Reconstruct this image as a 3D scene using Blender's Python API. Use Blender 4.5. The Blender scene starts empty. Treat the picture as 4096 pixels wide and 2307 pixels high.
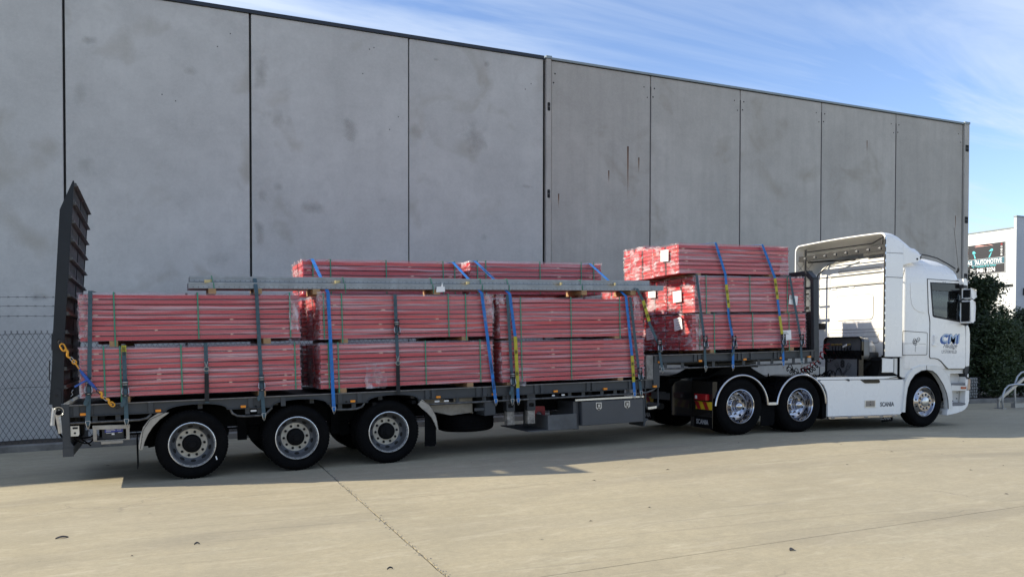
import bpy, bmesh, math, random
from mathutils import Vector, Matrix, noise
from mathutils.geometry import tessellate_polygon
PI = math.pi
R = math.radians
sc = bpy.context.scene
COL = sc.collection

# ------------------------------------------------------------------ camera
cam_d = bpy.data.cameras.new('camera')
cam = bpy.data.objects.new('camera', cam_d)
COL.objects.link(cam)
cam.location = (0, 0, 1.7)
cam.rotation_mode = 'XYZ'
cam.matrix_world = (Matrix.Translation((0, 0, 1.7)) @ Matrix.Rotation(-0.4072446, 4, 'Z')
                    @ Matrix.Rotation(PI / 2 - 0.0184766, 4, 'X') @ Matrix.Rotation(0.0011628, 4, 'Z'))
cam_d.sensor_width = 36.0
cam_d.lens = 3304.6 / 4096 * 36.0
cam_d.shift_y = 0.0756284
cam_d.clip_start = 0.1
cam_d.clip_end = 3000
sc.camera = cam

# ------------------------------------------------------------------ light
SUN_D = Vector((1.66, -0.61, -1.0)).normalized()        # direction the sunlight travels
sun_el = math.asin(-SUN_D.z)
sun_az = math.atan2(-SUN_D.x, -SUN_D.y)                # clockwise from +Y
sun_l = bpy.data.lights.new('sun', 'SUN')
sun_l.energy = 3.8
sun_l.angle = R(0.5)
sun_l.color = (1.0, 0.91, 0.72)
sun_o = bpy.data.objects.new('sun', sun_l)
sun_o.rotation_mode = 'QUATERNION'
sun_o.rotation_quaternion = SUN_D.to_track_quat('-Z', 'Y')
sun_o.location = (-30, 9, 30)
COL.objects.link(sun_o)

world = bpy.data.worlds.new('World')
sc.world = world
world.use_nodes = True
wn, wl = world.node_tree.nodes, world.node_tree.links
wn.clear()
def N(nodes, t, **kw):
    n = nodes.new(t)
    for k, v in kw.items():
        if k.startswith('i_'):
            n.inputs[int(k[2:]) if k[2:].isdigit() else k[2:].replace('_', ' ')].default_value = v
        else:
            setattr(n, k, v)
    return n
w_out = N(wn, 'ShaderNodeOutputWorld')
w_bg = N(wn, 'ShaderNodeBackground')
w_bg.inputs['Strength'].default_value = 0.15
sky = N(wn, 'ShaderNodeTexSky', sky_type='NISHITA', sun_disc=False)
sky.sun_elevation = sun_el
sky.sun_rotation = sun_az
sky.altitude = 50
sky.air_density = 1.0
sky.dust_density = 0.25
sky.ozone_density = 1.6
# thin streaky high cloud, laid on a plane far overhead
tc = N(wn, 'ShaderNodeTexCoord')
sep = N(wn, 'ShaderNodeSeparateXYZ')
wl.new(tc.outputs['Generated'], sep.inputs[0])
mz = N(wn, 'ShaderNodeMath', operation='MAXIMUM'); mz.inputs[1].default_value = 0.04
wl.new(sep.outputs['Z'], mz.inputs[0])
mz2 = N(wn, 'ShaderNodeMath', operation='ADD'); mz2.inputs[1].default_value = 0.12
wl.new(mz.outputs[0], mz2.inputs[0])
dx = N(wn, 'ShaderNodeMath', operation='DIVIDE'); dy = N(wn, 'ShaderNodeMath', operation='DIVIDE')
wl.new(sep.outputs['X'], dx.inputs[0]); wl.new(mz2.outputs[0], dx.inputs[1])
wl.new(sep.outputs['Y'], dy.inputs[0]); wl.new(mz2.outputs[0], dy.inputs[1])
cmb = N(wn, 'ShaderNodeCombineXYZ')
wl.new(dx.outputs[0], cmb.inputs[0]); wl.new(dy.outputs[0], cmb.inputs[1])
mp = N(wn, 'ShaderNodeMapping')
mp.inputs['Rotation'].default_value = (0, 0, R(-58))
mp.inputs['Scale'].default_value = (0.45, 2.2, 1)
mp.inputs['Location'].default_value = (3.1, 0.4, 0)
wl.new(cmb.outputs[0], mp.inputs['Vector'])
nz = N(wn, 'ShaderNodeTexNoise')
nz.inputs['Scale'].default_value = 1.5; nz.inputs['Detail'].default_value = 6
nz.inputs['Roughness'].default_value = 0.58; nz.inputs['Distortion'].default_value = 0.5
wl.new(mp.outputs[0], nz.inputs['Vector'])
nz2 = N(wn, 'ShaderNodeTexNoise')
nz2.inputs['Scale'].default_value = 0.9; nz2.inputs['Detail'].default_value = 2
wl.new(cmb.outputs[0], nz2.inputs['Vector'])
r1 = N(wn, 'ShaderNodeValToRGB'); r1.color_ramp.elements[0].position = 0.40; r1.color_ramp.elements[1].position = 0.64
wl.new(nz.outputs['Fac'], r1.inputs[0])
r2 = N(wn, 'ShaderNodeValToRGB'); r2.color_ramp.elements[0].position = 0.32; r2.color_ramp.elements[1].position = 0.58
r2.color_ramp.elements[0].color = (0.3, 0.3, 0.3, 1)
wl.new(nz2.outputs['Fac'], r2.inputs[0])
mul = N(wn, 'ShaderNodeMath', operation='MULTIPLY'); wl.new(r1.outputs[0], mul.inputs[0]); wl.new(r2.outputs[0], mul.inputs[1])
mul2 = N(wn, 'ShaderNodeMath', operation='MULTIPLY'); mul2.inputs[1].default_value = 0.92; wl.new(mul.outputs[0], mul2.inputs[0])
hs = N(wn, 'ShaderNodeMixRGB', blend_type='MULTIPLY'); hs.inputs[0].default_value = 1.0
hs.inputs[2].default_value = (0.66, 0.67, 0.765, 1)
wl.new(sky.outputs[0], hs.inputs[1])
mixc = N(wn, 'ShaderNodeMixRGB'); mixc.inputs[2].default_value = (2.65, 3.05, 3.65, 1)
wl.new(mul2.outputs[0], mixc.inputs[0]); wl.new(hs.outputs[0], mixc.inputs[1])
wl.new(mixc.outputs[0], w_bg.inputs['Color'])
wl.new(w_bg.outputs[0], w_out.inputs[0])

sc.view_settings.view_transform = 'Standard'
sc.view_settings.look = 'None'
sc.view_settings.gamma = 1.0
sc.view_settings.use_curve_mapping = False
sc.view_settings.exposure = 1.0
sc.cycles.transparent_max_bounces = 24
sc.cycles.max_bounces = 8

# ------------------------------------------------------------------ materials
def ramp(nt, src, p0, p1, c0=(0, 0, 0, 1), c1=(1, 1, 1, 1)):
    r = nt.nodes.new('ShaderNodeValToRGB')
    r.color_ramp.elements[0].position = p0; r.color_ramp.elements[1].position = p1
    r.color_ramp.elements[0].color = c0; r.color_ramp.elements[1].color = c1
    nt.links.new(src, r.inputs[0])
    return r.outputs[0]
def tnoise(nt, vec, scale, detail=4, rough=0.55, dist=0.0, mapscale=None, loc=None):
    if mapscale or loc:
        m = nt.nodes.new('ShaderNodeMapping')
        if mapscale: m.inputs['Scale'].default_value = mapscale
        if loc: m.inputs['Location'].default_value = loc
        nt.links.new(vec, m.inputs['Vector']); vec = m.outputs[0]
    n = nt.nodes.new('ShaderNodeTexNoise')
    n.inputs['Scale'].default_value = scale; n.inputs['Detail'].default_value = detail
    n.inputs['Roughness'].default_value = rough; n.inputs['Distortion'].default_value = dist
    nt.links.new(vec, n.inputs['Vector'])
    return n.outputs['Fac']
def mixrgb(nt, fac, a, b, mode='MIX'):
    m = nt.nodes.new('ShaderNodeMixRGB'); m.blend_type = mode
    for i, v in ((0, fac), (1, a), (2, b)):
        if isinstance(v, (int, float)): m.inputs[i].default_value = v
        elif isinstance(v, tuple): m.inputs[i].default_value = v if len(v) == 4 else v + (1,)
        else: nt.links.new(v, m.inputs[i])
    return m.outputs[0]
def math_(nt, op, a, b=0.0):
    m = nt.nodes.new('ShaderNodeMath'); m.operation = op
    for i, v in ((0, a), (1, b)):
        if isinstance(v, (int, float)): m.inputs[i].default_value = v
        else: nt.links.new(v, m.inputs[i])
    return m.outputs[0]
def newmat(name):
    m = bpy.data.materials.new(name); m.use_nodes = True
    nt = m.node_tree
    return m, nt, nt.nodes['Principled BSDF']
def coord(nt, kind='Object'):
    t = nt.nodes.new('ShaderNodeTexCoord'); return t.outputs[kind]
def bump(nt, b, h, strength, dist=0.01):
    n = nt.nodes.new('ShaderNodeBump'); n.inputs['Strength'].default_value = strength; n.inputs['Distance'].default_value = dist
    nt.links.new(h, n.inputs['Height']); nt.links.new(n.outputs[0], b.inputs['Normal'])
MATS = {}
def mat(name, col, rough=0.5, metal=0.0, var=0.25, scale=6.0, dirt=None, bmp=0.0, coat=0.0, spec=0.5, emis=None, mapscale=None):
    """plain material with uneven tone, uneven gloss and optional dirt"""
    if name in MATS: return MATS[name]
    m, nt, b = newmat(name)
    v = coord(nt)
    n1 = tnoise(nt, v, scale, 5, 0.6, mapscale=mapscale)
    lo = tuple(c * (1 - var) for c in col); hi = tuple(min(1, c * (1 + var * .6)) for c in col)
    c = mixrgb(nt, ramp(nt, n1, 0.3, 0.7), lo, hi)
    if dirt:
        n2 = tnoise(nt, v, scale * 0.45, 6, 0.7, loc=(3, 7, 1))
        c = mixrgb(nt, math_(nt, 'MULTIPLY', ramp(nt, n2, 0.45, 0.75), dirt[3]), c, dirt[:3])
    nt.links.new(c, b.inputs['Base Color'])
    rr = nt.nodes.new('ShaderNodeMapRange')
    nt.links.new(tnoise(nt, v, scale * 2.3, 3), rr.inputs[0])
    rr.inputs[3].default_value = max(0.02, rough * 0.75); rr.inputs[4].default_value = min(1, rough * 1.25)
    nt.links.new(rr.outputs[0], b.inputs['Roughness'])
    b.inputs['Metallic'].default_value = metal
    b.inputs['Specular IOR Level'].default_value = spec
    b.inputs['Coat Weight'].default_value = coat
    b.inputs['Coat Roughness'].default_value = 0.05
    if bmp: bump(nt, b, tnoise(nt, v, scale * 8, 3), bmp, 0.004)
    MATS[name] = m
    return m

def concrete_wall(name, col, warm, streak, seed):
    m, nt, b = newmat(name)
    v = coord(nt)
    oi = nt.nodes.new('ShaderNodeObjectInfo')
    off = nt.nodes.new('ShaderNodeCombineXYZ')
    rnd = math_(nt, 'MULTIPLY', oi.outputs['Random'], 60.0)
    nt.links.new(rnd, off.inputs[0]); nt.links.new(rnd, off.inputs[2])
    va = nt.nodes.new('ShaderNodeVectorMath'); va.operation = 'ADD'
    nt.links.new(v, va.inputs[0]); nt.links.new(off.outputs[0], va.inputs[1])
    v = va.outputs[0]
    big = tnoise(nt, v, 0.55, 5, 0.6, 0.4, loc=(seed, 0, 0))
    mid = tnoise(nt, v, 2.1, 6, 0.65, 0.2, loc=(seed * 2, 1, 0))
    fine = tnoise(nt, v, 40, 4, 0.7)
    vert = tnoise(nt, v, 1.0, 5, 0.6, mapscale=(5.0, 1, 0.35), loc=(seed, 0, 4))
    horz = tnoise(nt, v, 1.0, 4, 0.6, mapscale=(0.5, 1, 4.0), loc=(seed, 3, 4))
    c = mixrgb(nt, ramp(nt, big, 0.32, 0.7), tuple(x * 0.88 for x in col), tuple(x * 1.12 for x in col))
    c = mixrgb(nt, math_(nt, 'MULTIPLY', ramp(nt, mid, 0.45, 0.72), 0.4), c, tuple(x * 0.72 for x in col))
    c = mixrgb(nt, math_(nt, 'MULTIPLY', ramp(nt, vert, 0.42, 0.8), streak), c, tuple(x * 0.72 for x in col))
    c = mixrgb(nt, math_(nt, 'MULTIPLY', ramp(nt, horz, 0.5, 0.8), 0.22), c, tuple(x * 0.74 for x in col))
    sm1 = tnoise(nt, v, 5.5, 6, 0.72, 0.3, loc=(2, seed, 0)); sm2 = tnoise(nt, v, 17, 5, 0.7, loc=(seed, 2, 7))
    c = mixrgb(nt, math_(nt, 'MULTIPLY', ramp(nt, sm1, 0.42, 0.70), 0.30), c, tuple(x * 0.74 for x in col))
    c = mixrgb(nt, math_(nt, 'MULTIPLY', ramp(nt, sm2, 0.45, 0.70), 0.24), c, tuple(x * 1.22 for x in col))
    # brown patches
    br = tnoise(nt, v, 0.8, 3, 0.5, 0.6, loc=(9 + seed, 2, 5))
    c = mixrgb(nt, math_(nt, 'MULTIPLY', ramp(nt, br, 0.60, 0.74), 0.6), c, warm)
    c = mixrgb(nt, math_(nt, 'MULTIPLY', ramp(nt, fine, 0.35, 0.7), 0.14), c, tuple(x * 1.3 for x in col))
    tone = nt.nodes.new('ShaderNodeMapRange'); nt.links.new(oi.outputs['Random'], tone.inputs[0])
    tone.inputs[3].default_value = 0.93; tone.inputs[4].default_value = 1.05
    c2 = nt.nodes.new('ShaderNodeVectorMath'); c2.operation = 'SCALE'
    nt.links.new(c, c2.inputs[0]); nt.links.new(tone.outputs[0], c2.inputs['Scale'])
    nt.links.new(c2.outputs[0], b.inputs['Base Color'])
    b.inputs['Roughness'].default_value = 0.85
    b.inputs['Specular IOR Level'].default_value = 0.25
    bump(nt, b, math_(nt, 'ADD', fine, mid), 0.25, 0.006)
    return m
M_wallA = concrete_wall('concrete_blue_grey', (0.505, 0.500, 0.472), (0.31, 0.28, 0.225), 0.15, 1.0)
M_wallB = concrete_wall('concrete_weathered', (0.455, 0.432, 0.390), (0.29, 0.26, 0.21), 0.55, 5.0)

def yard_concrete():
    m, nt, b = newmat('yard_concrete')
    v = coord(nt)
    g = nt.nodes.new('ShaderNodeNewGeometry')
    v = g.outputs['Position']
    big = tnoise(nt, v, 0.35, 5, 0.6, 0.5)
    mid = tnoise(nt, v, 1.6, 6, 0.65, 0.3, mapscale=(0.6, 1.3, 1))
    sm = tnoise(nt, v, 9, 6, 0.7)
    fine = tnoise(nt, v, 90, 3, 0.7)
    c = mixrgb(nt, ramp(nt, big, 0.3, 0.7), (0.325, 0.276, 0.186), (0.420, 0.361, 0.250))
    c = mixrgb(nt, math_(nt, 'MULTIPLY', ramp(nt, mid, 0.45, 0.75), 0.45), c, (0.235, 0.210, 0.155))
    pale = tnoise(nt, v, 2.2, 6, 0.7, 1.2, mapscale=(0.45, 1.6, 1), loc=(4, 9, 0))
    c = mixrgb(nt, math_(nt, 'MULTIPLY', ramp(nt, pale, 0.57, 0.70), 0.6), c, (0.48, 0.435, 0.32))
    c = mixrgb(nt, math_(nt, 'MULTIPLY', ramp(nt, sm, 0.4, 0.72), 0.45), c, (0.24, 0.212, 0.15))
    c = mixrgb(nt, math_(nt, 'MULTIPLY', ramp(nt, fine, 0.35, 0.65), 0.35), c, (0.45, 0.405, 0.29))
    g1 = tnoise(nt, v, 24, 6, 0.75, mapscale=(0.8, 1.3, 1)); g2 = tnoise(nt, v, 3.4, 6, 0.72, 0.8, mapscale=(0.5, 1.7, 1), loc=(11, 2, 0))
    c = mixrgb(nt, math_(nt, 'MULTIPLY', ramp(nt, g1, 0.40, 0.66), 0.38), c, (0.235, 0.208, 0.150))
    c = mixrgb(nt, math_(nt, 'MULTIPLY', ramp(nt, g2, 0.52, 0.68), 0.34), c, (0.51, 0.45, 0.342))
    far_ = nt.nodes.new('ShaderNodeSeparateXYZ'); nt.links.new(v, far_.inputs[0])
    gr = ramp(nt, tnoise(nt, v, 0.22, 4, 0.6, 0.6, loc=(21, 4, 0)), 0.45, 0.62)
    c = mixrgb(nt, math_(nt, 'MULTIPLY', gr, 0.18), c, (0.26, 0.24, 0.195))
    # tyre scuffs
    sw = nt.nodes.new('ShaderNodeTexWave'); sw.wave_type = 'RINGS'; sw.rings_direction = 'Z'
    sw.inputs['Scale'].default_value = 0.11; sw.inputs['Distortion'].default_value = 2.5; sw.inputs['Detail'].default_value = 1.5
    mp_ = nt.nodes.new('ShaderNodeMapping'); mp_.inputs['Location'].default_value = (-6, 30, 0)
    nt.links.new(v, mp_.inputs['Vector']); nt.links.new(mp_.outputs[0], sw.inputs['Vector'])
    msk = ramp(nt, tnoise(nt, v, 0.25, 2, loc=(7, 3, 0)), 0.42, 0.58)
    sc_ = math_(nt, 'MULTIPLY', ramp(nt, sw.outputs['Fac'], 0.90, 0.99), msk)
    c = mixrgb(nt, math_(nt, 'MULTIPLY', sc_, 0.22), c, (0.12, 0.112, 0.10))
    w2 = nt.nodes.new('ShaderNodeTexWave'); w2.wave_type = 'BANDS'; w2.bands_direction = 'Y'
    w2.inputs['Scale'].default_value = 0.85; w2.inputs['Distortion'].default_value = 1.6; w2.inputs['Detail'].default_value = 2; w2.inputs['Detail Scale'].default_value = 0.25
    mp2 = nt.nodes.new('ShaderNodeMapping'); mp2.inputs['Rotation'].default_value = (0, 0, R(8)); nt.links.new(v, mp2.inputs['Vector']); nt.links.new(mp2.outputs[0], w2.inputs['Vector'])
    m2_ = ramp(nt, tnoise(nt, v, 0.7, 4, 0.65, mapscale=(0.35, 1, 1), loc=(3, 12, 0)), 0.52, 0.66)
    c = mixrgb(nt, math_(nt, 'MULTIPLY', math_(nt, 'MULTIPLY', ramp(nt, w2.outputs['Fac'], 0.95, 1.0), m2_), 0.30), c, (0.15, 0.135, 0.11))
    # hairline cracks
    vo = nt.nodes.new('ShaderNodeTexVoronoi'); vo.feature = 'DISTANCE_TO_EDGE'; vo.inputs['Scale'].default_value = 0.28
    vd = nt.nodes.new('ShaderNodeVectorMath'); vd.operation = 'ADD'
    nn = nt.nodes.new('ShaderNodeTexNoise'); nn.inputs['Scale'].default_value = 1.3; nn.inputs['Detail'].default_value = 5
    nt.links.new(v, nn.inputs['Vector']); nt.links.new(v, vd.inputs[0]); nt.links.new(nn.outputs['Color'], vd.inputs[1])
    nt.links.new(vd.outputs[0], vo.inputs['Vector'])
    cr = ramp(nt, vo.outputs['Distance'], 0.0, 0.004, (1, 1, 1, 1), (0, 0, 0, 1))
    cm = ramp(nt, tnoise(nt, v, 0.5, 2, loc=(1, 5, 0)), 0.56, 0.66)
    c = mixrgb(nt, math_(nt, 'MULTIPLY', math_(nt, 'MULTIPLY', cr, cm), 0.55), c, (0.12, 0.11, 0.10))
    # small dark specks
    sp = nt.nodes.new('ShaderNodeTexVoronoi'); sp.inputs['Scale'].default_value = 3.2
    nt.links.new(v, sp.inputs['Vector'])
    c = mixrgb(nt, math_(nt, 'MULTIPLY', ramp(nt, sp.outputs['Distance'], 0.03, 0.05, (1, 1, 1, 1), (0, 0, 0, 1)), 0.3), c, (0.1, 0.09, 0.08))
    nt.links.new(c, b.inputs['Base Color'])
    b.inputs['Roughness'].default_value = 0.82
    b.inputs['Specular IOR Level'].default_value = 0.3
    bump(nt, b, math_(nt, 'ADD', math_(nt, 'MULTIPLY', fine, 0.5), sm), 0.35, 0.008)
    return m
M_yard = yard_concrete()

def film(name, ms, lo, hi, base, opac, rough=0.2, colr=(0.60, 0.50, 0.54)):
    """stretched clear wrap: streaks of milky film over what is under it"""
    m, nt, b = newmat(name)
    v = coord(nt)
    oi = nt.nodes.new('ShaderNodeObjectInfo')
    off = nt.nodes.new('ShaderNodeCombineXYZ'); rnd = math_(nt, 'MULTIPLY', oi.outputs['Random'], 40.0)
    nt.links.new(rnd, off.inputs[0]); nt.links.new(rnd, off.inputs[2])
    va = nt.nodes.new('ShaderNodeVectorMath'); va.operation = 'ADD'
    nt.links.new(v, va.inputs[0]); nt.links.new(off.outputs[0], va.inputs[1]); v = va.outputs[0]
    wz = nt.nodes.new('ShaderNodeCombineXYZ')
    nt.links.new(math_(nt, 'MULTIPLY', math_(nt, 'SUBTRACT', tnoise(nt, v, 0.9, 2, 0.5, mapscale=(1.0, 1, 1.6)), 0.5), 0.06), wz.inputs[2])
    vw = nt.nodes.new('ShaderNodeVectorMath'); vw.operation = 'ADD'
    nt.links.new(v, vw.inputs[0]); nt.links.new(wz.outputs[0], vw.inputs[1]); v = vw.outputs[0]
    s1 = tnoise(nt, v, 1.0, 6, 0.62, 0.15, mapscale=ms)
    s2 = tnoise(nt, v, 1.0, 3, 0.5, 0.1, mapscale=tuple(x * 0.3 for x in ms), loc=(5, 1, 2))
    f = math_(nt, 'ADD', math_(nt, 'MULTIPLY', ramp(nt, s1, lo, hi), opac), math_(nt, 'MULTIPLY', ramp(nt, s2, 0.4, 0.7), base))
    f = math_(nt, 'MINIMUM', math_(nt, 'ADD', f, base * 0.6), 0.92)
    b.inputs['Base Color'].default_value = colr + (1,)
    b.inputs['Roughness'].default_value = rough
    b.inputs['Specular IOR Level'].default_value = 0.7
    bump(nt, b, s1, 0.6, 0.01)
    tr = nt.nodes.new('ShaderNodeBsdfTransparent'); tr.inputs[0].default_value = (0.96, 0.94, 0.95, 1)
    mx = nt.nodes.new('ShaderNodeMixShader')
    nt.links.new(f, mx.inputs[0]); nt.links.new(tr.outputs[0], mx.inputs[1]); nt.links.new(b.outputs[0], mx.inputs[2])
    nt.links.new(mx.outputs[0], nt.nodes['Material Output'].inputs[0])
    return m
M_film = film('stretch_film_side', (0.40, 6, 24), 0.50, 0.68, 0.13, 0.50, rough=0.27, colr=(0.74, 0.59, 0.63))
M_filmE = film('stretch_film_end', (7, 5, 9), 0.48, 0.64, 0.14, 0.55, 0.14, colr=(0.70, 0.60, 0.63))

def redmat():
    m, nt, b = newmat('red_powder_coat')
    oi = nt.nodes.new('ShaderNodeObjectInfo')
    r = nt.nodes.new('ShaderNodeValToRGB'); cr = r.color_ramp
    cr.elements[0].color = (0.40, 0.014, 0.026, 1); cr.elements[1].color = (0.62, 0.075, 0.050, 1)
    e = cr.elements.new(0.5); e.color = (0.56, 0.030, 0.036, 1)
    nt.links.new(oi.outputs['Random'], r.inputs[0])
    c = mixrgb(nt, ramp(nt, tnoise(nt, coord(nt), 3, 4), 0.35, 0.7), r.outputs[0], (0.50, 0.024, 0.034))
    nt.links.new(c, b.inputs['Base Color']); b.inputs['Roughness'].default_value = 0.36
    return m
M_red = redmat()
M_tan = mat('timber', (0.36, 0.22, 0.11), 0.8, var=0.4, scale=9, bmp=0.2)
M_paleT = mat('pale_timber', (0.55, 0.46, 0.33), 0.8, var=0.3, scale=9)
M_green = mat('green_strapping', (0.03, 0.22, 0.13), 0.4, var=0.2)
M_flap = film('loose_film', (6, 6, 6), 0.46, 0.66, 0.12, 0.42, 0.16, colr=(0.80, 0.72, 0.74))
M_paper = mat('white_paper', (0.78, 0.78, 0.78), 0.6, var=0.05)
M_ink = mat('ink_grey', (0.12, 0.12, 0.13), 0.7, var=0.1)
M_orange = mat('orange_sticker', (0.75, 0.10, 0.03), 0.5, var=0.05)
M_grey = mat('trailer_grey_paint', (0.042, 0.047, 0.053), 0.45, var=0.2, scale=2.5, dirt=(0.075, 0.07, 0.062, 0.35), spec=0.3)
M_ramp = mat('ramp_dark_paint', (0.019, 0.0215, 0.025), 0.5, var=0.2, scale=3, spec=0.25)
M_worn = mat('worn_deck_edge', (0.20, 0.19, 0.175), 0.6, var=0.5, scale=14, metal=0.2)
M_pipe = mat('scuffed_pipe', (0.10, 0.10, 0.10), 0.4, var=0.6, scale=12, metal=0.5)
M_dark = mat('chassis_black', (0.006, 0.006, 0.0065), 0.8, var=0.3, spec=0.15)
M_gloss = mat('gloss_black', (0.008, 0.008, 0.009), 0.12, var=0.1)
M_rub = mat('tyre_rubber', (0.0045, 0.0045, 0.005), 0.9, var=0.35, scale=8, dirt=(0.009, 0.0085, 0.008, 0.5), spec=0.06)
M_rim = mat('painted_steel_rim', (0.115, 0.122, 0.135), 0.38, var=0.25, scale=9, metal=0.3, dirt=(0.04, 0.037, 0.03, 0.45))
M_lip = mat('bright_rim_lip', (0.70, 0.71, 0.72), 0.28, var=0.25, scale=9, metal=0.7, dirt=(0.15, 0.13, 0.1, 0.4))
M_disc = mat('hub_disc_cream', (0.62, 0.57, 0.47), 0.5, var=0.3, scale=10, dirt=(0.15, 0.11, 0.07, 0.4))
M_chrome = mat('chrome', (0.46, 0.46, 0.485), 0.08, metal=1.0, var=0.06)
M_alu = mat('brushed_aluminium', (0.60, 0.60, 0.59), 0.3, metal=0.9, var=0.12)
M_cream = mat('mudguard_cream', (0.36, 0.33, 0.28), 0.55, var=0.3, dirt=(0.12, 0.10, 0.08, 0.5))
M_amber = mat('amber_lens', (0.75, 0.25, 0.015), 0.25, var=0.1)
M_redl = mat('red_lens', (0.30, 0.008, 0.012), 0.2, var=0.1)
M_yel = mat('yellow_reflective', (0.62, 0.42, 0.02), 0.45, var=0.1)
M_redr = mat('red_reflective', (0.34, 0.012, 0.015), 0.45, var=0.1)
M_blue = mat('strap_blue', (0.014, 0.160, 0.50), 0.75, var=0.35, scale=18, bmp=0.2, dirt=(0.06, 0.12, 0.22, 0.5))
M_teal = mat('strap_teal', (0.050, 0.090, 0.112), 0.8, var=0.3, scale=25, bmp=0.2)
M_yelS = mat('strap_yellow_sleeve', (0.42, 0.38, 0.035), 0.8, var=0.25, scale=25)
M_blk = mat('black_sleeve', (0.012, 0.012, 0.013), 0.85, var=0.2)
M_steel = mat('zinc_steel', (0.42, 0.42, 0.42), 0.35, metal=0.85, var=0.25, scale=20)
M_galv = mat('galvanised_beam', (0.28, 0.295, 0.31), 0.42, metal=0.5, var=0.2, scale=8)
M_hole = mat('dark_hole', (0.01, 0.01, 0.01), 0.9, var=0.1)
M_white = mat('white_paint', (0.83, 0.82, 0.79), 0.28, var=0.015, scale=1.5, coat=0.5)
M_whiteD = mat('white_paint_dusty', (0.76, 0.75, 0.71), 0.36, var=0.06, scale=2.5, coat=0.25, dirt=(0.42, 0.39, 0.34, 0.35))
M_seal = mat('black_seal', (0.010, 0.010, 0.011), 0.6, var=0.1)
M_trim = mat('dark_trim', (0.025, 0.026, 0.028), 0.6, var=0.15)
M_gtrim = mat('grey_step', (0.17, 0.17, 0.18), 0.6, var=0.15)
M_plate = mat('grey_plate', (0.16, 0.165, 0.175), 0.35, metal=0.4, var=0.1)
M_hi = mat('yellow_chain_hook', (0.70, 0.32, 0.02), 0.4, var=0.25)
M_bind = mat('blue_binder', (0.015, 0.075, 0.33), 0.35, var=0.25)
M_cap = mat('dark_capping', (0.016, 0.020, 0.028), 0.4, var=0.1)
M_cap2 = mat('pale_capping', (0.23, 0.265, 0.27), 0.45, var=0.1, metal=0.2)
M_seall = mat('joint_sealant', (0.10, 0.095, 0.095), 0.8, var=0.3)
M_wire = mat('black_wire', (0.018, 0.018, 0.02), 0.5, var=0.2)
M_rust = mat('rust', (0.10, 0.035, 0.012), 0.9, var=0.5, scale=9)
M_soil = mat('soil', (0.07, 0.055, 0.04), 0.95, var=0.5, bmp=0.5)
M_kerb = mat('kerb_concrete', (0.20, 0.19, 0.17), 0.9, var=0.4, scale=3, bmp=0.3, dirt=(0.10, 0.09, 0.08, 0.5))
M_gap = mat('joint_dirt', (0.05, 0.045, 0.038), 0.95, var=0.4)
M_sasw = mat('white_render', (0.70, 0.71, 0.70), 0.7, var=0.07, scale=1.2, dirt=(0.5, 0.5, 0.48, 0.25))
M_sasg = mat('grey_render', (0.50, 0.52, 0.54), 0.75, var=0.06, scale=1.0)
M_signb = mat('sign_black', (0.022, 0.020, 0.022), 0.4, var=0.1)
M_signw = mat('sign_white', (0.75, 0.75, 0.75), 0.5, var=0.02)
M_signc = mat('sign_cyan', (0.10, 0.55, 0.60), 0.5, var=0.2)
M_signt = mat('sign_teal', (0.02, 0.10, 0.14), 0.5, var=0.1)
M_signp = mat('sign_pink', (0.42, 0.22, 0.20), 0.5, var=0.4)
M_bark = mat('bark', (0.06, 0.045, 0.035), 0.9, var=0.4, bmp=0.4)
M_tube = mat('galvanised_tube', (0.38, 0.39, 0.40), 0.3, metal=0.8, var=0.15)
M_logo1 = mat('letter_pale_blue', (0.42, 0.55, 0.72), 0.35, var=0.05)
M_logo2 = mat('letter_deep_blue', (0.02, 0.10, 0.36), 0.35, var=0.3)
M_batb = mat('battery_blue', (0.02, 0.04, 0.32), 0.35, var=0.1)
M_stone = mat('pale_stone', (0.40, 0.40, 0.38), 0.8, var=0.3, scale=10)
M_coilr = mat('red_air_line', (0.40, 0.02, 0.025), 0.4, var=0.1)

def leafmat(name, c0, c1):
    m, nt, b = newmat(name)
    g = nt.nodes.new('ShaderNodeNewGeometry')
    c = mixrgb(nt, g.outputs['Random Per Island'], c0, c1)
    nt.links.new(c, b.inputs['Base Color'])
    b.inputs['Roughness'].default_value = 0.5
    b.inputs['Subsurface Weight'].default_value = 0.0
    tl = nt.nodes.new('ShaderNodeBsdfTranslucent'); nt.links.new(c, tl.inputs[0])
    mx = nt.nodes.new('ShaderNodeMixShader'); mx.inputs[0].default_value = 0.25
    nt.links.new(b.outputs[0], mx.inputs[1]); nt.links.new(tl.outputs[0], mx.inputs[2])
    nt.links.new(mx.outputs[0], nt.nodes['Material Output'].inputs[0])
    return m
M_leaf = leafmat('dark_leaf', (0.022, 0.035, 0.016), (0.055, 0.085, 0.035))
M_leaf2 = leafmat('mid_leaf', (0.030, 0.052, 0.020), (0.075, 0.105, 0.042))

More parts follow.
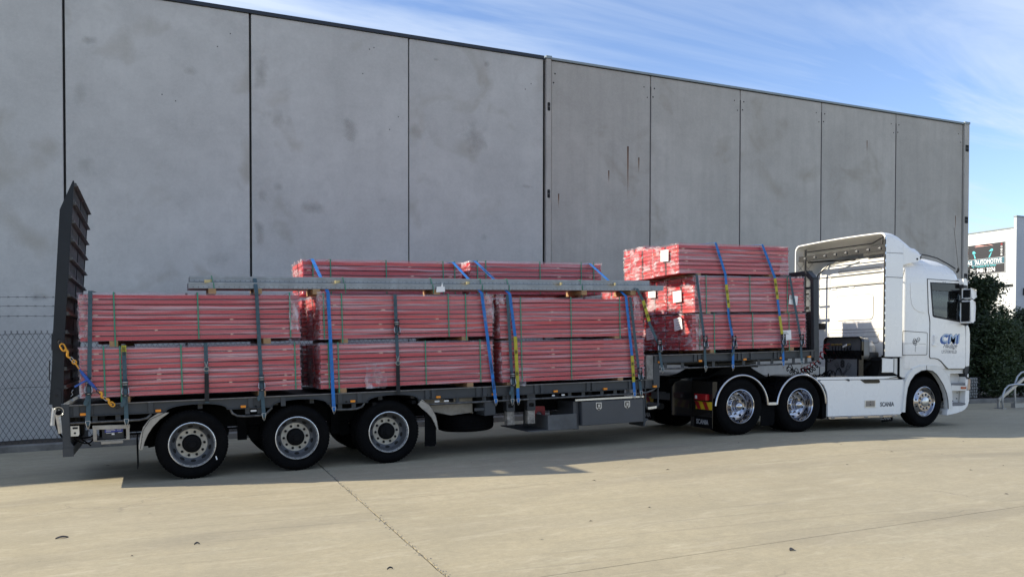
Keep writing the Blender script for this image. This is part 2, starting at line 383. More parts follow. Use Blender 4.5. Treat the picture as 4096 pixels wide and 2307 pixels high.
def glass(name, tint, refl):
    m, nt, b = newmat(name)
    nt.nodes.remove(b)
    gl = nt.nodes.new('ShaderNodeBsdfGlossy'); gl.inputs['Roughness'].default_value = 0.02; gl.inputs['Color'].default_value = (0.9, 0.95, 1, 1)
    tr = nt.nodes.new('ShaderNodeBsdfTransparent'); tr.inputs[0].default_value = tint + (1,)
    fr = nt.nodes.new('ShaderNodeFresnel'); fr.inputs[0].default_value = 1.5
    f = math_(nt, 'ADD', fr.outputs[0], refl)
    mx = nt.nodes.new('ShaderNodeMixShader'); nt.links.new(f, mx.inputs[0])
    nt.links.new(tr.outputs[0], mx.inputs[1]); nt.links.new(gl.outputs[0], mx.inputs[2])
    nt.links.new(mx.outputs[0], nt.nodes['Material Output'].inputs[0])
    return m
M_glass = glass('cab_glass', (0.70, 0.76, 0.77), 0.03)
M_cabin = mat('cabin_lining', (0.16, 0.16, 0.165), 0.8, var=0.1)

def quilt():
    m, nt, b = newmat('quilted_lining')
    b.inputs['Base Color'].default_value = (0.62, 0.61, 0.58, 1); b.inputs['Roughness'].default_value = 0.55
    return m
M_quilt = quilt()

# ------------------------------------------------------------------ mesh helpers
class MB:
    def __init__(s): s.v = []; s.f = []; s.m = []
    def add(s, vs, fs, mi=0):
        o = len(s.v); s.v += [tuple(p) for p in vs]
        for f in fs: s.f.append(tuple(i + o for i in f)); s.m.append(mi)
    def box(s, x0, x1, y0, y1, z0, z1, mi=0):
        s.add([(x0, y0, z0), (x1, y0, z0), (x1, y1, z0), (x0, y1, z0), (x0, y0, z1), (x1, y0, z1), (x1, y1, z1), (x0, y1, z1)],
              [(0, 3, 2, 1), (4, 5, 6, 7), (0, 1, 5, 4), (1, 2, 6, 5), (2, 3, 7, 6), (3, 0, 4, 7)], mi)
        return s
    def obox(s, M, sx, sy, sz, mi=0):
        vs = [M @ Vector((a * sx / 2, b * sy / 2, c * sz / 2)) for c in (-1, 1) for b in (-1, 1) for a in (-1, 1)]
        s.add(vs, [(0, 2, 3, 1), (4, 5, 7, 6), (0, 1, 5, 4), (1, 3, 7, 5), (3, 2, 6, 7), (2, 0, 4, 6)], mi); return s
    def bar(s, a, b, w, h, mi=0, up=(0, 1, 0)):
        a = Vector(a); b = Vector(b); d = (b - a); L = d.length; d.normalize()
        u = Vector(up); u = (u - d * u.dot(d)); u = u.normalized() if u.length > 1e-5 else d.orthogonal().normalized()
        w_ = d.cross(u)
        M = Matrix((d, u, w_)).transposed().to_4x4(); M.translation = (a + b) / 2
        return s.obox(M, L, w, h, mi)
    def prism(s, pts, y0, y1, mi=0, holes=()):
        """xz outline extruded along y"""
        loops = [list(pts)] + [list(h) for h in holes]
        flat = [p for l in loops for p in l]; n = len(flat)
        tris = tessellate_polygon([[Vector((p[0], p[1], 0)) for p in l] for l in loops])
        vs = [(p[0], y0, p[1]) for p in flat] + [(p[0], y1, p[1]) for p in flat]
        fs = []
        for t in tris:
            a, b, c = [Vector((flat[i][0], flat[i][1], 0)) for i in t]
            t = t if (b - a).cross(c - a).z > 0 else (t[0], t[2], t[1])
            fs.append(t); fs.append((t[0] + n, t[2] + n, t[1] + n))
        o = 0
        for l in loops:
            k = len(l)
            for i in range(k):
                j = (i + 1) % k
                fs.append((o + i, o + i + n, o + j + n, o + j))
            o += k
        s.add(vs, fs, mi); return s
    def tube(s, path, r, n=8, mi=0, closed=False, caps=True):
        P = [Vector(p) for p in path]; k = len(P); rings = []
        prev = None
        for i, p in enumerate(P):
            if closed: t = (P[(i + 1) % k] - P[i - 1])
            else: t = (P[min(i + 1, k - 1)] - P[max(i - 1, 0)])
            t = t.normalized() if t.length > 1e-9 else Vector((1, 0, 0))
            if prev is None: u = t.orthogonal().normalized()
            else:
                u = prev - t * prev.dot(t); u = u.normalized() if u.length > 1e-6 else t.orthogonal().normalized()
            prev = u; w = t.cross(u)
            rr = r[i] if isinstance(r, (list, tuple)) else r
            rings.append([p + (u * math.cos(2 * PI * j / n) + w * math.sin(2 * PI * j / n)) * rr for j in range(n)])
        vs = [q for rg in rings for q in rg]; fs = []
        for i in range(k if closed else k - 1):
            a = i * n; b = ((i + 1) % k) * n
            for j in range(n): fs.append((a + j, a + (j + 1) % n, b + (j + 1) % n, b + j))
        if caps and not closed:
            fs.append(tuple(range(n))[::-1]); fs.append(tuple((k - 1) * n + j for j in range(n)))
        s.add(vs, fs, mi); return s
    def lathe(s, prof, cx=0, cz=0, n=40, mi=0, y0=0.0, a0=0, a1=2 * PI):
        """(radius, y) profile turned about the y axis"""
        full = abs(a1 - a0 - 2 * PI) < 1e-6
        k = n if full else n + 1
        vs = []
        for r, y in prof:
            for j in range(k):
                a = a0 + (a1 - a0) * j / n
                vs.append((cx + r * math.cos(a), y0 + y, cz + r * math.sin(a)))
        fs = []
        for i in range(len(prof) - 1):
            for j in range(n):
                j2 = (j + 1) % k
                fs.append((i * k + j, i * k + j2, (i + 1) * k + j2, (i + 1) * k + j))
        s.add(vs, fs, mi); return s
    def disc(s, cx, y, cz, r, n=16, mi=0, rx=None):
        vs = [(cx + (rx or r) * math.cos(2 * PI * j / n), y, cz + r * math.sin(2 * PI * j / n)) for j in range(n)]
        s.add(vs, [tuple(range(n))], mi); return s
    def grid(s, fn, nu, nv, mi=0):
        vs = [fn(i / nu, j / nv) for j in range(nv + 1) for i in range(nu + 1)]
        s.add(vs, [(j * (nu + 1) + i, j * (nu + 1) + i + 1, (j + 1) * (nu + 1) + i + 1, (j + 1) * (nu + 1) + i) for j in range(nv) for i in range(nu)], mi); return s
    def mesh(s, name, mats, smooth=None, weld=False):
        me = bpy.data.meshes.new(name)
        me.from_pydata(s.v, [], s.f)
        for m in (mats if isinstance(mats, (list, tuple)) else [mats]): me.materials.append(m)
        if any(s.m): me.polygons.foreach_set('material_index', s.m)
        if weld or smooth:
            bm = bmesh.new(); bm.from_mesh(me)
            if weld: bmesh.ops.remove_doubles(bm, verts=bm.verts, dist=1e-4)
            bmesh.ops.recalc_face_normals(bm, faces=bm.faces)
            bm.to_mesh(me); bm.free()
        if smooth:
            me.polygons.foreach_set('use_smooth', [True] * len(me.polygons))
            me.set_sharp_from_angle(angle=R(smooth))
        me.update()
        return me
    def build(s, name, mats, parent=None, smooth=None, bevel=0, seg=2, loc=None, weld=False):
        return link(name, s.mesh(name, mats, smooth, weld), parent, bevel, seg, loc)
def link(name, me, parent=None, bevel=0, seg=2, loc=None):
    o = bpy.data.objects.new(name, me); COL.objects.link(o)
    if parent: o.parent = parent
    if loc is not None: o.location = loc
    if bevel:
        b = o.modifiers.new('bevel', 'BEVEL'); b.width = bevel; b.segments = seg; b.limit_method = 'ANGLE'; b.angle_limit = R(40)
        b.harden_normals = False
    return o
def thing(name, label, cat, M=None, group=None):
    o = bpy.data.objects.new(name, None); COL.objects.link(o)
    o.empty_display_size = 0.2
    if M is not None: o.matrix_world = M
    o['label'] = label; o['category'] = cat
    if group: o['group'] = group
    return o
def tag(o, label, cat, group=None):
    o['label'] = label; o['category'] = cat
    if group: o['group'] = group
    return o
def structure(o): o['kind'] = 'structure'; return o
def stuff(o): o['kind'] = 'stuff'; return o
def text_mesh(body, size, m, ext=0.0005, shear=0.0, bold=0.0, sx=1.0, align='LEFT', space=1.0):
    cu = bpy.data.curves.new('t', 'FONT'); cu.body = body; cu.size = size; cu.extrude = ext; cu.shear = shear
    cu.offset = bold; cu.align_x = align; cu.space_character = space; cu.resolution_u = 3
    o = bpy.data.objects.new('t', cu); COL.objects.link(o)
    me = bpy.data.meshes.new_from_object(o)
    bpy.data.objects.remove(o); bpy.data.curves.remove(cu)
    for v in me.vertices: v.co.x *= sx
    me.materials.clear(); me.materials.append(m)
    return me
def text(name, body, size, m, parent, M, **kw):
    me = text_mesh(body, size, m, **kw)
    o = bpy.data.objects.new(name, me); COL.objects.link(o)
    o.parent = parent
    o.matrix_local = M
    return o
def face_near(x, y, z, roll=0.0):
    """text frame: reads along +x, up +z, faces -y"""
    return Matrix.Translation((x, y, z)) @ Matrix.Rotation(PI / 2, 4, 'X') @ Matrix.Rotation(roll, 4, 'Z')
def face_back(x, y, z):
    """text frame on a face looking towards -x, reads along -y"""
    return Matrix.Translation((x, y, z)) @ Matrix.Rotation(-PI / 2, 4, 'Z') @ Matrix.Rotation(PI / 2, 4, 'X')
def rrect(x0, x1, z0, z1, r, n=4):
    p = []
    for cx, cz, a in ((x1 - r, z1 - r, 0), (x0 + r, z1 - r, PI / 2), (x0 + r, z0 + r, PI), (x1 - r, z0 + r, 1.5 * PI)):
        p += [(cx + r * math.cos(a + PI / 2 * i / n), cz + r * math.sin(a + PI / 2 * i / n)) for i in range(n + 1)]
    return p
def arc(cx, cz, r, a0, a1, n=14):
    return [(cx + r * math.cos(R(a0 + (a1 - a0) * i / n)), cz + r * math.sin(R(a0 + (a1 - a0) * i / n))) for i in range(n + 1)]

# ------------------------------------------------------------------ frames of the two vehicles
SL = 0.0255
def zg(x):
    """yard level: rises gently to the right, then runs flat"""
    x0 = max(x, -14.0)
    a = SL * (x0 - 1.846)
    b = 0.206 - 0.0075 * (min(x, 14.2) - 9.587)
    k = 0.02
    h = min(a, b); d = abs(a - b)
    return h - max(0, k - d) ** 2 / (4 * k)
MT = Matrix.Translation((1.846, 11.9, 0)) @ Matrix.Rotation(-math.atan(SL), 4, 'Y')
MK = Matrix.Translation((9.587, 11.9, 0.206)) @ Matrix.Rotation(math.atan(0.004), 4, 'Y')

# ================================================================== GROUND
rg = random.Random(3)
def ground():
    xs = [-900, -300, -100, -60, -40, -30, -20, -14] + [-12 + i for i in range(31)] + [19, 22, 30, 45, 70, 120, 300, 900]
    ys = [-900, -300, -100, -30, -10, 0, 5, 10, 14, 16.95, 22, 40, 80, 200, 500, 1500]
    mb = MB()
    mb.add([(x, y, zg(x) - 0.035) for y in ys for x in xs],
           [(j * len(xs) + i, j * len(xs) + i + 1, (j + 1) * len(xs) + i + 1, (j + 1) * len(xs) + i) for j in range(len(ys) - 1) for i in range(len(xs) - 1)])
    g = structure(mb.build('yard_ground', M_gap))
    XJ = lambda y: 2.0 + 0.034 * max(0, y - 6.0)
    def slab(xa, xb, ya, yb, ragL=0, ragR=0):
        """xa/xb may be None for the crumbling joint"""
        step = 0.09
        ylist = [ya]
        near = (xa is None or xb is None)
        y = ya
        while y < yb - step * 1.5:
            y += step if near and -2 < y < 14 else 0.8
            ylist.append(min(y, yb))
        if ylist[-1] < yb: ylist.append(yb)
        gapw = 0.0085
        rows = []
        for y in ylist:
            jit = lambda s: 0.007 * max(0, noise.noise((s, y * 2.7, 1.3))) + 0.022 * max(0, noise.noise((s, y * 1.1, 7.7)) - 0.30)
            l = XJ(y) + gapw + jit(5.0) if xa is None else xa
            r = XJ(y) - gapw - jit(9.0) if xb is None else xb
            L = r - l
            inner = [-12 + i for i in range(30)]
            px = [l] + [x for x in [-60, -30, -20] + inner + [20, 24, 32, 45] if l + 0.4 < x < r - 0.4] + [r]
            rows.append((y, px))
        n = min(len(p) for _, p in rows); n = len(rows[0][1])
        mb = MB(); vs = []
        for y, p in rows:
            vs += [(x, y, zg(x)) for x in p]
        k = len(rows)
        fs = [(j * n + i, j * n + i + 1, (j + 1) * n + i + 1, (j + 1) * n + i) for j in range(k - 1) for i in range(n - 1)]
        # skirts
        border = [i for i in range(n)] + [j * n + n - 1 for j in range(1, k)] + [(k - 1) * n + i for i in range(n - 2, -1, -1)] + [j * n for j in range(k - 2, 0, -1)]
        o = len(vs); vs += [(vs[i][0], vs[i][1], vs[i][2] - 0.03) for i in border]
        m = len(border)
        fs += [(border[i], o + i, o + (i + 1) % m, border[(i + 1) % m]) for i in range(m)]
        mb.add(vs, fs)
        return mb.build('concrete_slab', M_yard, g)
    a, b = 0.004, 0.0025
    slab(-70, None, -25, 5.53 - a); slab(-70, None, 5.53 + a, 10.2 - b); slab(-70, None, 10.2 + b, 16.84)
    slab(None, 90, -25, 5.53 - a); slab(None, 90, 5.53 + a, 9.12 - b); slab(None, 90, 9.12 + b, 16.84)
    # kerb and garden strip
    def strip(name, prof, m, x0, x1, par=None):
        xs_ = [x0 + (x1 - x0) * i / 60 for i in range(61)]; mb = MB(); k = len(prof)
        vs = [(x, y, zg(x) + z) for x in xs_ for y, z in prof]
        fs = [(i * k + j, (i + 1) * k + j, (i + 1) * k + (j + 1) % k, i * k + (j + 1) % k) for i in range(60) for j in range(k)]
        mb.add(vs, fs); return mb.build(name, m, par, smooth=30)
    structure(strip('kerb', [(16.85, -0.02), (16.85, 0.10), (16.865, 0.115), (16.98, 0.125), (17.0, 0.11), (17.0, -0.02)], M_kerb, -40, 60))
    structure(strip('garden_bed', [(17.003, 0.0), (17.003, 0.09), (17.95, 0.11), (17.95, 0.0)], M_soil, -40, 23.0))
    structure(strip('garden_soil', [(17.003, 0.0), (17.003, 0.09), (24.0, 0.12), (24.0, 0.0)], M_soil, 23.05, 60))
    return g
ground()

# ================================================================== WAREHOUSES
def warehouse():
    H = 8.67; T = 0.18
    A = thing('concrete_warehouse', 'blue grey concrete panel warehouse with dark roof capping at left', 'building', Matrix.Translation((1.84, 18, 0)))
    def P(parent, x0, x1, m, z1=H, y=18.0, base=Vector((0, 0, 0))):
        w = x1 - x0
        mb = MB().box(0, w, 0, T, -0.3, z1)
        o = mb.build('wall_panel', m, parent, bevel=0.012, seg=1)
        o.location = (x0 - base.x, y - base.y, 0)
        return o
    bA = Vector((1.84, 18, 0))
    xs = [-1.578 + 3.409 * k for k in range(-12, 1)] + [1.84, 5.241, 8.585]
    for a, b in zip(xs[:-1], xs[1:]):
        gp = 0.022 if a < 2 else 0.013
        P(A, a + gp, b - (0.022 if b < 2 else 0.013), M_wallA, base=bA)
    mb = MB().box(xs[0] - bA.x, xs[-1] - 0.03 - bA.x, 0.04, 0.30, -0.3, H - 0.02)
    mb.build('wall_core', M_hole, A)
    mb = MB().box(xs[0] - bA.x, xs[-1] - bA.x, -0.03, 0.34, H + 0.002, H + 0.082)
    mb.build('roof_capping', M_cap, A, bevel=0.006)
    mb = MB().box(xs[0] - bA.x, xs[-1] - 0.05 - bA.x, 0.35, 40, H - 0.5, H - 0.2).box(xs[0] - bA.x, xs[0] + .3 - bA.x, 0.3, 40, -.3, H - 0.5)
    mb.build('roof', M_cap2, A)
    def smat():
        m, nt, b = newmat('wall_stain')
        g = coord(nt, 'Generated'); v = coord(nt)
        d = nt.nodes.new('ShaderNodeVectorMath'); d.operation = 'SUBTRACT'; nt.links.new(g, d.inputs[0]); d.inputs[1].default_value = (0.5, 0.5, 0.5)
        m2 = nt.nodes.new('ShaderNodeVectorMath'); m2.operation = 'MULTIPLY'; nt.links.new(d.outputs[0], m2.inputs[0]); m2.inputs[1].default_value = (1, 0, 1)
        l = nt.nodes.new('ShaderNodeVectorMath'); l.operation = 'LENGTH'; nt.links.new(m2.outputs[0], l.inputs[0])
        oi = nt.nodes.new('ShaderNodeObjectInfo'); o4 = nt.nodes.new('ShaderNodeTexNoise'); o4.noise_dimensions = '4D'; o4.inputs['Scale'].default_value = 4.5; o4.inputs['Detail'].default_value = 5
        nt.links.new(v, o4.inputs['Vector']); nt.links.new(math_(nt, 'MULTIPLY', oi.outputs['Random'], 30.0), o4.inputs['W'])
        f = math_(nt, 'ADD', l.outputs['Value'], math_(nt, 'MULTIPLY', o4.outputs['Fac'], 0.85))
        al = math_(nt, 'MULTIPLY', ramp(nt, f, 0.46, 0.84, (1, 1, 1, 1), (0, 0, 0, 1)), math_(nt, 'ADD', math_(nt, 'MULTIPLY', oi.outputs['Random'], 0.09), 0.035))
        nt.links.new(mixrgb(nt, oi.outputs['Random'], (0.26, 0.225, 0.17), (0.27, 0.255, 0.225)), b.inputs['Base Color']); b.inputs['Roughness'].default_value = 0.9; b.inputs['Specular IOR Level'].default_value = 0.1
        tr = nt.nodes.new('ShaderNodeBsdfTransparent'); mx = nt.nodes.new('ShaderNodeMixShader')
        nt.links.new(al, mx.inputs[0]); nt.links.new(tr.outputs[0], mx.inputs[1]); nt.links.new(b.outputs[0], mx.inputs[2])
        nt.links.new(mx.outputs[0], nt.nodes['Material Output'].inputs[0]); return m
    sm_ = smat()
    for (x, z, w_, h_) in [(-1.13, 7.69, 0.39, 0.23), (-1.3, 6.65, 0.32, 0.73), (-1.21, 5.25, 0.43, 0.49), (2.06, 7.46, 0.38, 1.09), (2.36, 6.59, 0.71, 0.55), (2.41, 5.13, 0.31, 0.21), (2.05, 4.95, 0.25, 0.35), (3.92, 6.49, 0.54, 0.7), (1.18, 3.57, 0.68, 0.48), (0.67, 7.33, 0.38, 0.25), (4.64, 5.03, 0.23, 0.14), (7.07, 4.34, 0.28, 0.22), (7.1, 8.37, 0.2, 0.2), (5.88, 8.29, 0.17, 0.09), (8.16, 5.61, 0.44, 0.13), (6.83, 6.57, 0.74, 0.96), (5.38, 6.54, 0.47, 0.73), (-2.05, 2.7, 0.41, 0.2), (3.11, 4.76, 0.84, 0.37), (2.02, 4.16, 0.25, 0.72)]:
        o = MB().box(-w_ / 2, w_ / 2, -0.0025, -0.0015, -h_ / 2, h_ / 2).build('stain', sm_, A); o.location = (x - bA.x, 0, z)
    # small cast-in lifting points and stains
    mb = MB()
    for (x, z) in ((1.2, 7.9), (1.45, 8.2), (4.2, 7.75), (4.45, 8.35), (4.35, 8.3), (8.1, 7.9), (0.15, 6.8), (0.4, 6.7), (8.25, 8.05), (5.0, 6.9), (4.8, 6.6)):
        mb.lathe([(0.0001, 0), (0.013, 0), (0.013, 0.004)], x - bA.x, z, 10, y0=-0.003)
    stuff(mb.build('lifting_point', M_seall, A))
    bB = Vector((15.0, 18, 0))
    B = thing('concrete_warehouse', 'weathered grey concrete warehouse with pale metal capping behind the truck cab', 'building', Matrix.Translation(bB))
    P2 = [8.775, 11.594, 14.414, 17.238, 20.09, 22.895]
    for a, b in zip(P2[:-1], P2[1:]):
        P(B, a + 0.011, b - 0.011, M_wallB, base=bB)
    mb = MB().box(8.64 - bB.x, 23.05 - bB.x, 0.05, 0.30, -0.3, H - 0.02)
    mb.build('wall_core', M_seall, B)
    mb = MB()
    for x in P2[1:-1]:
        pts = [(x - bB.x + 0.004 * noise.noise((z * 1.5, x, 0)), 0.004, z) for z in [i * 0.35 for i in range(0, 25)]]
        mb.tube(pts, 0.012, 6)
    mb.build('sealant_bead', M_seall, B, smooth=60)
    mb = MB().box(8.775 - bB.x, 22.9 - bB.x, -0.035, 0.34, H + 0.012, H + 0.068).box(8.775 - bB.x, 22.9 - bB.x, -0.012, 0.2, H + 0.001, H + 0.010, 1)
    mb.build('roof_capping', [M_cap2, M_seal], B, bevel=0.004)
    mb = MB().box(8.64 - bB.x, 23.05 - bB.x, 0.35, 40, H - 0.5, H - 0.2).box(22.9 - bB.x, 23.05 - bB.x, 0.4, 40, -.3, H + .01)
    mb.build('roof', M_cap2, B)
    for x0, x1, nz in ((8.635, 8.765, (7.55, 5.47)), (22.925, 23.13, (7.95, 5.75, 4.0))):
        pil = MB().box(0, x1 - x0, -0.045, 0.3, -0.3, H + 0.02)
        po = pil.build('corner_pillar', M_wallB, B, bevel=0.01)
        po.location = (x0 - bB.x, 0, 0)
        MB().box(-0.012, x1 - x0 + 0.012, -0.06, 0.32, H + 0.022, H + 0.09).build('pillar_cap', M_cap2, po, bevel=0.004)
        for z in nz:
            mb = MB()
            mb.prism(rrect(0.03, x1 - x0 - 0.03, z - 0.1, z + 0.1, 0.02), -0.049, -0.03)
            mb.box(0.045, x1 - x0 - 0.03, -0.053, -0.048, z - 0.012, z + 0.012, 1)
            mb.build('fixing_pocket', [M_hole, M_seall], po)
    MB().box(8.585 - bB.x, 8.635 - bB.x, 0.06, 0.2, -0.3, H).build('gap_infill', M_hole, B)
    # rust runs
    def rmat():
        m, nt, b = newmat('rust_run')
        g = coord(nt, 'Generated'); s = nt.nodes.new('ShaderNodeSeparateXYZ'); nt.links.new(g, s.inputs[0])
        c = mixrgb(nt, ramp(nt, s.outputs['Z'], 0.2, 1.0), (0.34, 0.15, 0.045), (0.07, 0.022, 0.007))
        nt.links.new(c, b.inputs['Base Color']); b.inputs['Roughness'].default_value = 0.9
        tr = nt.nodes.new('ShaderNodeBsdfTransparent'); mx = nt.nodes.new('ShaderNodeMixShader')
        nt.links.new(ramp(nt, s.outputs['Z'], 0.0, 0.8), mx.inputs[0]); nt.links.new(tr.outputs[0], mx.inputs[1]); nt.links.new(b.outputs[0], mx.inputs[2])
        nt.links.new(mx.outputs[0], nt.nodes['Material Output'].inputs[0]); return m
    rm = rmat()
    for x, z1, L, w in ((10.93, 6.83, 1.35, 0.028), (10.38, 6.18, 0.32, 0.022), (11.25, 6.58, 0.42, 0.022), (8.99, 5.50, 0.35, 0.02), (18.95, 7.79, 0.45, 0.018), (22.61, 5.86, 0.55, 0.018)):
        mb = MB(); n = 7
        for i in range(n):
            t0, t1 = i / n, (i + 1) / n
            wa, wb = 1.5 * w * (1 - 0.7 * t0), 1.5 * w * (1 - 0.7 * t1)
            mb.add([(-wa / 2, -0.0015, -L * t0), (wa / 2, -0.0015, -L * t0), (wb / 2, -0.0015, -L * t1), (-wb / 2, -0.0015, -L * t1)], [(0, 1, 2, 3)])
        o = mb.build('rust_stain', rm, B); o.location = (x - bB.x, -0.001, z1)
    mb = MB()
    for x in P2[:-1]:
        for dx_, dz in ((0.11, 0.3), (0.07, 0.52)):
            mb.lathe([(0.0001, 0), (0.02, 0), (0.02, 0.004)], x + dx_ - bB.x, H - dz, 10, y0=-0.003)
    for x in P2[1:]:
        for dx_, dz in ((-0.2, 0.3), (-0.1, 0.55)):
            mb.lathe([(0.0001, 0), (0.016, 0), (0.016, 0.004)], x + dx_ - bB.x, H - dz, 10, y0=-0.003)
    stuff(mb.build('lifting_point', M_hole, B))
warehouse()

# ================================================================== CHAIN LINK FENCE
def fence():
    x0, x1 = -8.0, 10.5
    Y = 17.06
    root = thing('chain_link_fence', 'black chain link fence with barbed wires behind the trailer', 'fence', Matrix.Translation((-2, Y, zg(-2) + 0.11)))
    zb = lambda x: zg(x) - zg(-2) + 0.02
    mb = MB(); hw, hh = 0.047, 0.083; r = 0.0046
    nx = int((x1 - x0) / hw)
    for i in range(nx):
        xa = x0 + i * hw
        pts = []
        for j in range(25):
            side = (j % 2) if i % 2 == 0 else 1 - (j % 2)
            pts.append((xa + hw * side + 2 , (0.004 if side else -0.004), zb(xa) + j * hh + 0.0))
        mb.tube(pts, r, 3, caps=False)
        if (i % 2 == 0):
            tx, tz = pts[-1][0], pts[-1][2]
            mb.tube([(tx, 0, tz), (tx - 0.012, 0, tz + 0.03)], r, 3, caps=False); mb.tube([(tx, 0, tz), (tx + 0.012, 0, tz + 0.03)], r, 3, caps=False)
    stuff(mb.build('wire_mesh', M_wire, root))
    for dz in (0.06, 1.0, 1.96):
        mb = MB().tube([(x0 + 2 + (x1 - x0) * i / 60, 0.006, zb(x0 + (x1 - x0) * i / 60) + dz + 0.006 * math.sin(i * 1.7)) for i in range(61)], 0.004, 5)
        mb.build('tension_wire', M_wire, root)
    for dz in (2.28, 2.46, 2.62):
        mb = MB().tube([(x0 + 2 + (x1 - x0) * i / 60, 0.0, zb(x0 + (x1 - x0) * i / 60) + dz + 0.006 * math.sin(i * 2.1)) for i in range(61)], 0.0035, 5)
        x = x0
        while x < x1:
            z = zb(x) + dz
            mb.bar((x + 2 - 0.015, 0, z - 0.02), (x + 2 + 0.015, 0, z + 0.02), 0.004, 0.004); mb.bar((x + 2 + 0.02, 0, z - 0.02), (x + 2 - 0.012, 0, z + 0.02), 0.004, 0.004)
            x += 0.14
        mb.build('barbed_wire', M_wire, root)
    for x in (-5.6, 0.55, 3.4, 6.3, 9.2):
        mb = MB().tube([(x + 2, 0.03, zb(x) - 0.1), (x + 2, 0.03, zb(x) + 2.7)], 0.024, 10)
        mb.build('post', M_wire, root, smooth=40)
fence()
# ================================================================== TRAILER
TRL = thing('drop_deck_trailer', 'grey drop deck semi trailer with raised rear ramps carrying red packs', 'trailer', MT)
def wheel_trailer(parent, x, near=True):
    """dual wheel: outer tyre near the side face, inner tyre behind it; local y=0 is the outer face"""
    w = bpy.data.objects.new('wheel', None); COL.objects.link(w); w.parent = parent
    if near: w.location = (x, 0.015, 0.465)
    else:
        w.location = (x, 2.485, 0.465); w.rotation_euler = (0, 0, PI)
    return w
tyre_prof = [(0.288, 0.05), (0.292, 0.02), (0.312, 0.004), (0.33, 0.010), (0.345, 0.004), (0.385, 0.0), (0.42, 0.006), (0.428, 0.012), (0.445, 0.026), (0.456, 0.05), (0.462, 0.062), (0.464, 0.085), (0.455, 0.088), (0.455, 0.098), (0.465, 0.10), (0.465, 0.128), (0.455, 0.13), (0.455, 0.142), (0.465, 0.144), (0.465, 0.172), (0.455, 0.174), (0.455, 0.184), (0.463, 0.187), (0.461, 0.21), (0.452, 0.232), (0.43, 0.255), (0.385, 0.272), (0.33, 0.268), (0.29, 0.24)]
def tyre_mesh(scale=1.0, name='tyre'):
    mb = MB(); mb.lathe([(r * scale if r > .33 else r * (1 + (scale - 1) * .2), y) for r, y in tyre_prof], n=64)
    # shoulder tread blocks
    Rr = 0.463 * scale
    for k in range(64):
        a = 2 * PI * (k + 0.5) / 64
        M = Matrix.Rotation(-a, 4, 'Y') @ Matrix.Translation((Rr - 0.006, 0.056, 0))
        mb.obox(M, 0.016, 0.03, 2 * PI * Rr / 64 * 0.62)
    return mb.mesh(name, M_rub, smooth=45)
ME_tyre = tyre_mesh()
def dual_rim_mesh():
    mb = MB()
    mb.lathe([(0.292, 0.05), (0.306, 0.022), (0.303, 0.010), (0.293, 0.008), (0.285, 0.02), (0.281, 0.05)], n=56, mi=3)
    mb.lathe([(0.281, 0.05), (0.272, 0.07), (0.268, 0.13), (0.262, 0.15), (0.245, 0.165), (0.212, 0.19), (0.203, 0.192)], n=56, mi=0)
    mb.lathe([(0.203, 0.192), (0.2, 0.182), (0.11, 0.180), (0.10, 0.19)], n=56, mi=1)
    for k in range(10):
        a = 2 * PI * k / 10 + 0.05
        mb.lathe([(0.019, 0.174), (0.019, 0.179), (0.017, 0.166), (0.011, 0.150), (0.0001, 0.149)], 0.163 * math.cos(a), 0.163 * math.sin(a), 8, mi=2)
        # hand holes on the cone
        a = a + PI / 10
        c, s_ = math.cos(a), math.sin(a)
        pts = []
        for j in range(14):
            t = 2 * PI * j / 14
            rr = 0.238 + 0.021 * math.cos(t); tt = 0.036 * math.sin(t)
            yy = 0.1715 - (rr - 0.238) * 0.66 - 0.004
            pts.append((rr * c - tt * s_, yy, rr * s_ + tt * c))
        mb.add(pts, [tuple(range(14))], 2)
    return mb.mesh('rim', [M_rim, M_disc, M_hole, M_lip], smooth=40)
ME_rim = dual_rim_mesh()
hubm = MB(); hubm.lathe([(0.126, 0.182), (0.120, 0.13), (0.108, 0.118), (0.105, 0.085), (0.075, 0.07), (0.07, 0.055), (0.04, 0.05), (0.0001, 0.05)], n=32)
hubm.lathe([(0.05, 0.052), (0.048, 0.03), (0.0001, 0.03)], n=6)
ME_hub = hubm.mesh('hub', M_dark, smooth=35)
for x in (-1.387, 0.0, 1.33):
    for near in (True, False):
        w = wheel_trailer(TRL, x, near)
        for nm, me, y in (('tyre', ME_tyre, 0), ('rim', ME_rim, 0), ('hub', ME_hub, 0), ('tyre', ME_tyre, 0.315)):
            o = link(nm, me, w); o.location = (0, y, 0)
    MB().lathe([(0.06, 0.3), (0.06, 2.2)], x, 0.465, 16).build('axle', M_dark, TRL, smooth=40)

# white tyre sticker on the rear wheel
sb = MB().obox(Matrix.Translation((-1.387 + 0.30, 0.011, 0.465 - 0.20)) @ Matrix.Rotation(R(-15), 4, 'Y'), 0.016, 0.004, 0.05)
sb.build('tyre_sticker', M_paper, TRL)

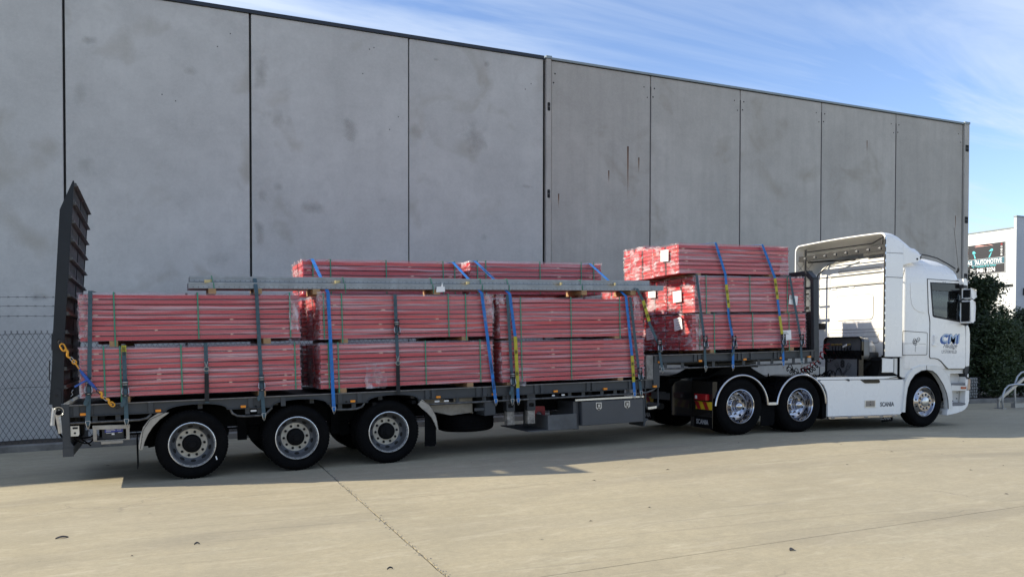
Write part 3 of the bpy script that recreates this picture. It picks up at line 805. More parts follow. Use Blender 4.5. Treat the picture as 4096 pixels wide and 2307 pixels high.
# deck, coaming beams with wheel arches
def arch_profile():
    top, low = 1.06, 0.925
    pts = [(-2.84, low)]
    for cx in (-1.315, 0.055, 1.405):
        pts += [(cx + 0.385 * -math.cos(t), low + 0.095 * math.sin(t) ** 0.8 if math.sin(t) > 0 else low) for t in [PI * i / 14 for i in range(15)]]
    pts += [(5.93, low), (5.93, top), (-2.84, top)]
    return pts
def beamside(y0, sgn, nm):
    ya, yb = (y0 + 0.03 * sgn, y0 + 0.045 * sgn)
    mb = MB().prism(arch_profile(), min(ya, yb), max(ya, yb))
    # flanges
    f = lambda a, b: (min(a, b), max(a, b))
    yl, yh = f(y0, y0 + 0.09 * sgn)
    mb.box(-2.84, 5.93, yl, yh, 1.060, 1.072, 1)
    yl, yh = f(y0 + 0.004 * sgn, y0 + 0.08 * sgn)
    for a, b in ((-2.84, -1.70), (-0.93, -0.33), (0.44, 1.02), (1.79, 5.93)):
        mb.box(a, b, yl, yh, 0.915, 0.925)
    for cx in (-1.315, 0.055, 1.405):
        pr = [(cx + 0.385 * -math.cos(t), 0.925 + 0.095 * max(0, math.sin(t)) ** 0.8) for t in [PI * i / 14 for i in range(15)]]
        for (xa, za), (xb, zb_) in zip(pr[:-1], pr[1:]):
            mb.add([(xa, yl, za), (xb, yl, zb_), (xb, yh, zb_), (xa, yh, za), (xa, yl, za - .01), (xb, yl, zb_ - .01), (xb, yh, zb_ - .01), (xa, yh, za - .01)],
                   [(0, 1, 2, 3), (7, 6, 5, 4), (0, 4, 5, 1), (2, 6, 7, 3)])
    o = mb.build(nm, [M_grey, M_worn], TRL, bevel=0.003, seg=1)
    return o
beamside(0.0, 1, 'side_beam'); beamside(2.5, -1, 'side_beam')
mb = MB()
for x in (-2.76, -2.6, -1.885, -0.62, -0.18, 0.62, 0.9, 1.93, 2.03, 2.75, 2.86, 3.74, 3.85, 4.68, 4.78, 5.48, 5.6, 5.8):
    mb = MB().box(x - 0.032, x + 0.032, 0.006, 0.0295, 0.926, 1.059)
    mb.build('rib', M_grey, TRL, bevel=0.002, seg=1)
mb = MB()
for x in (-2.63, -1.87, -0.55, -0.47, 0.71, 1.96, 2.06, 2.78, 2.9, 3.76, 3.88, 4.72, 5.52):
    mb.lathe([(0.0001, 0), (0.017, 0), (0.017, 0.005)], x, 0.94, 10, y0=0.0235)
stuff(mb.build('rope_hole', M_hole, TRL))
mb = MB().box(-2.84, 5.92, 0.09, 2.41, 1.03, 1.058)
for i in range(18): mb.box(-2.8 + i * 0.5, -2.74 + i * 0.5, 0.095, 2.405, 0.94, 1.029)
mb.build('deck', M_trim, TRL)
for x in (-2.683, -1.795, -0.718, 0.80, 2.10, 3.015, 4.08, 4.993, 5.955):
    l = MB().prism(rrect(-0.034, 0.034, -0.016, 0.016, 0.005, 2), -0.012, 0.03).build('marker_light', M_amber, TRL, bevel=0.003, seg=1)
    l.location = (x, 0.004, 0.947)
# rope rail
for path in ([(-2.84, 0.838), (-2.02, 0.836), (-1.93, 0.856), (-1.88, 0.905)],
             [(-0.885, 0.912), (-0.86, 0.86), (-0.80, 0.822), (-0.68, 0.808), (-0.50, 0.810), (-0.41, 0.835), (-0.33, 0.912)],
             [(0.475, 0.915), (0.50, 0.86), (0.57, 0.832), (0.72, 0.828), (0.86, 0.832), (0.94, 0.86), (0.975, 0.91)],
             [(1.80, 0.905), (1.84, 0.858), (1.92, 0.838), (2.6, 0.838), (4.0, 0.84), (5.6, 0.84), (5.80, 0.85), (5.93, 0.885), (6.0, 0.925)]):
    MB().tube([(x, 0.03, z) for x, z in path], 0.017, 8).build('rope_rail', M_pipe, TRL, smooth=60)
mb = MB()
for x in (-2.55, -2.28, -0.66, -0.5, 0.62, 0.82, 2.42, 2.86, 3.2, 3.62, 4.35, 4.6, 4.95, 5.2, 5.45, 5.7):
    mb = MB().box(x - 0.03, x + 0.03, 0.04, 0.05, 0.838, 0.915)
    mb.build('rail_hanger', M_grey, TRL)
mb = MB()
for x0_, x1_ in ((-0.62, -0.52), (2.05, 2.15), (2.2, 2.3), (4.03, 4.1), (4.2, 4.28)):
    mb = MB().prism(rrect(x0_, x1_ - .02, 0.868, 0.892, 0.01, 2), 0.036, 0.05)
    mb.build('side_lamp', M_paper, TRL)
# main chassis beams, cross members, suspension
mb = MB()
for y in (0.75, 1.62):
    mb.prism([(-2.7, 0.70), (-2.2, 0.62), (5.2, 0.60), (5.8, 0.66), (5.8, 0.92), (-2.7, 0.92)], y, y + 0.012)
    mb.box(-2.2, 5.2, y - 0.06, y + 0.07, 0.585, 0.60)
for i in range(14): mb.box(-2.5 + 0.6 * i, -2.44 + 0.6 * i, 0.05, 2.45, 0.86, 0.91)
mb.build('chassis_beam', M_dark, TRL)
for x in (-1.387, 0, 1.33):
    for y in (0.78, 1.62):
        mb = MB().prism([(x - 0.62, 0.62), (x - 0.45, 0.62), (x - 0.42, 0.40), (x - 0.55, 0.38)], y, y + 0.1)
        mb.bar((x - 0.5, y + 0.05, 0.44), (x + 0.42, y + 0.05, 0.40), 0.09, 0.07)
        mb.lathe([(0.0001, 0), (0.11, 0), (0.11, 0.2), (0.0001, 0.2)], x + 0.42, 0.55, 14, y0=y - 0.05)
        mb.build('suspension', M_dark, TRL)

# low dark valance behind the wheels (spray suppression)
for xa in (-2.0, -0.75, 0.6): MB().box(xa, xa + .13, 0.66, 0.70, 0.42, 0.9).build('spray_panel', M_dark, TRL)
# rear: tail frame, bumper, electrics
mb = MB().prism([(-2.923, 0.532), (-2.923, 1.08), (-2.838, 1.076), (-2.838, 0.60), (-2.80, 0.532)], -0.004, 0.02)
mb.prism([(-2.925, 0.42), (-2.925, 0.532), (-2.808, 0.532), (-2.808, 0.42)], -0.004, 2.5)
mb.prism([(-2.92, 0.532), (-2.92, 1.05), (-2.84, 1.05), (-2.84, 0.55)], 2.46, 2.49)
mb.box(-2.90, -2.84, 0.02, 2.46, 0.90, 1.05)
for y in (0.74, 1.7): mb.box(-2.88, -2.80, y, y + 0.06, 0.53, 0.92)
mb.build('tail_frame', M_grey, TRL, bevel=0.004, seg=1)
MB().box(-2.872, -2.842, 0.03, 2.46, 0.50, 0.90).build('tail_panel', M_trim, TRL)
mb = MB().prism([(-2.835, 0.80), (-2.835, 0.67), (-2.75, 0.67), (-2.735, 0.69), (-2.735, 0.80)], 0.03, 0.036)
mb.prism(rrect(-2.81, -2.75, 0.762, 0.788, 0.008, 2), 0.018, 0.03, 1); mb.lathe([(0.0001, 0), (0.014, 0), (0.014, .004)], -2.785, 0.71, 10, 1, y0=0.027)
mb.build('lamp_bracket', [M_alu, M_hole], TRL)
mb = MB()
for k, (a, b, c) in enumerate((((-2.83, .1, .70), (-2.68, .12, .60), (-2.62, .2, .52)), ((-2.83, .12, .66), (-2.66, .16, .60), (-2.58, .2, .66)), ((-2.80, .08, .63), (-2.63, .1, .50), (-2.58, .14, .62)), ((-2.96, .05, .92), (-3.02, .06, .78), (-2.93, .04, .66)), ((-2.96, .07, .9), (-3.0, .08, .72), (-2.9, .06, .63)))):
    a, b, c = Vector(a), Vector(b), Vector(c)
    mb.tube([a * (1 - t) ** 2 + b * 2 * t * (1 - t) + c * t * t for t in [i / 10 for i in range(11)]], 0.010, 6)
mb.build('cable', M_rub, TRL, smooth=60)
# battery box
mb = MB().prism([(-2.578, 0.745), (-2.578, 0.79), (-2.145, 0.78), (-2.150, 0.735)], 0.02, 0.05).box(-2.578, -2.535, 0.02, 0.05, 0.595, 0.745).box(-2.19, -2.15, 0.02, 0.05, 0.588, 0.735)
mb.box(-2.578, -2.15, 0.05, 0.40, 0.583, 0.595).box(-2.49, -2.23, 0.03, 0.05, 0.545, 0.583)
for x in (-2.56, -2.165): mb.lathe([(0.0001, 0), (0.012, 0), (0.012, .01)], x, 0.765, 10, y0=0.012)
bx = mb.build('battery_box', M_cream, TRL, bevel=0.003, seg=1)
bat = MB().box(-2.48, -2.22, 0.09, 0.38, 0.60, 0.75).build('battery', M_trim, bx, bevel=0.006)
MB().box(-2.445, -2.23, 0.086, 0.089, 0.69, 0.745).build('battery_label', M_batb, bx)
mb = MB()
for i, (x, z, w) in enumerate(((-2.43, 0.725, .10), (-2.43, 0.712, .11), (-2.43, 0.70, .06), (-2.30, 0.73, .06), (-2.30, 0.715, .05), (-2.43, .678, .1), (-2.29, .68, .05))): mb.box(x, x + w, 0.083, 0.085, z, z + 0.005)
mb.box(-2.365, -2.33, 0.083, 0.085, 0.655, 0.673)
mb.build('label_print', M_signw, bx)
MB().box(-2.53, -2.2, .42, .7, .6, .85).build('valve_box', M_dark, TRL)
# mudguards
def guard(path, w, m, nm):
    mb = MB(); th = 0.008
    for (xa, za), (xb, zb_) in zip(path[:-1], path[1:]):
        d = Vector((xb - xa, 0, zb_ - za)).normalized(); n = Vector((-d.z, 0, d.x)) * th
        a = Vector((xa, 0, za)); b = Vector((xb, 0, zb_))
        mb.add([(p.x, y, p.z) for y in (0.0, w) for p in (a, b, b + n, a + n)], [(0, 1, 2, 3), (7, 6, 5, 4), (0, 4, 5, 1), (2, 6, 7, 3)])
    return mb.build(nm, m, TRL)
mb = MB().prism([(-1.66, 0.915), (-1.80, 0.915), (-1.90, 0.85), (-1.985, 0.74), (-2.025, 0.62), (-2.045, 0.50), (-2.045, 0.44), (-2.00, 0.44), (-1.975, 0.54), (-1.93, 0.64), (-1.87, 0.735), (-1.78, 0.83)], 0.0, 0.03)
mb.build('mudguard', M_cream, TRL, bevel=0.004, seg=1)
g_ = guard([(-1.72, 0.92), (-1.90, 0.84), (-1.99, 0.70), (-2.03, 0.46)], 0.6, M_dark, 'mudguard_liner')
mb = MB().box(-2.072, -2.062, 0.01, 0.6, 0.19, 0.60); mb.build('mud_flap', M_rub, TRL)
mb = MB().prism([(1.84, 0.92), (1.93, 0.86), (2.0, 0.775), (2.05, 0.66), (2.075, 0.55), (2.083, 0.47), (2.073, 0.46), (2.045, 0.53), (1.99, 0.64), (1.92, 0.72), (1.84, 0.79), (1.78, 0.85)], 0.0, 0.03)
mb.build('mudguard', M_cream, TRL, bevel=0.004, seg=1)
guard([(1.82, 0.91), (1.95, 0.84), (2.05, 0.68), (2.08, 0.46)], 0.6, M_dark, 'mudguard_liner')
mb = MB().prism([(1.88, 0.21), (1.9, 0.8), (2.06, 0.6), (2.065, 0.47), (2.06, 0.24), (2.04, 0.205)], 0.04, 0.055); mb.build('mud_flap', M_rub, TRL)
# tank, spare wheel, brackets, legs, tray, tool box
MB().prism([(2.0, 0.89), (2.75, 0.89), (2.75, 0.66), (2.4, 0.655), (2.12, 0.70)], 0.30, 0.9).build('air_tank', M_cream, TRL, bevel=0.03, seg=3)
mb = MB().box(2.85, 2.862, .03, .4, .62, .9).prism([(2.86, 0.835), (3.03, 0.826), (3.03, 0.63), (2.86, 0.622)], 0.02, 0.03).box(3.018, 3.03, .03, .3, .63, .83)
mb.box(2.69, 2.85, 0.03, 0.04, 0.70, 0.745)
mb.build('bracket', M_grey, TRL, bevel=0.002, seg=1)
sp = bpy.data.objects.new('spare_wheel', None); COL.objects.link(sp); sp.parent = TRL
sp.location = (2.78, 0.72, 0.62); sp.rotation_euler = (R(-90), 0, 0)
for nm, me in (('tyre', ME_tyre), ('rim', ME_rim)): link(nm, me, sp)
for x in (3.295, 3.653):
    mb = MB().prism(rrect(x - .07, x + .07, 0.66, 0.93, 0.02, 3), 0.02, 0.16, 0, holes=[rrect(x - .045, x + .045, .72, .78, .018, 3)])
    mb.box(x - 0.062, x + 0.062, 0.03, 0.15, 0.45, 0.66, 1).prism(rrect(x - .044, x + .044, .721, .779, .018, 3), 0.06, 0.07, 2)
    mb.build('landing_leg', [M_trim, mat('scraped_leg', (0.30, 0.27, 0.23), 0.7, var=0.6, scale=14, dirt=(0.03, 0.028, 0.026, 0.9)), M_hole], TRL, bevel=0.006, seg=1)
mb = MB().box(3.94, 4.46, 0.02, 0.035, 0.32, 0.567).box(3.94, 3.955, 0.035, 1.0, 0.33, 0.56).box(4.445, 4.46, .035, 1.0, .33, .56).box(3.6, 4.44, .04, 1.2, .315, .33)
mb.build('storage_tray', mat('tray_grey', (0.09, 0.092, 0.095), 0.5, var=0.2, dirt=(0.02, 0.02, 0.02, 0.5), scale=5), TRL, bevel=0.003, seg=1)
mb = MB().prism(rrect(3.9, 4.12, .50, .68, .03, 3), .5, .53, 0, holes=[arc(4.01, .54, .055, 0, 360, 16)[:-1]]); mb.build('red_bracket', M_redr, TRL)
mb = MB().box(4.547, 5.725, 0.02, 0.7, 0.36, 0.757).box(4.44, 4.54, .10, .7, .30, .76)
tb = mb.build('tool_box', mat('tool_box_grey', (0.050, 0.054, 0.062), 0.38, var=0.12, scale=3), TRL, bevel=0.006)
MB().box(4.43, 5.73, 0.0, 0.03, 0.772, 0.80).build('tool_box_rail', M_alu, tb)
MB().prism([(4.56, 0.372), (4.56, 0.745), (5.715, 0.745), (5.715, 0.372)], 0.008, 0.019).build('lid', MATS['tool_box_grey'], tb, bevel=0.004)
for x in (4.862, 5.403):
    l = MB().prism([(-.055, .06), (-.05, .065), (.05, .065), (.055, .06), (.055, -.03), (.0, -.068), (-.055, -.03)], -0.004, 0.008, 0)
    l.prism(rrect(-.036, .036, -.022, .048, .008, 3), -0.006, -0.003, 1); l.box(-.02, .022, -.012, -.005, -.012, .035, 0); l.lathe([(.0001, 0), (.014, 0), (.016, .008)], 0.0, -0.045, 12, 1, y0=-0.010)
    lo = l.build('latch', [M_steel, M_hole], tb, bevel=0.002, seg=1); lo.location = (x, 0.003, 0.664)
mb = MB().prism([(5.735, 0.76), (5.735, 0.28), (5.76, 0.28), (5.78, 0.36), (5.84, 0.40), (5.77, 0.42), (5.765, 0.76)], 0.03, 0.5); mb.build('box_end', M_grey, TRL)
# step hoop at the front of the lower deck
MB().tube([(5.80, 0.06, 0.92), (5.80, 0.06, 0.62), (5.83, 0.06, 0.575), (6.02, 0.06, 0.59), (6.05, 0.06, 0.63), (6.05, 0.06, 0.93)], 0.014, 8).build('step_hoop', M_grey, TRL, smooth=60)
MB().bar((5.84, 0.06, 0.578), (6.01, 0.06, 0.59), 0.03, 0.04).build('step_tread', M_alu, TRL)
# neck: riser post and upper deck
mb = MB().box(5.795, 5.925, 0.0, 0.12, 1.074, 1.478).box(5.795, 5.925, 2.38, 2.5, 1.074, 1.478).box(5.81, 5.92, 0.12, 2.38, 1.07, 1.47)
mb.build('riser_post', M_worn, TRL, bevel=0.004, seg=1)
mb = MB().prism([(5.93, 0.926), (6.05, 0.926), (6.052, 1.25), (6.05, 1.345), (5.93, 1.345)], 0.0, 0.02).prism([(5.93, 0.926), (6.05, 0.926), (6.05, 1.345), (5.93, 1.345)], 2.48, 2.5)
mb.box(5.93, 5.945, 0.02, 2.48, 0.94, 1.46)
mb.build('neck_plate', M_grey, TRL, bevel=0.003, seg=1)
for y0, sg, nm in ((0.0, 1, 'neck_beam'), (2.5, -1, 'neck_beam')):
    f = lambda a, b: (min(y0 + a * sg, y0 + b * sg), max(y0 + a * sg, y0 + b * sg))
    mb = MB(); a, b = f(0.03, 0.045); mb.box(5.93, 9.585, a, b, 1.345, 1.465)
    a, b = f(0, 0.09); mb.box(5.93, 9.585, a, b, 1.465, 1.477, 1); a, b = f(0.004, 0.08); mb.box(5.93, 9.585, a, b, 1.335, 1.345)
    mb.build(nm, [M_grey, M_worn], TRL, bevel=0.003, seg=1)
mb = MB()
for x in (5.99, 6.80, 6.88, 7.74, 7.82, 8.02, 8.55, 8.63, 9.42, 9.53): MB().box(x - 0.03, x + 0.03, 0.006, 0.0295, 1.346, 1.464).build('rib', M_grey, TRL, bevel=0.002, seg=1)
for x in (6.2, 6.55, 7.2, 7.86, 8.2, 8.5, 9.0, 9.3): MB().box(x - 0.03, x + 0.03, 0.04, 0.05, 1.236, 1.335).build('rail_hanger', M_grey, TRL)
mb = MB().box(5.94, 9.58, 0.09, 2.41, 1.44, 1.464)
for y in (0.75, 1.62): mb.prism([(5.93, 1.05), (6.10, 1.275), (9.5, 1.275), (9.5, 1.44), (5.93, 1.44)], y, y + 0.014)
for i in range(8): mb.box(6.1 + i * .45, 6.16 + i * .45, .095, 2.405, 1.34, 1.438)
mb.box(7.5, 8.6, .6, 1.9, 1.24, 1.275)
mb.build('neck_deck', M_trim, TRL)
MB().tube([(6.06, 0.03, 1.237), (7.9, 0.03, 1.236), (9.30, 0.03, 1.240), (9.42, 0.03, 1.255), (9.52, 0.03, 1.30), (9.54, 0.03, 1.34)], 0.016, 8).build('rope_rail', M_pipe, TRL, smooth=60)
for x, z in ((6.064, 1.355), (6.892, 1.352), (7.854, 1.352), (8.677, 1.352), (9.342, 1.357)):
    l = MB().prism(rrect(-0.034, 0.034, -0.016, 0.016, 0.005, 2), -0.012, 0.03).build('marker_light', M_amber, TRL, bevel=0.003, seg=1)
    l.location = (x, 0.004, z)
mb = MB()
for x in (6.12, 6.95, 7.95, 9.4): mb.lathe([(0.0001, 0), (0.016, 0), (0.016, 0.005)], x, 1.36, 10, y0=0.0235)
stuff(mb.build('rope_hole', M_hole, TRL))
# headboard
mb = MB()
for y in (0.0, 2.41):
    s_ = 1 if y == 0 else -1
    mb.box(9.46, 9.58, y, y + 0.09, 1.28 if y == 0 else 1.34, 2.80)
    c0 = y + 0.045
    mb.bar((9.52, c0, 2.79), (9.52, c0 + 0.14 * s_, 2.92), 0.09, 0.119, up=(0, 0, 1))
mb.box(9.465, 9.575, 0.14, 2.36, 2.885, 2.965)
for y in (0.5, 1.0, 1.5, 2.0): mb.box(9.50, 9.54, y, y + 0.04, 2.2, 2.884)
for y in (0.3, 2.15): mb.box(9.50, 9.54, y, y + 0.05, 2.2, 2.884)
mb.box(9.49, 9.54, 0.09, 2.41, 2.62, 2.66)
hb = mb.build('headboard', M_grey, TRL, bevel=0.006, seg=1)
chk = mat('checker_plate', (0.05, 0.052, 0.055), 0.4, var=0.3, metal=0.3, scale=40)
MB().box(9.50, 9.52, 0.09, 2.41, 1.47, 2.2).build('headboard_panel', chk, hb)
mb = MB()
for i in range(46):
    for j in range(14):
        a = R(45 if (i + j) % 2 else -45)
        mb.obox(Matrix.Translation((9.498, 0.12 + i * 0.05, 1.5 + j * 0.05)) @ Matrix.Rotation(a, 4, 'X'), 0.004, 0.028, 0.007)
stuff(mb.build('checker_stud', M_plate, hb))

# ramps: two leaves standing upright at the tail
rm_in = mat('ramp_steel', (0.055, 0.056, 0.06), 0.6, var=0.5, scale=6, metal=0.0, dirt=(0.11, 0.10, 0.09, 0.4), spec=0.3)
rm_cl = mat('ramp_cleat_steel', (0.085, 0.083, 0.08), 0.55, var=0.5, scale=9, metal=0.2)
def ramp_leaf(y0, y1):
    e = bpy.data.objects.new('loading_ramp', None); COL.objects.link(e); e.parent = TRL; e.location = (0, y0, 0)
    w = y1 - y0
    side = [(-3.06, 1.09), (-3.012, 1.60), (-2.99, 1.975), (-2.862, 3.555), (-2.70, 3.93), (-2.688, 3.925), (-2.857, 1.973), (-2.905, 1.09)]
    mb = MB().prism(side, 0.0, 0.03).prism(side, w - 0.03, w)
    if y0 < .5:
        mb.prism([(-3.004, 1.98), (-2.858, 1.98), (-2.876, 1.776), (-3.014, 1.776)], -0.006, 0.0)
        mb.prism([(-3.025, 1.05), (-3.025, 1.25), (-2.985, 1.289), (-2.95, 1.289), (-2.92, 1.25), (-2.93, 1.02)], -0.012, 0.0)
        mb.lathe([(0.0001, 0), (0.022, 0), (0.022, .004)], -2.925, 1.90, 12, 1, y0=-0.010); mb.lathe([(0.0001, 0), (0.02, 0), (0.02, .004)], -2.975, 1.20, 12, 1, y0=-0.016)
        mb.tube([(-3.03, -0.005, 1.65), (-3.035, -0.03, 1.64), (-3.045, -0.03, 1.40), (-3.04, -0.005, 1.39)], 0.008, 6)
    mb.build('ramp_side', [M_ramp, M_hole], e, bevel=0.004, seg=1)
    # deck sheet, with round holes through it
    xf = lambda z: -2.857 + (z - 1.973) / (3.93 - 1.973) * 0.168 if z > 1.973 else -2.905 + (z - 1.09) / 0.883 * 0.048
    n = 12; zs = [1.09 + (3.90 - 1.09) * i / n for i in range(n + 1)]
    for i in range(n):
        za, zb_ = zs[i], zs[i + 1]
        holes = []
        if i % 2 == 1:
            holes = [(0.22 + k * 0.10) for k in range(int((w - 0.35) / 0.10))]
        ring = [(0.03, za), (w - 0.03, za), (w - 0.03, zb_), (0.03, zb_)]
        hl = [[(c + 0.028 * math.cos(2 * PI * j / 10), (za + zb_) / 2 - 0.01 + 0.05 * math.sin(2 * PI * j / 10)) for j in range(10)] for c in holes]
        t = MB().prism(ring, -0.004, 0.004, 0, holes=hl)
        t.v = [(xf(q[2]) - 0.012 + q[1], q[0], q[2]) for q in t.v]
        t.build('deck_plate', rm_in, e, weld=True)
        c = MB()
        c.bar((xf(zb_) + 0.004, 0.02, zb_ - 0.02), (xf(zb_) + 0.004, w - 0.02, zb_ - 0.02), 0.045, 0.05, up=(1, 0, 0))
        c.bar((xf(zb_) + 0.03, 0.02, zb_ - 0.035), (xf(zb_) + 0.03, w - 0.02, zb_ - 0.035), 0.03, 0.012, up=(1, 0, 0))
        c.build('cleat', rm_cl, e, bevel=0.003, seg=1)
    return e
ramp_leaf(0.02, 1.225); ramp_leaf(1.24, 2.46)
mb = MB()
for y in (0.08, 1.04, 1.40, 2.38): mb.tube([(-2.95, y, 1.02), (-2.95, y + 0.05, 1.02)], 0.045, 12)
mb.tube([(-3.0, 0.06, 1.06), (-3.03, 0.06, 0.82)], 0.035, 12); mb.tube([(-2.96, 0.05, 0.95), (-2.93, 0.05, 0.72)], 0.05, 10)
mb.build('hinge_ram', M_steel, TRL, smooth=40)
MB().tube([(-2.955 + 0.055 * math.cos(t), -0.012, 1.0 + 0.055 * math.sin(t)) for t in [2 * PI * i / 20 for i in range(20)]], 0.007, 6, closed=True).build('ring_handle', M_alu, TRL, smooth=60)
mb = MB().prism([(-3.02, 0.98), (-2.9, 1.03), (-2.87, 0.75), (-2.97, 0.70), (-3.0, 0.8)], 0.03, 0.10); mb.build('hinge_plate', M_dark, TRL)

# ================================================================== LOAD: red packs
rp = random.Random(11)
BEAM = {}
def beam_mesh(L, W, h):
    key = (L, W, h)
    if key not in BEAM:
        mb = MB(); w2 = W * 0.46
        for ya in (0.0, W - w2):
            mb.box(0.012, L - 0.012, ya, ya + w2, 0, h)
        for xa in (0, L - 0.018):
            for ya in (0.0, W - w2): mb.box(xa, xa + 0.018, ya - 0.002, ya + w2 + 0.002, -0.004, h + 0.004)
        # shallow rolled groove lines on the near face
        mb.box(0.02, L - 0.02, -0.0025, -0.0002, h * 0.62, h * 0.82)
        BEAM[key] = mb.mesh('rack_beam', M_red)
    return BEAM[key]
def wrap_mesh(L, W, H, n, seed, drape=0.014, loose=()):
    """closed film cover (five sides) with puckered ends"""
    pitch = H / n; S = Vector((seed * 3.1, seed * 1.7, 0))
    def disp(p):
        x, y, z = p
        q = Vector((x * 1.2, y * 3, z * 6)) + S
        e = 0.010 * noise.noise(q * 2.0)
        x2, y2, z2 = x, y, z
        endf = max(0, 1 - min(x, L - x) / 0.12)
        ph = abs(math.sin(PI * z / pitch))
        out = 0.018 * (1 - ph) * endf + 0.012 * endf * noise.noise(Vector((y * 11, z * 16, seed)))
        if x < L / 2: x2 -= out * 1.0 + 0.004
        else: x2 += out * 1.0 + 0.004
        sidef = 1 if (y < 1e-4 or y > W - 1e-4) else 0
        if sidef:
            dd = 0.012 + 0.006 * noise.noise(Vector((x * 1.5, z * 34, seed * 2.0))) + 0.008 * endf * (1 - ph)
            y2 += -dd if y < W / 2 else dd
        if z > H - 1e-4:
            z2 += 0.012 + 0.012 * noise.noise(Vector((x * 4, y * 6, seed))) + 0.05 * max(0, endf - 0.3) * max(0, noise.noise(Vector((x * 9, y * 7, seed + 2))))
            for (lx, ly, lh, lr) in loose:
                d = ((x - lx) / lr) ** 2 + ((y - ly) / 0.3) ** 2
                z2 += lh * math.exp(-d * 2)
        if z < 1e-4: z2 -= drape * (0.35 + abs(noise.noise(Vector((x * 3.0, y * 3, seed + 5)))))
        return (x2, y2, z2)
    xs = [0, 0.02, 0.05, 0.09, 0.14] + [0.14 + (L - 0.28) * i / 22 for i in range(1, 22)] + [L - 0.14, L - 0.09, L - 0.05, L - 0.02, L]
    zs = [H * i / (3 * n) for i in range(3 * n + 1)]
    ys = [W * i / 8 for i in range(9)]
    mb = MB()
    def patch(A, B, f, mi):
        vs = [disp(f(a, b)) for b in B for a in A]; k = len(A)
        mb.add(vs, [(j * k + i, j * k + i + 1, (j + 1) * k + i + 1, (j + 1) * k + i) for j in range(len(B) - 1) for i in range(k - 1)], mi)
    patch(xs, zs, lambda a, b: (a, 0.0, b), 0)
    patch(xs, zs, lambda a, b: (a, W, b), 0)
    patch(xs, ys, lambda a, b: (a, b, H), 0)
    patch(ys, zs, lambda a, b: (0.0, a, b), 1)
    patch(ys, zs, lambda a, b: (L, a, b), 1)
    return mb.mesh('stretch_wrap', [M_film, M_filmE], smooth=180, weld=True)
def pack(x0, x1, y0, W, z0, z1, label, bands=(), bearers=(), bh=0.07, labels=(), loose=(), group='red packs wrapped in clear film', spacer=True, nlay=None):
    L = x1 - x0; H = z1 - z0
    seed = rp.randint(1, 900)
    root = thing('wrapped_beam_pack', label, 'beam pack', MT @ Matrix.Translation((x0, y0, z0 - bh)), group)
    n = nlay or max(6, round(H / 0.07)); pitch = H / n; h = pitch * 0.75
    me = beam_mesh(round(L, 2), round(W, 2), round(h, 4))
    for i in range(n):
        o = link('rack_beam', me, root); o.location = (rp.uniform(-0.008, 0.008), rp.uniform(-0.004, 0.004), bh + i * pitch)
    me = wrap_mesh(L, W, H, n, seed, loose=loose)
    o = link('stretch_wrap', me, root); o.location = (0, 0, bh)
    mb = MB()
    for i in range(1, n):
        for xx in (0.08, 0.16, L * 0.33, L * 0.66, L - 0.22, L - 0.1):
            if rp.random() < 0.28:
                xs = xx + rp.uniform(-.03, .03); mb.box(xs, xs + rp.uniform(.03, .06), -0.003, 0.1, bh + i * pitch - (pitch - h) + 0.001, bh + i * pitch - 0.001)
    if mb.v: stuff(mb.build('timber_spacer', M_paleT, root))
    mb = MB().box(0.02, L - 0.02, 0.03, W - 0.03, bh + 0.005, bh + H - 0.02)
    for bx_ in bearers:
        b = MB().box(-0.05, 0.05, -0.008, W, 0.0, bh - 0.004).build('timber_bearer', M_tan, root, bevel=0.003, seg=1); b.location = (bx_ - x0, 0, 0)
    for bx_ in bands:
        lo = bh * 0.1 if any(abs(bx_ - q) < 0.12 for q in bearers) else bh
        b = MB().box(-0.009, 0.009, -0.024, -0.022, lo, bh + H + 0.02).box(-0.009, 0.009, -0.022, W + 0.01, bh + H + 0.018, bh + H + 0.02)
        bo = b.build('green_band', M_green, root); bo.location = (bx_ - x0, 0, 0)
    for (kind, a, b_, w_, h_, rot) in labels:
        if kind == 'end':
            s_ = MB().box(-0.001, 0.001, -w_ / 2, w_ / 2, -h_ / 2, h_ / 2)
            for k in range(4): s_.box(-0.0022, -0.0012, -w_ * .3, w_ * (.1 + .07 * (k % 3)), h_ * (.3 - .2 * k), h_ * (.33 - .2 * k), 1)
            so = s_.build('label_sheet', [M_paper, M_ink], root); so.location = (-0.045, a, bh + b_); so.rotation_euler = (R(rot), 0, 0)
        else:
            s_ = MB().box(-w_ / 2, w_ / 2, -0.001, 0.001, -h_ / 2, h_ / 2)
            for k in range(3): s_.box(-w_ * .4, w_ * (.0 + .1 * (k % 3)), -0.0022, -0.0012, h_ * (.34 - .12 * k), h_ * (.38 - .12 * k), 1)
            so = s_.build('label_sheet', [M_orange if kind == 'orange' else M_paper, M_ink], root); so.location = (a - x0, -0.030, bh + b_); so.rotation_euler = (0, R(rot), 0)
    return root
# lower deck, near row
pack(-2.70, 0.07, 0.035, 1.15, 1.155, 1.795, 'wrapped red pack at the tail, bottom tier beside the ramp', (-2.42, -2.23, -1.49, 0.0), (-2.18, -0.46), 0.082)
pack(-2.69, 0.08, 0.035, 1.15, 1.885, 2.495, 'wrapped red pack at the tail, upper tier under the steel beams', (-2.28, -1.26, -0.05), (-2.30, -0.37), 0.082)
pack(0.36, 3.01, 0.035, 1.15, 1.145, 1.785, 'wrapped red pack between two blue straps, bottom tier above the front trailer wheel', (0.47, 0.61, 1.92, 2.80), (0.67, 2.63), 0.072)
pack(0.37, 3.02, 0.035, 1.15, 1.855, 2.485, 'wrapped red pack between two blue straps, upper tier with loose film at its right end', (0.42, 0.68, 2.30, 2.58), (0.71, 2.56), 0.065)
pack(3.17, 5.76, 0.035, 1.15, 1.125, 1.765, 'wrapped red pack above the grey tool box, bottom tier with torn film', (3.5, 4.38), (3.30, 5.3), 0.055)
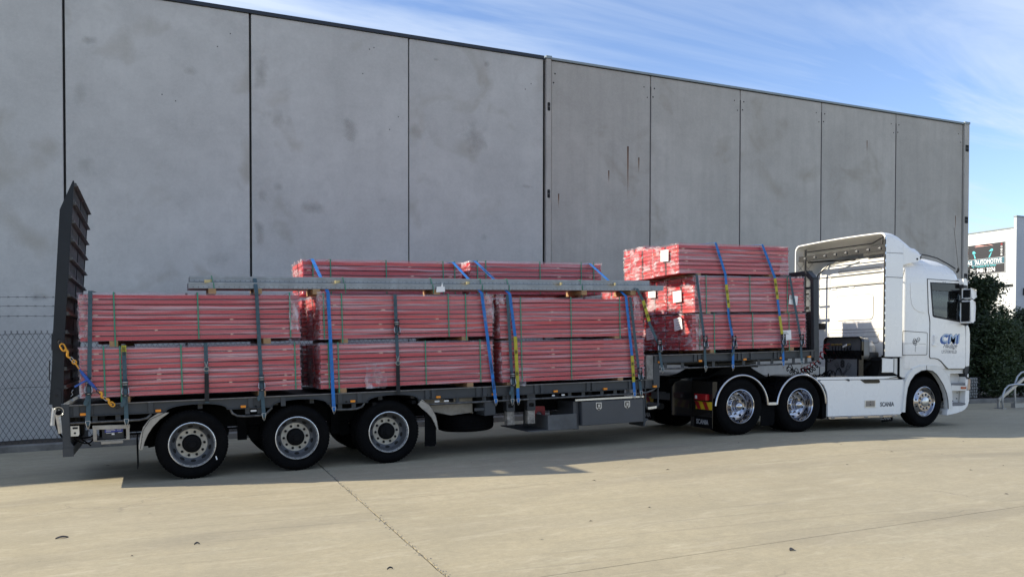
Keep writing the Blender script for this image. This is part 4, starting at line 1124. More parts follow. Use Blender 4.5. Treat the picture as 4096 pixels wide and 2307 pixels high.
pack(3.15, 5.76, 0.035, 1.15, 1.815, 2.44, 'wrapped red pack above the grey tool box, upper tier', (3.50, 4.39, 5.3), (3.35, 5.25), 0.045)
# lower deck, far row
for i, (a, b, lb) in enumerate(((-2.55, 0.1, 'tail'), (0.32, 2.95, 'middle'), (3.12, 5.7, 'front'))):
    pack(a, b, 1.28, 1.15, 1.145, 1.785, 'wrapped red pack in the far row at the %s, bottom tier' % lb, (), (a + .4, b - .4), 0.07)
    pack(a, b, 1.28, 1.15, 1.855, 2.485, 'wrapped red pack in the far row at the %s, second tier' % lb, (), (a + .4, b - .4), 0.062)
pack(0.30, 2.87, 0.98, 1.0, 2.56, 3.075, 'wrapped red pack on the third tier, left one above the long steel beams', (0.45, 0.72, 1.6, 2.55, 2.75), (0.7, 2.4), 0.05, loose=((2.8, .1, .07, .12),), nlay=7)
pack(3.03, 5.50, 0.98, 1.0, 2.56, 3.10, 'wrapped red pack on the third tier with an orange tag on its side', (3.15, 3.3, 4.3, 5.1, 5.35), (3.4, 5.1), 0.05, labels=(('orange', 4.47, 0.12, 0.15, 0.11, -6),), nlay=7)
# neck, three rows
G2 = 'red packs wrapped in clear film'
pack(6.76, 9.28, 0.035, 0.80, 1.545, 2.165, 'wrapped red pack on the raised neck, bottom of the near stack', (6.9, 7.21, 8.05, 8.88), (7.18, 8.95), 0.065,
     labels=(('end', 0.36, 0.46, 0.24, 0.22, -8), ('side', 8.82, 0.22, 0.20, 0.18, -3)))
pack(6.82, 9.25, 0.035, 0.80, 2.205, 2.825, 'wrapped red pack on the raised neck, middle of the near stack', (7.05, 8.0, 8.85), (7.1, 8.85), 0.036,
     labels=(('end', 0.46, 0.29, 0.26, 0.2, -2), ('side', 8.98, 0.20, 0.20, 0.17, 8)))
pack(6.50, 8.89, 0.035, 0.80, 2.875, 3.375, 'wrapped red pack topping the near stack on the neck, with puffed film', (), (6.9, 8.5), 0.045, nlay=7,
     labels=(('end', 0.36, 0.33, 0.24, 0.2, 3),), loose=((6.85, .25, .12, .3),))
pack(6.76, 9.26, 0.86, 0.80, 1.545, 2.165, 'wrapped red pack on the neck, bottom of the middle row', (), (7.1, 8.9), 0.065, labels=(('end', 0.45, 0.30, 0.25, 0.22, -6),))
pack(6.80, 9.2, 0.86, 0.80, 2.205, 2.825, 'wrapped red pack on the neck, middle row second tier with a white label', (), (7.1, 8.85), 0.036, labels=(('end', 0.42, 0.42, 0.25, 0.21, 2),))
pack(6.55, 8.90, 0.86, 0.80, 2.865, 3.40, 'wrapped red pack overhanging the rear on top of the neck stacks', (), (6.9, 8.2), 0.038, nlay=8)
pack(6.88, 9.36, 1.69, 0.76, 2.86, 3.52, 'wrapped red pack topping the far row of the neck, hidden behind the two nearer tops', (), (7.2, 9.0), 0.034)
pack(6.60, 9.1, 1.69, 0.76, 1.545, 2.165, 'wrapped red pack on the neck, bottom of the far row', (), (7.1, 8.8), 0.065)
pack(6.35, 8.9, 1.69, 0.76, 2.205, 2.82, 'wrapped red pack in the far row of the neck showing above the steel ends', (), (7.1, 8.7), 0.036)

# loose film hanging off some packs
def flap(pk, x, z, w, h, seed, y=-0.045, tip=None):
    L = Vector((x, 0, z)) - (MT.inverted() @ pk.matrix_world.translation)
    def f(u, v):
        a = (u - .5) * w * (1 - 0.45 * abs(v - .35)); b = (v - .5) * h
        n1 = noise.noise(Vector((u * 3, v * 4, seed))); n2 = noise.noise(Vector((u * 8, v * 8, seed + 9)))
        edge = 0.12 * noise.noise(Vector((u * 5 + seed, v * 5, 3)))
        return (a + edge * w, y - 0.02 * n1 - 0.02 * n2 - 0.02 * math.sin(u * 9 + v * 4), b + edge * h * .6)
    o = MB().grid(f, 14, 16).build('loose_film', M_flap, pk, smooth=180); o.location = (L.x, 0.0, L.z)
_pk = {q['label']: q for q in COL.objects if 'label' in q and q.get('category') == 'beam pack'}
def pk(sub): return [q for l, q in _pk.items() if sub in l][0]
flap(pk('upper tier with loose film'), 2.95, 2.28, 0.20, 0.46, 3.0)
flap(pk('upper tier with loose film'), 0.38, 2.40, 0.16, 0.26, 8.0)
flap(pk('tool box, upper tier'), 5.62, 2.27, 0.15, 0.40, 5.0)
flap(pk('tool box, upper tier'), 3.14, 2.42, 0.16, 0.16, 15.0)
flap(pk('front trailer wheel'), 1.15, 1.30, 0.34, 0.36, 6.0, y=-0.018)
flap(pk('bottom tier with torn film'), 3.42, 1.12, 0.3, 0.12, 7.0)
flap(pk('bottom of the near stack'), 6.88, 1.85, 0.16, 0.62, 12.0, y=-0.03)
flap(pk('middle of the near stack'), 6.86, 2.66, 0.14, 0.36, 13.0, y=-0.03)
flap(pk('topping the near stack'), 8.78, 3.0, 0.24, 0.34, 14.0, y=-0.03)
flap(pk('tail, bottom tier'), -2.64, 1.5, 0.16, 0.6, 17.0, y=-0.03)
flap(pk('tail, upper tier'), -2.63, 2.2, 0.16, 0.55, 19.0, y=-0.03)
flap(pk('tail, upper tier'), 0.0, 2.25, 0.14, 0.5, 21.0, y=-0.03)

# ================================================================== steel beam bundle
def steel():
    root = thing('steel_beam_bundle', 'long bundle of perforated galvanised steel beams lying on the near packs', 'steel beams', MT @ Matrix.Translation((-1.37, 0.04, 2.515)))
    def chan(L, y, z, h, front):
        mb = MB()
        # folded section: two flats with a rolled step
        pr = [(0.004, 0.0), (0.004, h * 0.36), (0.030, h * 0.40), (0.030, h * 0.58), (0.0, h * 0.64), (0.0, h), (0.07, h), (0.07, h - 0.006), (0.006, h - 0.006), (0.006, 0.006), (0.07, 0.006), (0.07, 0.0)]
        k = len(pr); vs = [(x, a, b) for x in (0, L) for a, b in pr]
        fs = [(j, (j + 1) % k, k + (j + 1) % k, k + j) for j in range(k)] + [tuple(range(k))[::-1], tuple(range(k, 2 * k))]
        mb.add(vs, fs)
        if front:
            x = 0.06
            while x < L - 0.03:
                mb.prism([(x - .007, h * .17), (x + .007, h * .17), (x + .007, h * .25), (x - .007, h * .25)], 0.002, 0.006, 1); x += 0.066
        o = mb.build('beam', [M_galv, M_hole], root); o.location = (0 if z < 0.09 else 0.02, y, z); return o
    for r in range(6):
        chan(7.56 if r < 2 else 7.45, r * 0.085, 0.055, 0.082, r == 0)
        if r < 5: chan(7.29, 0.045 + r * 0.085, 0.145, 0.080, r == 0)
    for x in (0.30, 0.9, 1.7, 3.5, 6.02, 6.95):
        b = MB().box(-0.05, 0.05, -0.01, 0.55, -0.022, 0.052).build('timber_bearer', M_tan, root, bevel=0.003, seg=1); b.location = (x, 0, 0)
    for x, z in ((0.27, 0.145), (2.02, 0.15), (4.02, 0.15), (5.62, 0.15), (6.62, 0.15)):
        b = MB().bar((0, -0.11, 0.0), (0, 0.10, 0.02), 0.04, 0.022, up=(0, 0, 1)).build('timber_wedge', mat('sunlit_timber', (0.55, 0.45, 0.22), 0.7, var=0.2), root, bevel=0.002, seg=1); b.location = (x, 0.02, z); b.rotation_euler = (0, 0, R(-35))
    for x in (0.33, 2.12, 3.45, 4.25, 6.0, 4.7):
        b = MB(); b.tube([(x, -0.004, -0.01), (x - 0.01, -0.005, 0.13), (x - 0.02, 0.026, 0.138), (x - 0.03, 0.027, 0.226), (x - 0.06, 0.4, 0.228)], 0.006, 6); b.build('green_band', M_green, root)
    s_ = MB().prism([(-.07, -.05), (.07, -.04), (.065, .04), (.045, .03), (.03, .10), (.01, .04), (-.06, .035)], -0.002, 0.0)
    so = s_.build('label_sheet', M_paper, root); so.location = (3.55, -0.03, 0.06)
steel()

# ================================================================== STRAPS
ME_ratchet = {}
def ratchet(parent, p, m_web):
    mb = MB()
    for sx in (-0.031, 0.031):
        mb.prism([(sx - .003, -.09), (sx + .003, -.09), (sx + .003, .09), (sx - .003, .09)], -0.045, 0.0, 0)
    mb.tube([(-0.038, -0.028, 0.05), (0.038, -0.028, 0.05)], 0.012, 8, 1); mb.tube([(-0.036, -0.03, 0.02), (0.036, -0.03, 0.02)], 0.007, 8, 1)
    mb.tube([(-0.036, -0.038, -0.02), (-0.042, -0.05, -0.08), (-0.034, -0.055, -0.115), (0.034, -0.055, -0.115), (0.042, -0.05, -0.08), (0.036, -0.038, -0.02)], 0.006, 6, 1)
    mb.box(-0.04, 0.04, -0.066, -0.05, -0.135, -0.105, 2)
    mb.box(-0.012, 0.012, -0.069, -0.066, -0.125, -0.117, 1)
    mb.box(-0.024, 0.024, -0.03, -0.004, -0.11, -0.03, 3)
    o = mb.build('ratchet', [M_trim, M_steel, M_seal, m_web], parent, bevel=0.002, seg=1)
    o.location = p; return o
def hook(parent, p):
    mb = MB()
    mb.tube([(-0.024, 0, 0), (-0.026, -0.002, -0.02), (-0.012, -0.004, -0.075), (-0.004, 0.008, -0.10), (0.004, 0.012, -0.10)], 0.005, 6)
    mb.tube([(0.024, 0, 0), (0.026, -0.002, -0.02), (0.012, -0.004, -0.075), (0.004, 0.008, -0.10), (-0.004, 0.012, -0.10)], 0.005, 6)
    mb.tube([(-0.026, 0, 0), (0.026, 0, 0)], 0.005, 6)
    o = mb.build('hook', M_steel, parent, smooth=60); o.location = p; return o
def ribbon(pts, w=0.05, th=0.003):
    mb = MB(); P = [Vector(p) for p in pts]; rows = []
    for i, p in enumerate(P):
        t = (P[min(i + 1, len(P) - 1)] - P[max(i - 1, 0)]).normalized()
        wd = Vector((1, 0, 0)); wd = (wd - t * wd.dot(t)).normalized()
        if abs(t.x) > 0.97: wd = Vector((0, 1, 0))
        nn = t.cross(wd).normalized()
        rows.append([p - wd * w / 2 - nn * th / 2, p + wd * w / 2 - nn * th / 2, p + wd * w / 2 + nn * th / 2, p - wd * w / 2 + nn * th / 2])
    vs = [q for r in rows for q in r]; fs = []
    for i in range(len(P) - 1):
        for j in range(4): fs.append((i * 4 + j, i * 4 + (j + 1) % 4, (i + 1) * 4 + (j + 1) % 4, (i + 1) * 4 + j))
    fs += [(3, 2, 1, 0), tuple(len(vs) - 4 + j for j in range(4))]
    mb.add(vs, fs); return mb
def lerp_path(pts, step=0.12):
    out = []
    for a, b in zip(pts[:-1], pts[1:]):
        a, b = Vector(a), Vector(b); n = max(1, int((b - a).length / step))
        out += [a + (b - a) * i / n for i in range(n)]
    return out + [Vector(pts[-1])]
rs = random.Random(5)
def strap(label, m, pts, rat=None, hk=True, sleeve=None, lower=None, texts=(), cat='strap', tail=True):
    """pts in trailer frame, top to bottom; the strap's origin is its bottom hook"""
    base = Vector(pts[-1])
    M = MT @ Matrix.Translation(base)
    root = thing('ratchet_strap', label, cat, M, 'straps holding the load to the trailer')
    P = [Vector(p) - base for p in pts]
    dense = lerp_path(P)
    for i, p in enumerate(dense):
        p.y += 0.004 * noise.noise(p * 3 + base * 2) if 0 < i < len(dense) - 1 else 0
    ribbon(dense).build('webbing', m, root)
    if hk: hook(root, (0, 0, 0.06))
    if rat is not None:
        ratchet(root, (Vector(rat) - base) + Vector((0, -0.004, 0)), M_teal)
        if tail:
            q = Vector(rat) - base
            mb = ribbon([q + Vector((-.01, -.02, -.13)), q + Vector((-.02, -.035, -.19)), q + Vector((-.045, -.03, -.245)), q + Vector((-.03, -.028, -.26))], 0.048)
            mb.build('loose_tail', M_blue if rs.random() < .6 else M_teal, root)
    if sleeve:
        a, b = [Vector(q) - base for q in sleeve]
        ribbon(lerp_path([a + Vector((0, -.004, 0)), b + Vector((0, -.004, 0))]), 0.056, 0.005).build('yellow_sleeve', M_yelS, root)
        d = (b - a); L = d.length
        for f in (0.3, 0.72):
            q = a + d * f
            mb = MB()
            for k in range(4): mb.box(-0.018 + k * .01, -0.013 + k * .01, -0.0005, 0.0005, -0.03, 0.03 - 0.01 * (k % 2))
            o = mb.build('sleeve_print', M_seal, root); o.location = q + Vector((0, -0.0085, 0))
    if lower:
        a, b, lm = lower
        ribbon(lerp_path([Vector(a) - base + Vector((0, -.004, 0)), Vector(b) - base + Vector((0, -.004, 0))]), 0.056, 0.006).build('wear_sleeve', lm, root)
    for (s_, a, b) in texts:
        a, b = Vector(a) - base, Vector(b) - base
        d = (b - a).normalized()
        xax = d; yax = Vector((1, 0, 0)); yax = (yax - xax * yax.dot(xax)).normalized(); zax = xax.cross(yax)
        if zax.y > 0: yax = -yax; zax = -zax
        Mx = Matrix((xax, yax, zax)).transposed().to_4x4(); Mx.translation = a + zax * 0.006 - yax * 0.014
        text('lettering', s_, 0.043, M_seal, root, Mx, bold=0.0008)
    return root
o = -0.02
HK = 0.80
strap('teal ratchet strap nearest the ramps over the tail packs', M_teal, [(-2.535, .6, 2.55), (-2.545, o - .02, 2.525), (-2.59, o, 1.49), (-2.63, o, HK)], rat=(-2.605, o, 1.33))
strap('short teal strap with a yellow top sleeve on the bottom tail pack', M_teal, [(-2.18, .3, 1.83), (-2.18, o - .01, 1.825), (-2.18, o, 1.27), (-2.18, o, HK)], rat=(-2.18, o, 1.29), sleeve=((-2.18, o - .01, 1.82), (-2.18, o, 1.68)), texts=(('STRAIN', (-2.18, o, 1.66), (-2.18, o, 1.4)),))
strap('short strap with steel ring and black sleeve under the rear wheel arch gap', M_teal, [(-1.18, .3, 1.84), (-1.18, o - .01, 1.83), (-1.18, o, 1.44), (-1.185, o, 1.02)], hk=False, lower=((-1.18, o, 1.42), (-1.187, o, 1.04), M_blk))
strap('teal ratchet strap over the left end of the steel beams', M_teal, [(-0.52, .62, 2.76), (-0.505, .1, 2.74), (-0.50, o - .01, 2.51), (-0.47, o, 1.30), (-0.45, o, HK - .02)], rat=(-0.472, o, 1.29))
strap('blue strap with black lettering crossing the middle pack left end', M_blue, [(0.435, 1.5, 3.10), (0.44, .95, 3.09), (0.48, o - .01, 2.51), (0.52, o, HK + .02)],
      texts=(('LOAD RESTRAINT', (0.45, .55, 2.84), (0.48, o, 2.5)), ('SYSTEMS  LC2500KG', (0.482, o, 2.42), (0.50, o, 1.6))))
strap('teal strap with ratchet and steel ring at the centre of the middle packs', M_teal, [(1.46, .3, 2.5), (1.46, o - .01, 2.495), (1.47, o, 1.9), (1.48, o, 1.5), (1.47, o, 1.02)], rat=(1.47, o, 2.03), hk=False, lower=((1.478, o, 1.47), (1.472, o, 1.02), M_blk), tail=False)
strap('blue lettered strap crossing the middle pack right end', M_blue, [(2.70, 1.5, 3.09), (2.72, .95, 3.08), (2.83, o - .01, 2.51), (3.03, o, HK + .01)],
      texts=(('LOAD RESTRAINT SYSTEMS', (2.74, .75, 2.95), (2.83, o, 2.5)), ('LC2500KG', (2.952, o, 1.48), (3.0, o, 1.1)), ('SYSTEMS', (2.995, o, 1.19), (3.0, o, 0.9))))
strap('dark teal ratchet strap left of the yellow sleeved strap over the front lower pack', M_teal, [(3.25, .3, 2.5), (3.26, o - .01, 2.49), (3.31, o, 1.22), (3.31, o, HK)], rat=(3.31, o, 1.20))
strap('blue strap with a long yellow sleeve at the left end of the front lower packs', M_blue, [(3.05, 1.5, 3.12), (3.10, .95, 3.11), (3.30, o - .01, 2.50), (3.38, o, 1.84), (3.41, o, HK)], sleeve=((3.38, o, 1.84), (3.405, o, 1.03)), texts=(('LOAD RESTRAINT SYSTEMS', (3.13, .78, 3.0), (3.3, o, 2.5)),))
strap('blue strap with a short yellow sleeve low on the front lower packs', M_blue, [(5.23, 1.5, 3.10), (5.27, .95, 3.10), (5.40, o - .01, 2.47), (5.50, o, 1.48), (5.54, o, HK)], sleeve=((5.50, o, 1.48), (5.525, o, 1.04)), texts=(('LOAD RESTRAINT SYST', (5.46, o, 1.9), (5.41, o, 2.4)),))
strap('teal ratchet strap at the right end of the front lower packs', M_teal, [(5.46, .3, 2.47), (5.48, o - .01, 2.455), (5.63, o, 1.21), (5.67, o, HK + .02)], rat=(5.635, o, 1.19), tail=False)
strap('teal and yellow strap running from the steel beam ends down to the neck', M_teal, [(5.60, .5, 2.66), (5.62, o, 2.60), (5.75, o, 2.37), (5.86, o, 2.0), (6.02, o, 1.68), (6.10, o, 1.20)], rat=(6.03, o, 1.66), sleeve=((5.735, o, 2.40), (5.845, o, 2.05)), tail=False)
strap('grey teal strap at the left edge of the middle neck pack', M_teal, [(6.80, .3, 2.86), (6.82, o - .01, 2.85), (6.965, o, 1.75), (6.99, o, 1.20)], rat=(6.97, o, 1.70), tail=False)
strap('blue strap with one yellow sleeve over the top neck pack', M_blue, [(7.2, .4, 3.42), (7.23, o - .01, 3.405), (7.44, o, 2.86), (7.50, o, 2.12), (7.585, o, 1.7), (7.575, o, 1.20)], rat=(7.585, o, 1.69), sleeve=((7.452, o, 2.68), (7.50, o, 2.27)), texts=(('LC2500KG', (7.25, o, 3.36), (7.35, o, 3.1)), ('LOAD RESTRAINT', (7.51, o, 2.25), (7.58, o, 1.75))))
strap('blue strap with two yellow sleeves over the top neck pack', M_blue, [(8.22, .4, 3.42), (8.25, o - .01, 3.40), (8.53, o, 2.83), (8.69, o, 1.75), (8.71, o, 1.21)], rat=(8.695, o, 1.70), sleeve=((8.535, o, 2.80), (8.592, o, 2.42)), lower=((8.63, o, 2.12), (8.685, o, 1.78), M_yelS))
strap('teal strap next to the headboard on the middle neck pack', M_teal, [(8.85, .3, 2.85), (8.87, o - .01, 2.845), (9.12, o, 1.7), (9.14, o, 1.22)], rat=(9.12, o, 1.69), tail=False)
for x in (-1.18, 1.478):
    # joining ring and wire hooks belong to the nearest short straps
    par = [q for q in COL.objects if q.name.startswith('ratchet_strap') and abs((MT.inverted() @ q.matrix_world.translation).x - x) < 0.03]
    mb = MB(); mb.tube([(0.032 * math.cos(t), 0, 0.028 * math.sin(t)) for t in [2 * PI * i / 16 for i in range(16)]], 0.006, 6, closed=True)
    mb.tube([(-.02, 0, .10), (.0, -.004, .03)], 0.005, 6); mb.tube([(.02, 0, .10), (.0, -.004, .03)], 0.005, 6)
    r_ = mb.build('ring', M_steel, par[0] if par else TRL, smooth=60)
    if par: r_.matrix_local = Matrix.Translation(Vector((x, -.03, 1.48)) - (MT.inverted() @ par[0].matrix_world.translation))

# chain and lever binder across the tail
def chain():
    path = [(-2.915, -.04, 1.89), (-2.84, -.05, 1.735), (-2.74, -.055, 1.60), (-2.63, -.06, 1.405), (-2.51, -.06, 1.26), (-2.43, -.055, 1.15), (-2.31, -.04, 1.035)]
    base = Vector(path[-1])
    root = thing('load_chain', 'yellow hooked chain with blue lever binder from ramp to deck', 'chain', MT @ Matrix.Translation(base))
    P = [Vector(p) - base for p in path]
    def link_(a, b, r, w, m, nm='link'):
        a, b = Vector(a), Vector(b); d = (b - a).normalized(); n = d.cross(Vector((0, 1, 0))).normalized() if w > 0 else Vector((0, 1, 0)); w = abs(w)
        pts = []
        for i in range(8):
            t = PI * i / 7; pts.append(b + d * (w * math.sin(t)) - d * w + n * w * math.cos(t))
        for i in range(8):
            t = PI + PI * i / 7; pts.append(a + d * (w * math.sin(t)) + d * w + n * w * math.cos(t))
        return MB().tube(pts, r, 6, closed=True).build(nm, m, root, smooth=60)
    link_(P[0], P[0].lerp(P[1], .45), 0.008, 0.018, M_trim); 
    link_(P[0].lerp(P[1], .25), P[0].lerp(P[1], .8), 0.010, 0.024, M_hi, 'shackle')
    def hk(a, b):
        d = (b - a); L = d.length; d.normalize(); n = d.cross(Vector((0, 1, 0))).normalized()
        pts = [a + d * L * t + n * 0.017 * math.sin(t * 2 * PI) for t in [i / 12 for i in range(13)]]
        MB().tube(pts, [0.016 - 0.007 * abs(t - .4) for t in [i / 12 for i in range(13)]], 8).build('grab_hook', M_hi, root, smooth=60)
    hk(P[0].lerp(P[1], .7), P[1].lerp(P[2], .45))
    link_(P[1].lerp(P[2], .4), P[1].lerp(P[2], .85), 0.007, 0.014, M_steel)
    link_(P[1].lerp(P[2], .7), P[2], 0.009, 0.022, M_hi, 'shackle'); link_(P[2].lerp(P[1], .1), P[2].lerp(P[3], .35), 0.009, -0.02, M_hi, 'shackle')
    MB().tube([P[2].lerp(P[3], .2), P[2].lerp(P[3], .5), P[2].lerp(P[3], .6), P[3].lerp(P[4], .3), P[3].lerp(P[4], .75), P[3].lerp(P[4], .8), P[4]], [.012, .012, .021, .023, .021, .012, .011], 10).build('binder_body', M_bind, root, smooth=40)
    a = Vector((-2.60, -.085, 1.40)) - base; b = Vector((-2.76, -.08, 1.305)) - base
    MB().bar(a, b, 0.022, 0.022).build('binder_lever', M_bind, root, bevel=0.004)
    link_(P[4], P[4].lerp(P[5], .5), 0.007, 0.014, M_trim)
    hk(P[4].lerp(P[5], .3), P[5]); link_(P[5].lerp(P[4], .1), P[5].lerp(P[6], .3), 0.007, 0.014, M_steel)
    hk(P[5].lerp(P[6], .15), P[5].lerp(P[6], .75)); link_(P[5].lerp(P[6], .55), P[5].lerp(P[6], .95), 0.010, 0.022, M_hi, 'shackle')
    link_(P[5].lerp(P[6], .85), P[6] + Vector((.04, .03, -.03)), 0.008, 0.016, M_trim)
    c = Vector((-2.78, -.05, 1.27)) - base
    MB().tube([c, c + Vector((-.02, 0, -.03)), c + Vector((-.005, 0, -.06)), c + Vector((-.03, 0, -.085))], 0.004, 6).build('wire_hook', M_steel, root)
chain()
# ================================================================== PRIME MOVER
TK = thing('prime_mover', 'white prime mover truck with sleeper cab and chrome drive wheels', 'truck', MK)
ME_tyreT = tyre_mesh(1.09, 'truck_tyre')
RT = 0.465 * 1.09
def chrome_dual():
    mb = MB()
    mb.lathe([(0.296, 0.05), (0.308, 0.02), (0.305, 0.006), (0.296, 0.004), (0.288, 0.012), (0.284, 0.05), (0.276, 0.075), (0.270, 0.14), (0.264, 0.17), (0.245, 0.195), (0.205, 0.225), (0.195, 0.23), (0.12, 0.228), (0.11, 0.235)], n=64, mi=0)
    for k in range(10):
        a = 2 * PI * k / 10 + 0.1
        mb.lathe([(0.02, 0.226), (0.019, 0.20), (0.012, 0.185), (0.0001, 0.183)], 0.155 * math.cos(a), 0.155 * math.sin(a), 10, mi=0)
    for k in range(10):
        a = 2 * PI * k / 10 + 0.4; c, s_ = math.cos(a), math.sin(a); pts = []
        for j in range(14):
            t = 2 * PI * j / 14; rr = 0.228 + 0.018 * math.cos(t); tt = 0.027 * math.sin(t)
            yy = 0.2085 - (rr - 0.228) * 0.75 - 0.003
            pts.append((rr * c - tt * s_, yy, rr * s_ + tt * c))
        mb.add(pts, [tuple(range(14))], 1)
    return mb.mesh('rim', [M_chrome, M_hole], smooth=40)
ME_cdual = chrome_dual()
hm = MB(); hm.lathe([(0.115, 0.23), (0.112, 0.15), (0.085, 0.13), (0.082, 0.08), (0.078, 0.05), (0.066, 0.025), (0.045, 0.008), (0.02, 0.001), (0.0001, 0.0)], n=36)
ME_hubc = hm.mesh('hub_cap', M_chrome, smooth=50)
def chrome_steer():
    mb = MB()
    mb.lathe([(0.292, 0.06), (0.304, 0.03), (0.302, 0.015), (0.293, 0.012), (0.285, 0.02), (0.280, 0.045), (0.262, 0.075), (0.235, 0.055), (0.195, 0.012), (0.188, 0.005), (0.10, 0.002), (0.098, 0.0)], n=64, mi=0)
    mb.lathe([(0.098, 0.004), (0.096, -0.015), (0.088, -0.022), (0.0001, -0.025)], n=40, mi=2)
    for k in range(10):
        a = 2 * PI * k / 10 + 0.12
        mb.lathe([(0.024, 0.0035), (0.024, -0.001)], 0.142 * math.cos(a), 0.142 * math.sin(a), 12, mi=1); mb.disc(0.142 * math.cos(a), -0.0005, 0.142 * math.sin(a), 0.0235, 12, 1)
        mb.lathe([(0.017, -0.001), (0.016, -0.018), (0.008, -0.028), (0.0001, -0.029)], 0.142 * math.cos(a), 0.142 * math.sin(a), 10, mi=0)
        a = 2 * PI * k / 10 + 0.43; c, s_ = math.cos(a), math.sin(a); pts = []
        for j in range(12):
            t = 2 * PI * j / 12; rr = 0.218 + 0.012 * math.cos(t); tt = 0.018 * math.sin(t)
            pts.append((rr * c - tt * s_, 0.034 + (rr - .218) * 1.05 - .003, rr * s_ + tt * c))
        mb.add(pts, [tuple(range(12))], 1)
    return mb.mesh('rim', [M_chrome, M_hole, M_alu], smooth=40)
ME_csteer = chrome_steer()
def twheel(x, near, steer):
    w = bpy.data.objects.new('wheel', None); COL.objects.link(w); w.parent = TK
    if near: w.location = (x, 0.02, RT - 0.004)
    else: w.location = (x, 2.46, RT - 0.004); w.rotation_euler = (0, 0, PI)
    parts = [('tyre', ME_tyreT, 0), ('rim', ME_csteer if steer else ME_cdual, 0)]
    if not steer: parts += [('hub_cap', ME_hubc, 0.0), ('tyre', ME_tyreT, 0.33)]
    for nm, me, y in parts:
        o = link(nm, me, w); o.location = (0, y, 0)
for near in (True, False):
    twheel(0.005, near, False); twheel(1.375, near, False); twheel(4.575, near, True)
for x in (0, 1.37, 4.57): MB().lathe([(0.07, 0.35), (0.07, 2.1)], x, RT, 14).build('axle', M_dark, TK, smooth=40)
mb = MB()
for x in (0, 1.37): mb.lathe([(0.0001, -.2), (.16, -.15), (.22, 0), (.16, .15), (.0001, .2)], x, RT, 18, y0=1.24)
mb.build('differential', M_dark, TK, smooth=40)

# chassis rails, fifth wheel, dark inner bodywork
mb = MB().box(-1.0, 5.0, 0.80, 0.88, 0.72, 0.98).box(-1.0, 5.0, 1.58, 1.66, 0.72, 0.98)
for x in (-0.98, -0.5, 0.65, 2.1, 3.2): mb.box(x, x + .1, 0.88, 1.58, 0.74, 0.95)
mb.build('chassis_rail', M_dark, TK)
mb = MB().prism([(-0.25, 1.0), (0.05, 1.14), (0.15, 1.20), (0.75, 1.20), (0.85, 1.14), (1.15, 1.0)], 0.68, 0.86).prism([(-0.25, 1.0), (0.05, 1.14), (0.15, 1.20), (0.75, 1.20), (0.85, 1.14), (1.15, 1.0)], 1.6, 1.78)
mb.box(-.05, 0.95, .7, 1.76, 1.19, 1.245).box(-.6, 1.3, .66, 1.8, .98, 1.01)
for x in (-.35, 1.2): mb.tube([(x, .7, 1.0), (x, .7, 1.07)], .012, 8)
mb.build('fifth_wheel', M_dark, TK)
# drive mudguards: black tunnels with chrome edge strips
def arch_guard(cx, cz, r, a0, a1, y0, y1, m, nm, th=0.012, parent=TK):
    A = [R(a0 + (a1 - a0) * i / 20) for i in range(21)]
    mb = MB(); vs = []
    for a in A:
        for (rr, y) in ((r, y0), (r, y1), (r - th, y1), (r - th, y0)):
            vs.append((cx + rr * math.cos(a), y, cz + rr * math.sin(a)))
    fs = [(i * 4 + j, i * 4 + (j + 1) % 4, (i + 1) * 4 + (j + 1) % 4, (i + 1) * 4 + j) for i in range(20) for j in range(4)] + [(3, 2, 1, 0), (80, 81, 82, 83)]
    mb.add(vs, fs); return mb.build(nm, m, parent, smooth=40)
for cx in (0.03, 1.40):
    arch_guard(cx, 0.485, 0.575, 4, 176, 0.03, 0.66, M_gloss, 'mudguard')
    MB().tube([(p[0], 0.018, p[1]) for p in arc(cx, 0.485, 0.577, 4, 176, 28)], 0.022, 10).build('mudguard_trim', M_chrome, TK, smooth=60)
    arch_guard(cx, 0.485, 0.585, 4, 176, 1.82, 2.47, M_gloss, 'mudguard')
MB().box(0.62, 0.81, 0.01, 0.03, 0.515, 0.565).build('trim_bridge', M_alu, TK, bevel=0.003)
MB().prism([(0.52, 0.14), (0.52, 0.56), (0.84, 0.56), (0.84, 0.20), (0.80, 0.14)], 0.10, 0.11).build('mud_flap', M_rub, TK)
# rear lamp cluster, reflector board and flap behind the first drive wheel, facing back
def rear_group(y0):
    e = bpy.data.objects.new('lamp_cluster', None); COL.objects.link(e); e.parent = TK; e.location = (-0.60, y0, 0)
    mb = MB().box(-0.012, 0.0, -0.02, 0.62, 0.12, 0.95).box(0, .10, 0.0, .6, .66, .95); mb.build('back_board', M_gloss, e)
    MB().box(-0.10, -0.014, 0.06, 0.40, 0.615, 0.73).build('tail_lamp', M_redl, e, bevel=0.01)
    MB().box(-0.104, -0.098, 0.31, 0.37, 0.64, 0.70).build('reverse_lens', M_paper, e, bevel=0.004)
    mb = MB().box(-0.018, -0.012, -0.01, 0.46, 0.45, 0.59)
    W = 0.47
    mb.build('reflector_board', M_yel, e)
    mb = MB()
    for k in range(2):
        ya = 0.06 + k * 0.23
        mb.add([(-0.0195, ya, 0.452), (-0.0195, ya + 0.115, 0.452), (-0.0195, ya + 0.115 + 0.09, 0.588), (-0.0195, ya + 0.09, 0.588)], [(0, 1, 2, 3)])
    mb.build('reflector_stripe', M_redr, e)
    f = MB().box(-0.02, -0.01, -0.02, 0.50, 0.13, 0.32); f.build('mud_flap', M_rub, e, bevel=0.004)
    t = text('lettering', 'SCANIA', 0.115, mat('flap_letter', (0.36, 0.36, 0.37), 0.5, var=0.1), e, face_back(-0.023, 0.43, 0.19), bold=0.004, sx=0.86)
rear_group(0.04); rear_group(1.9)
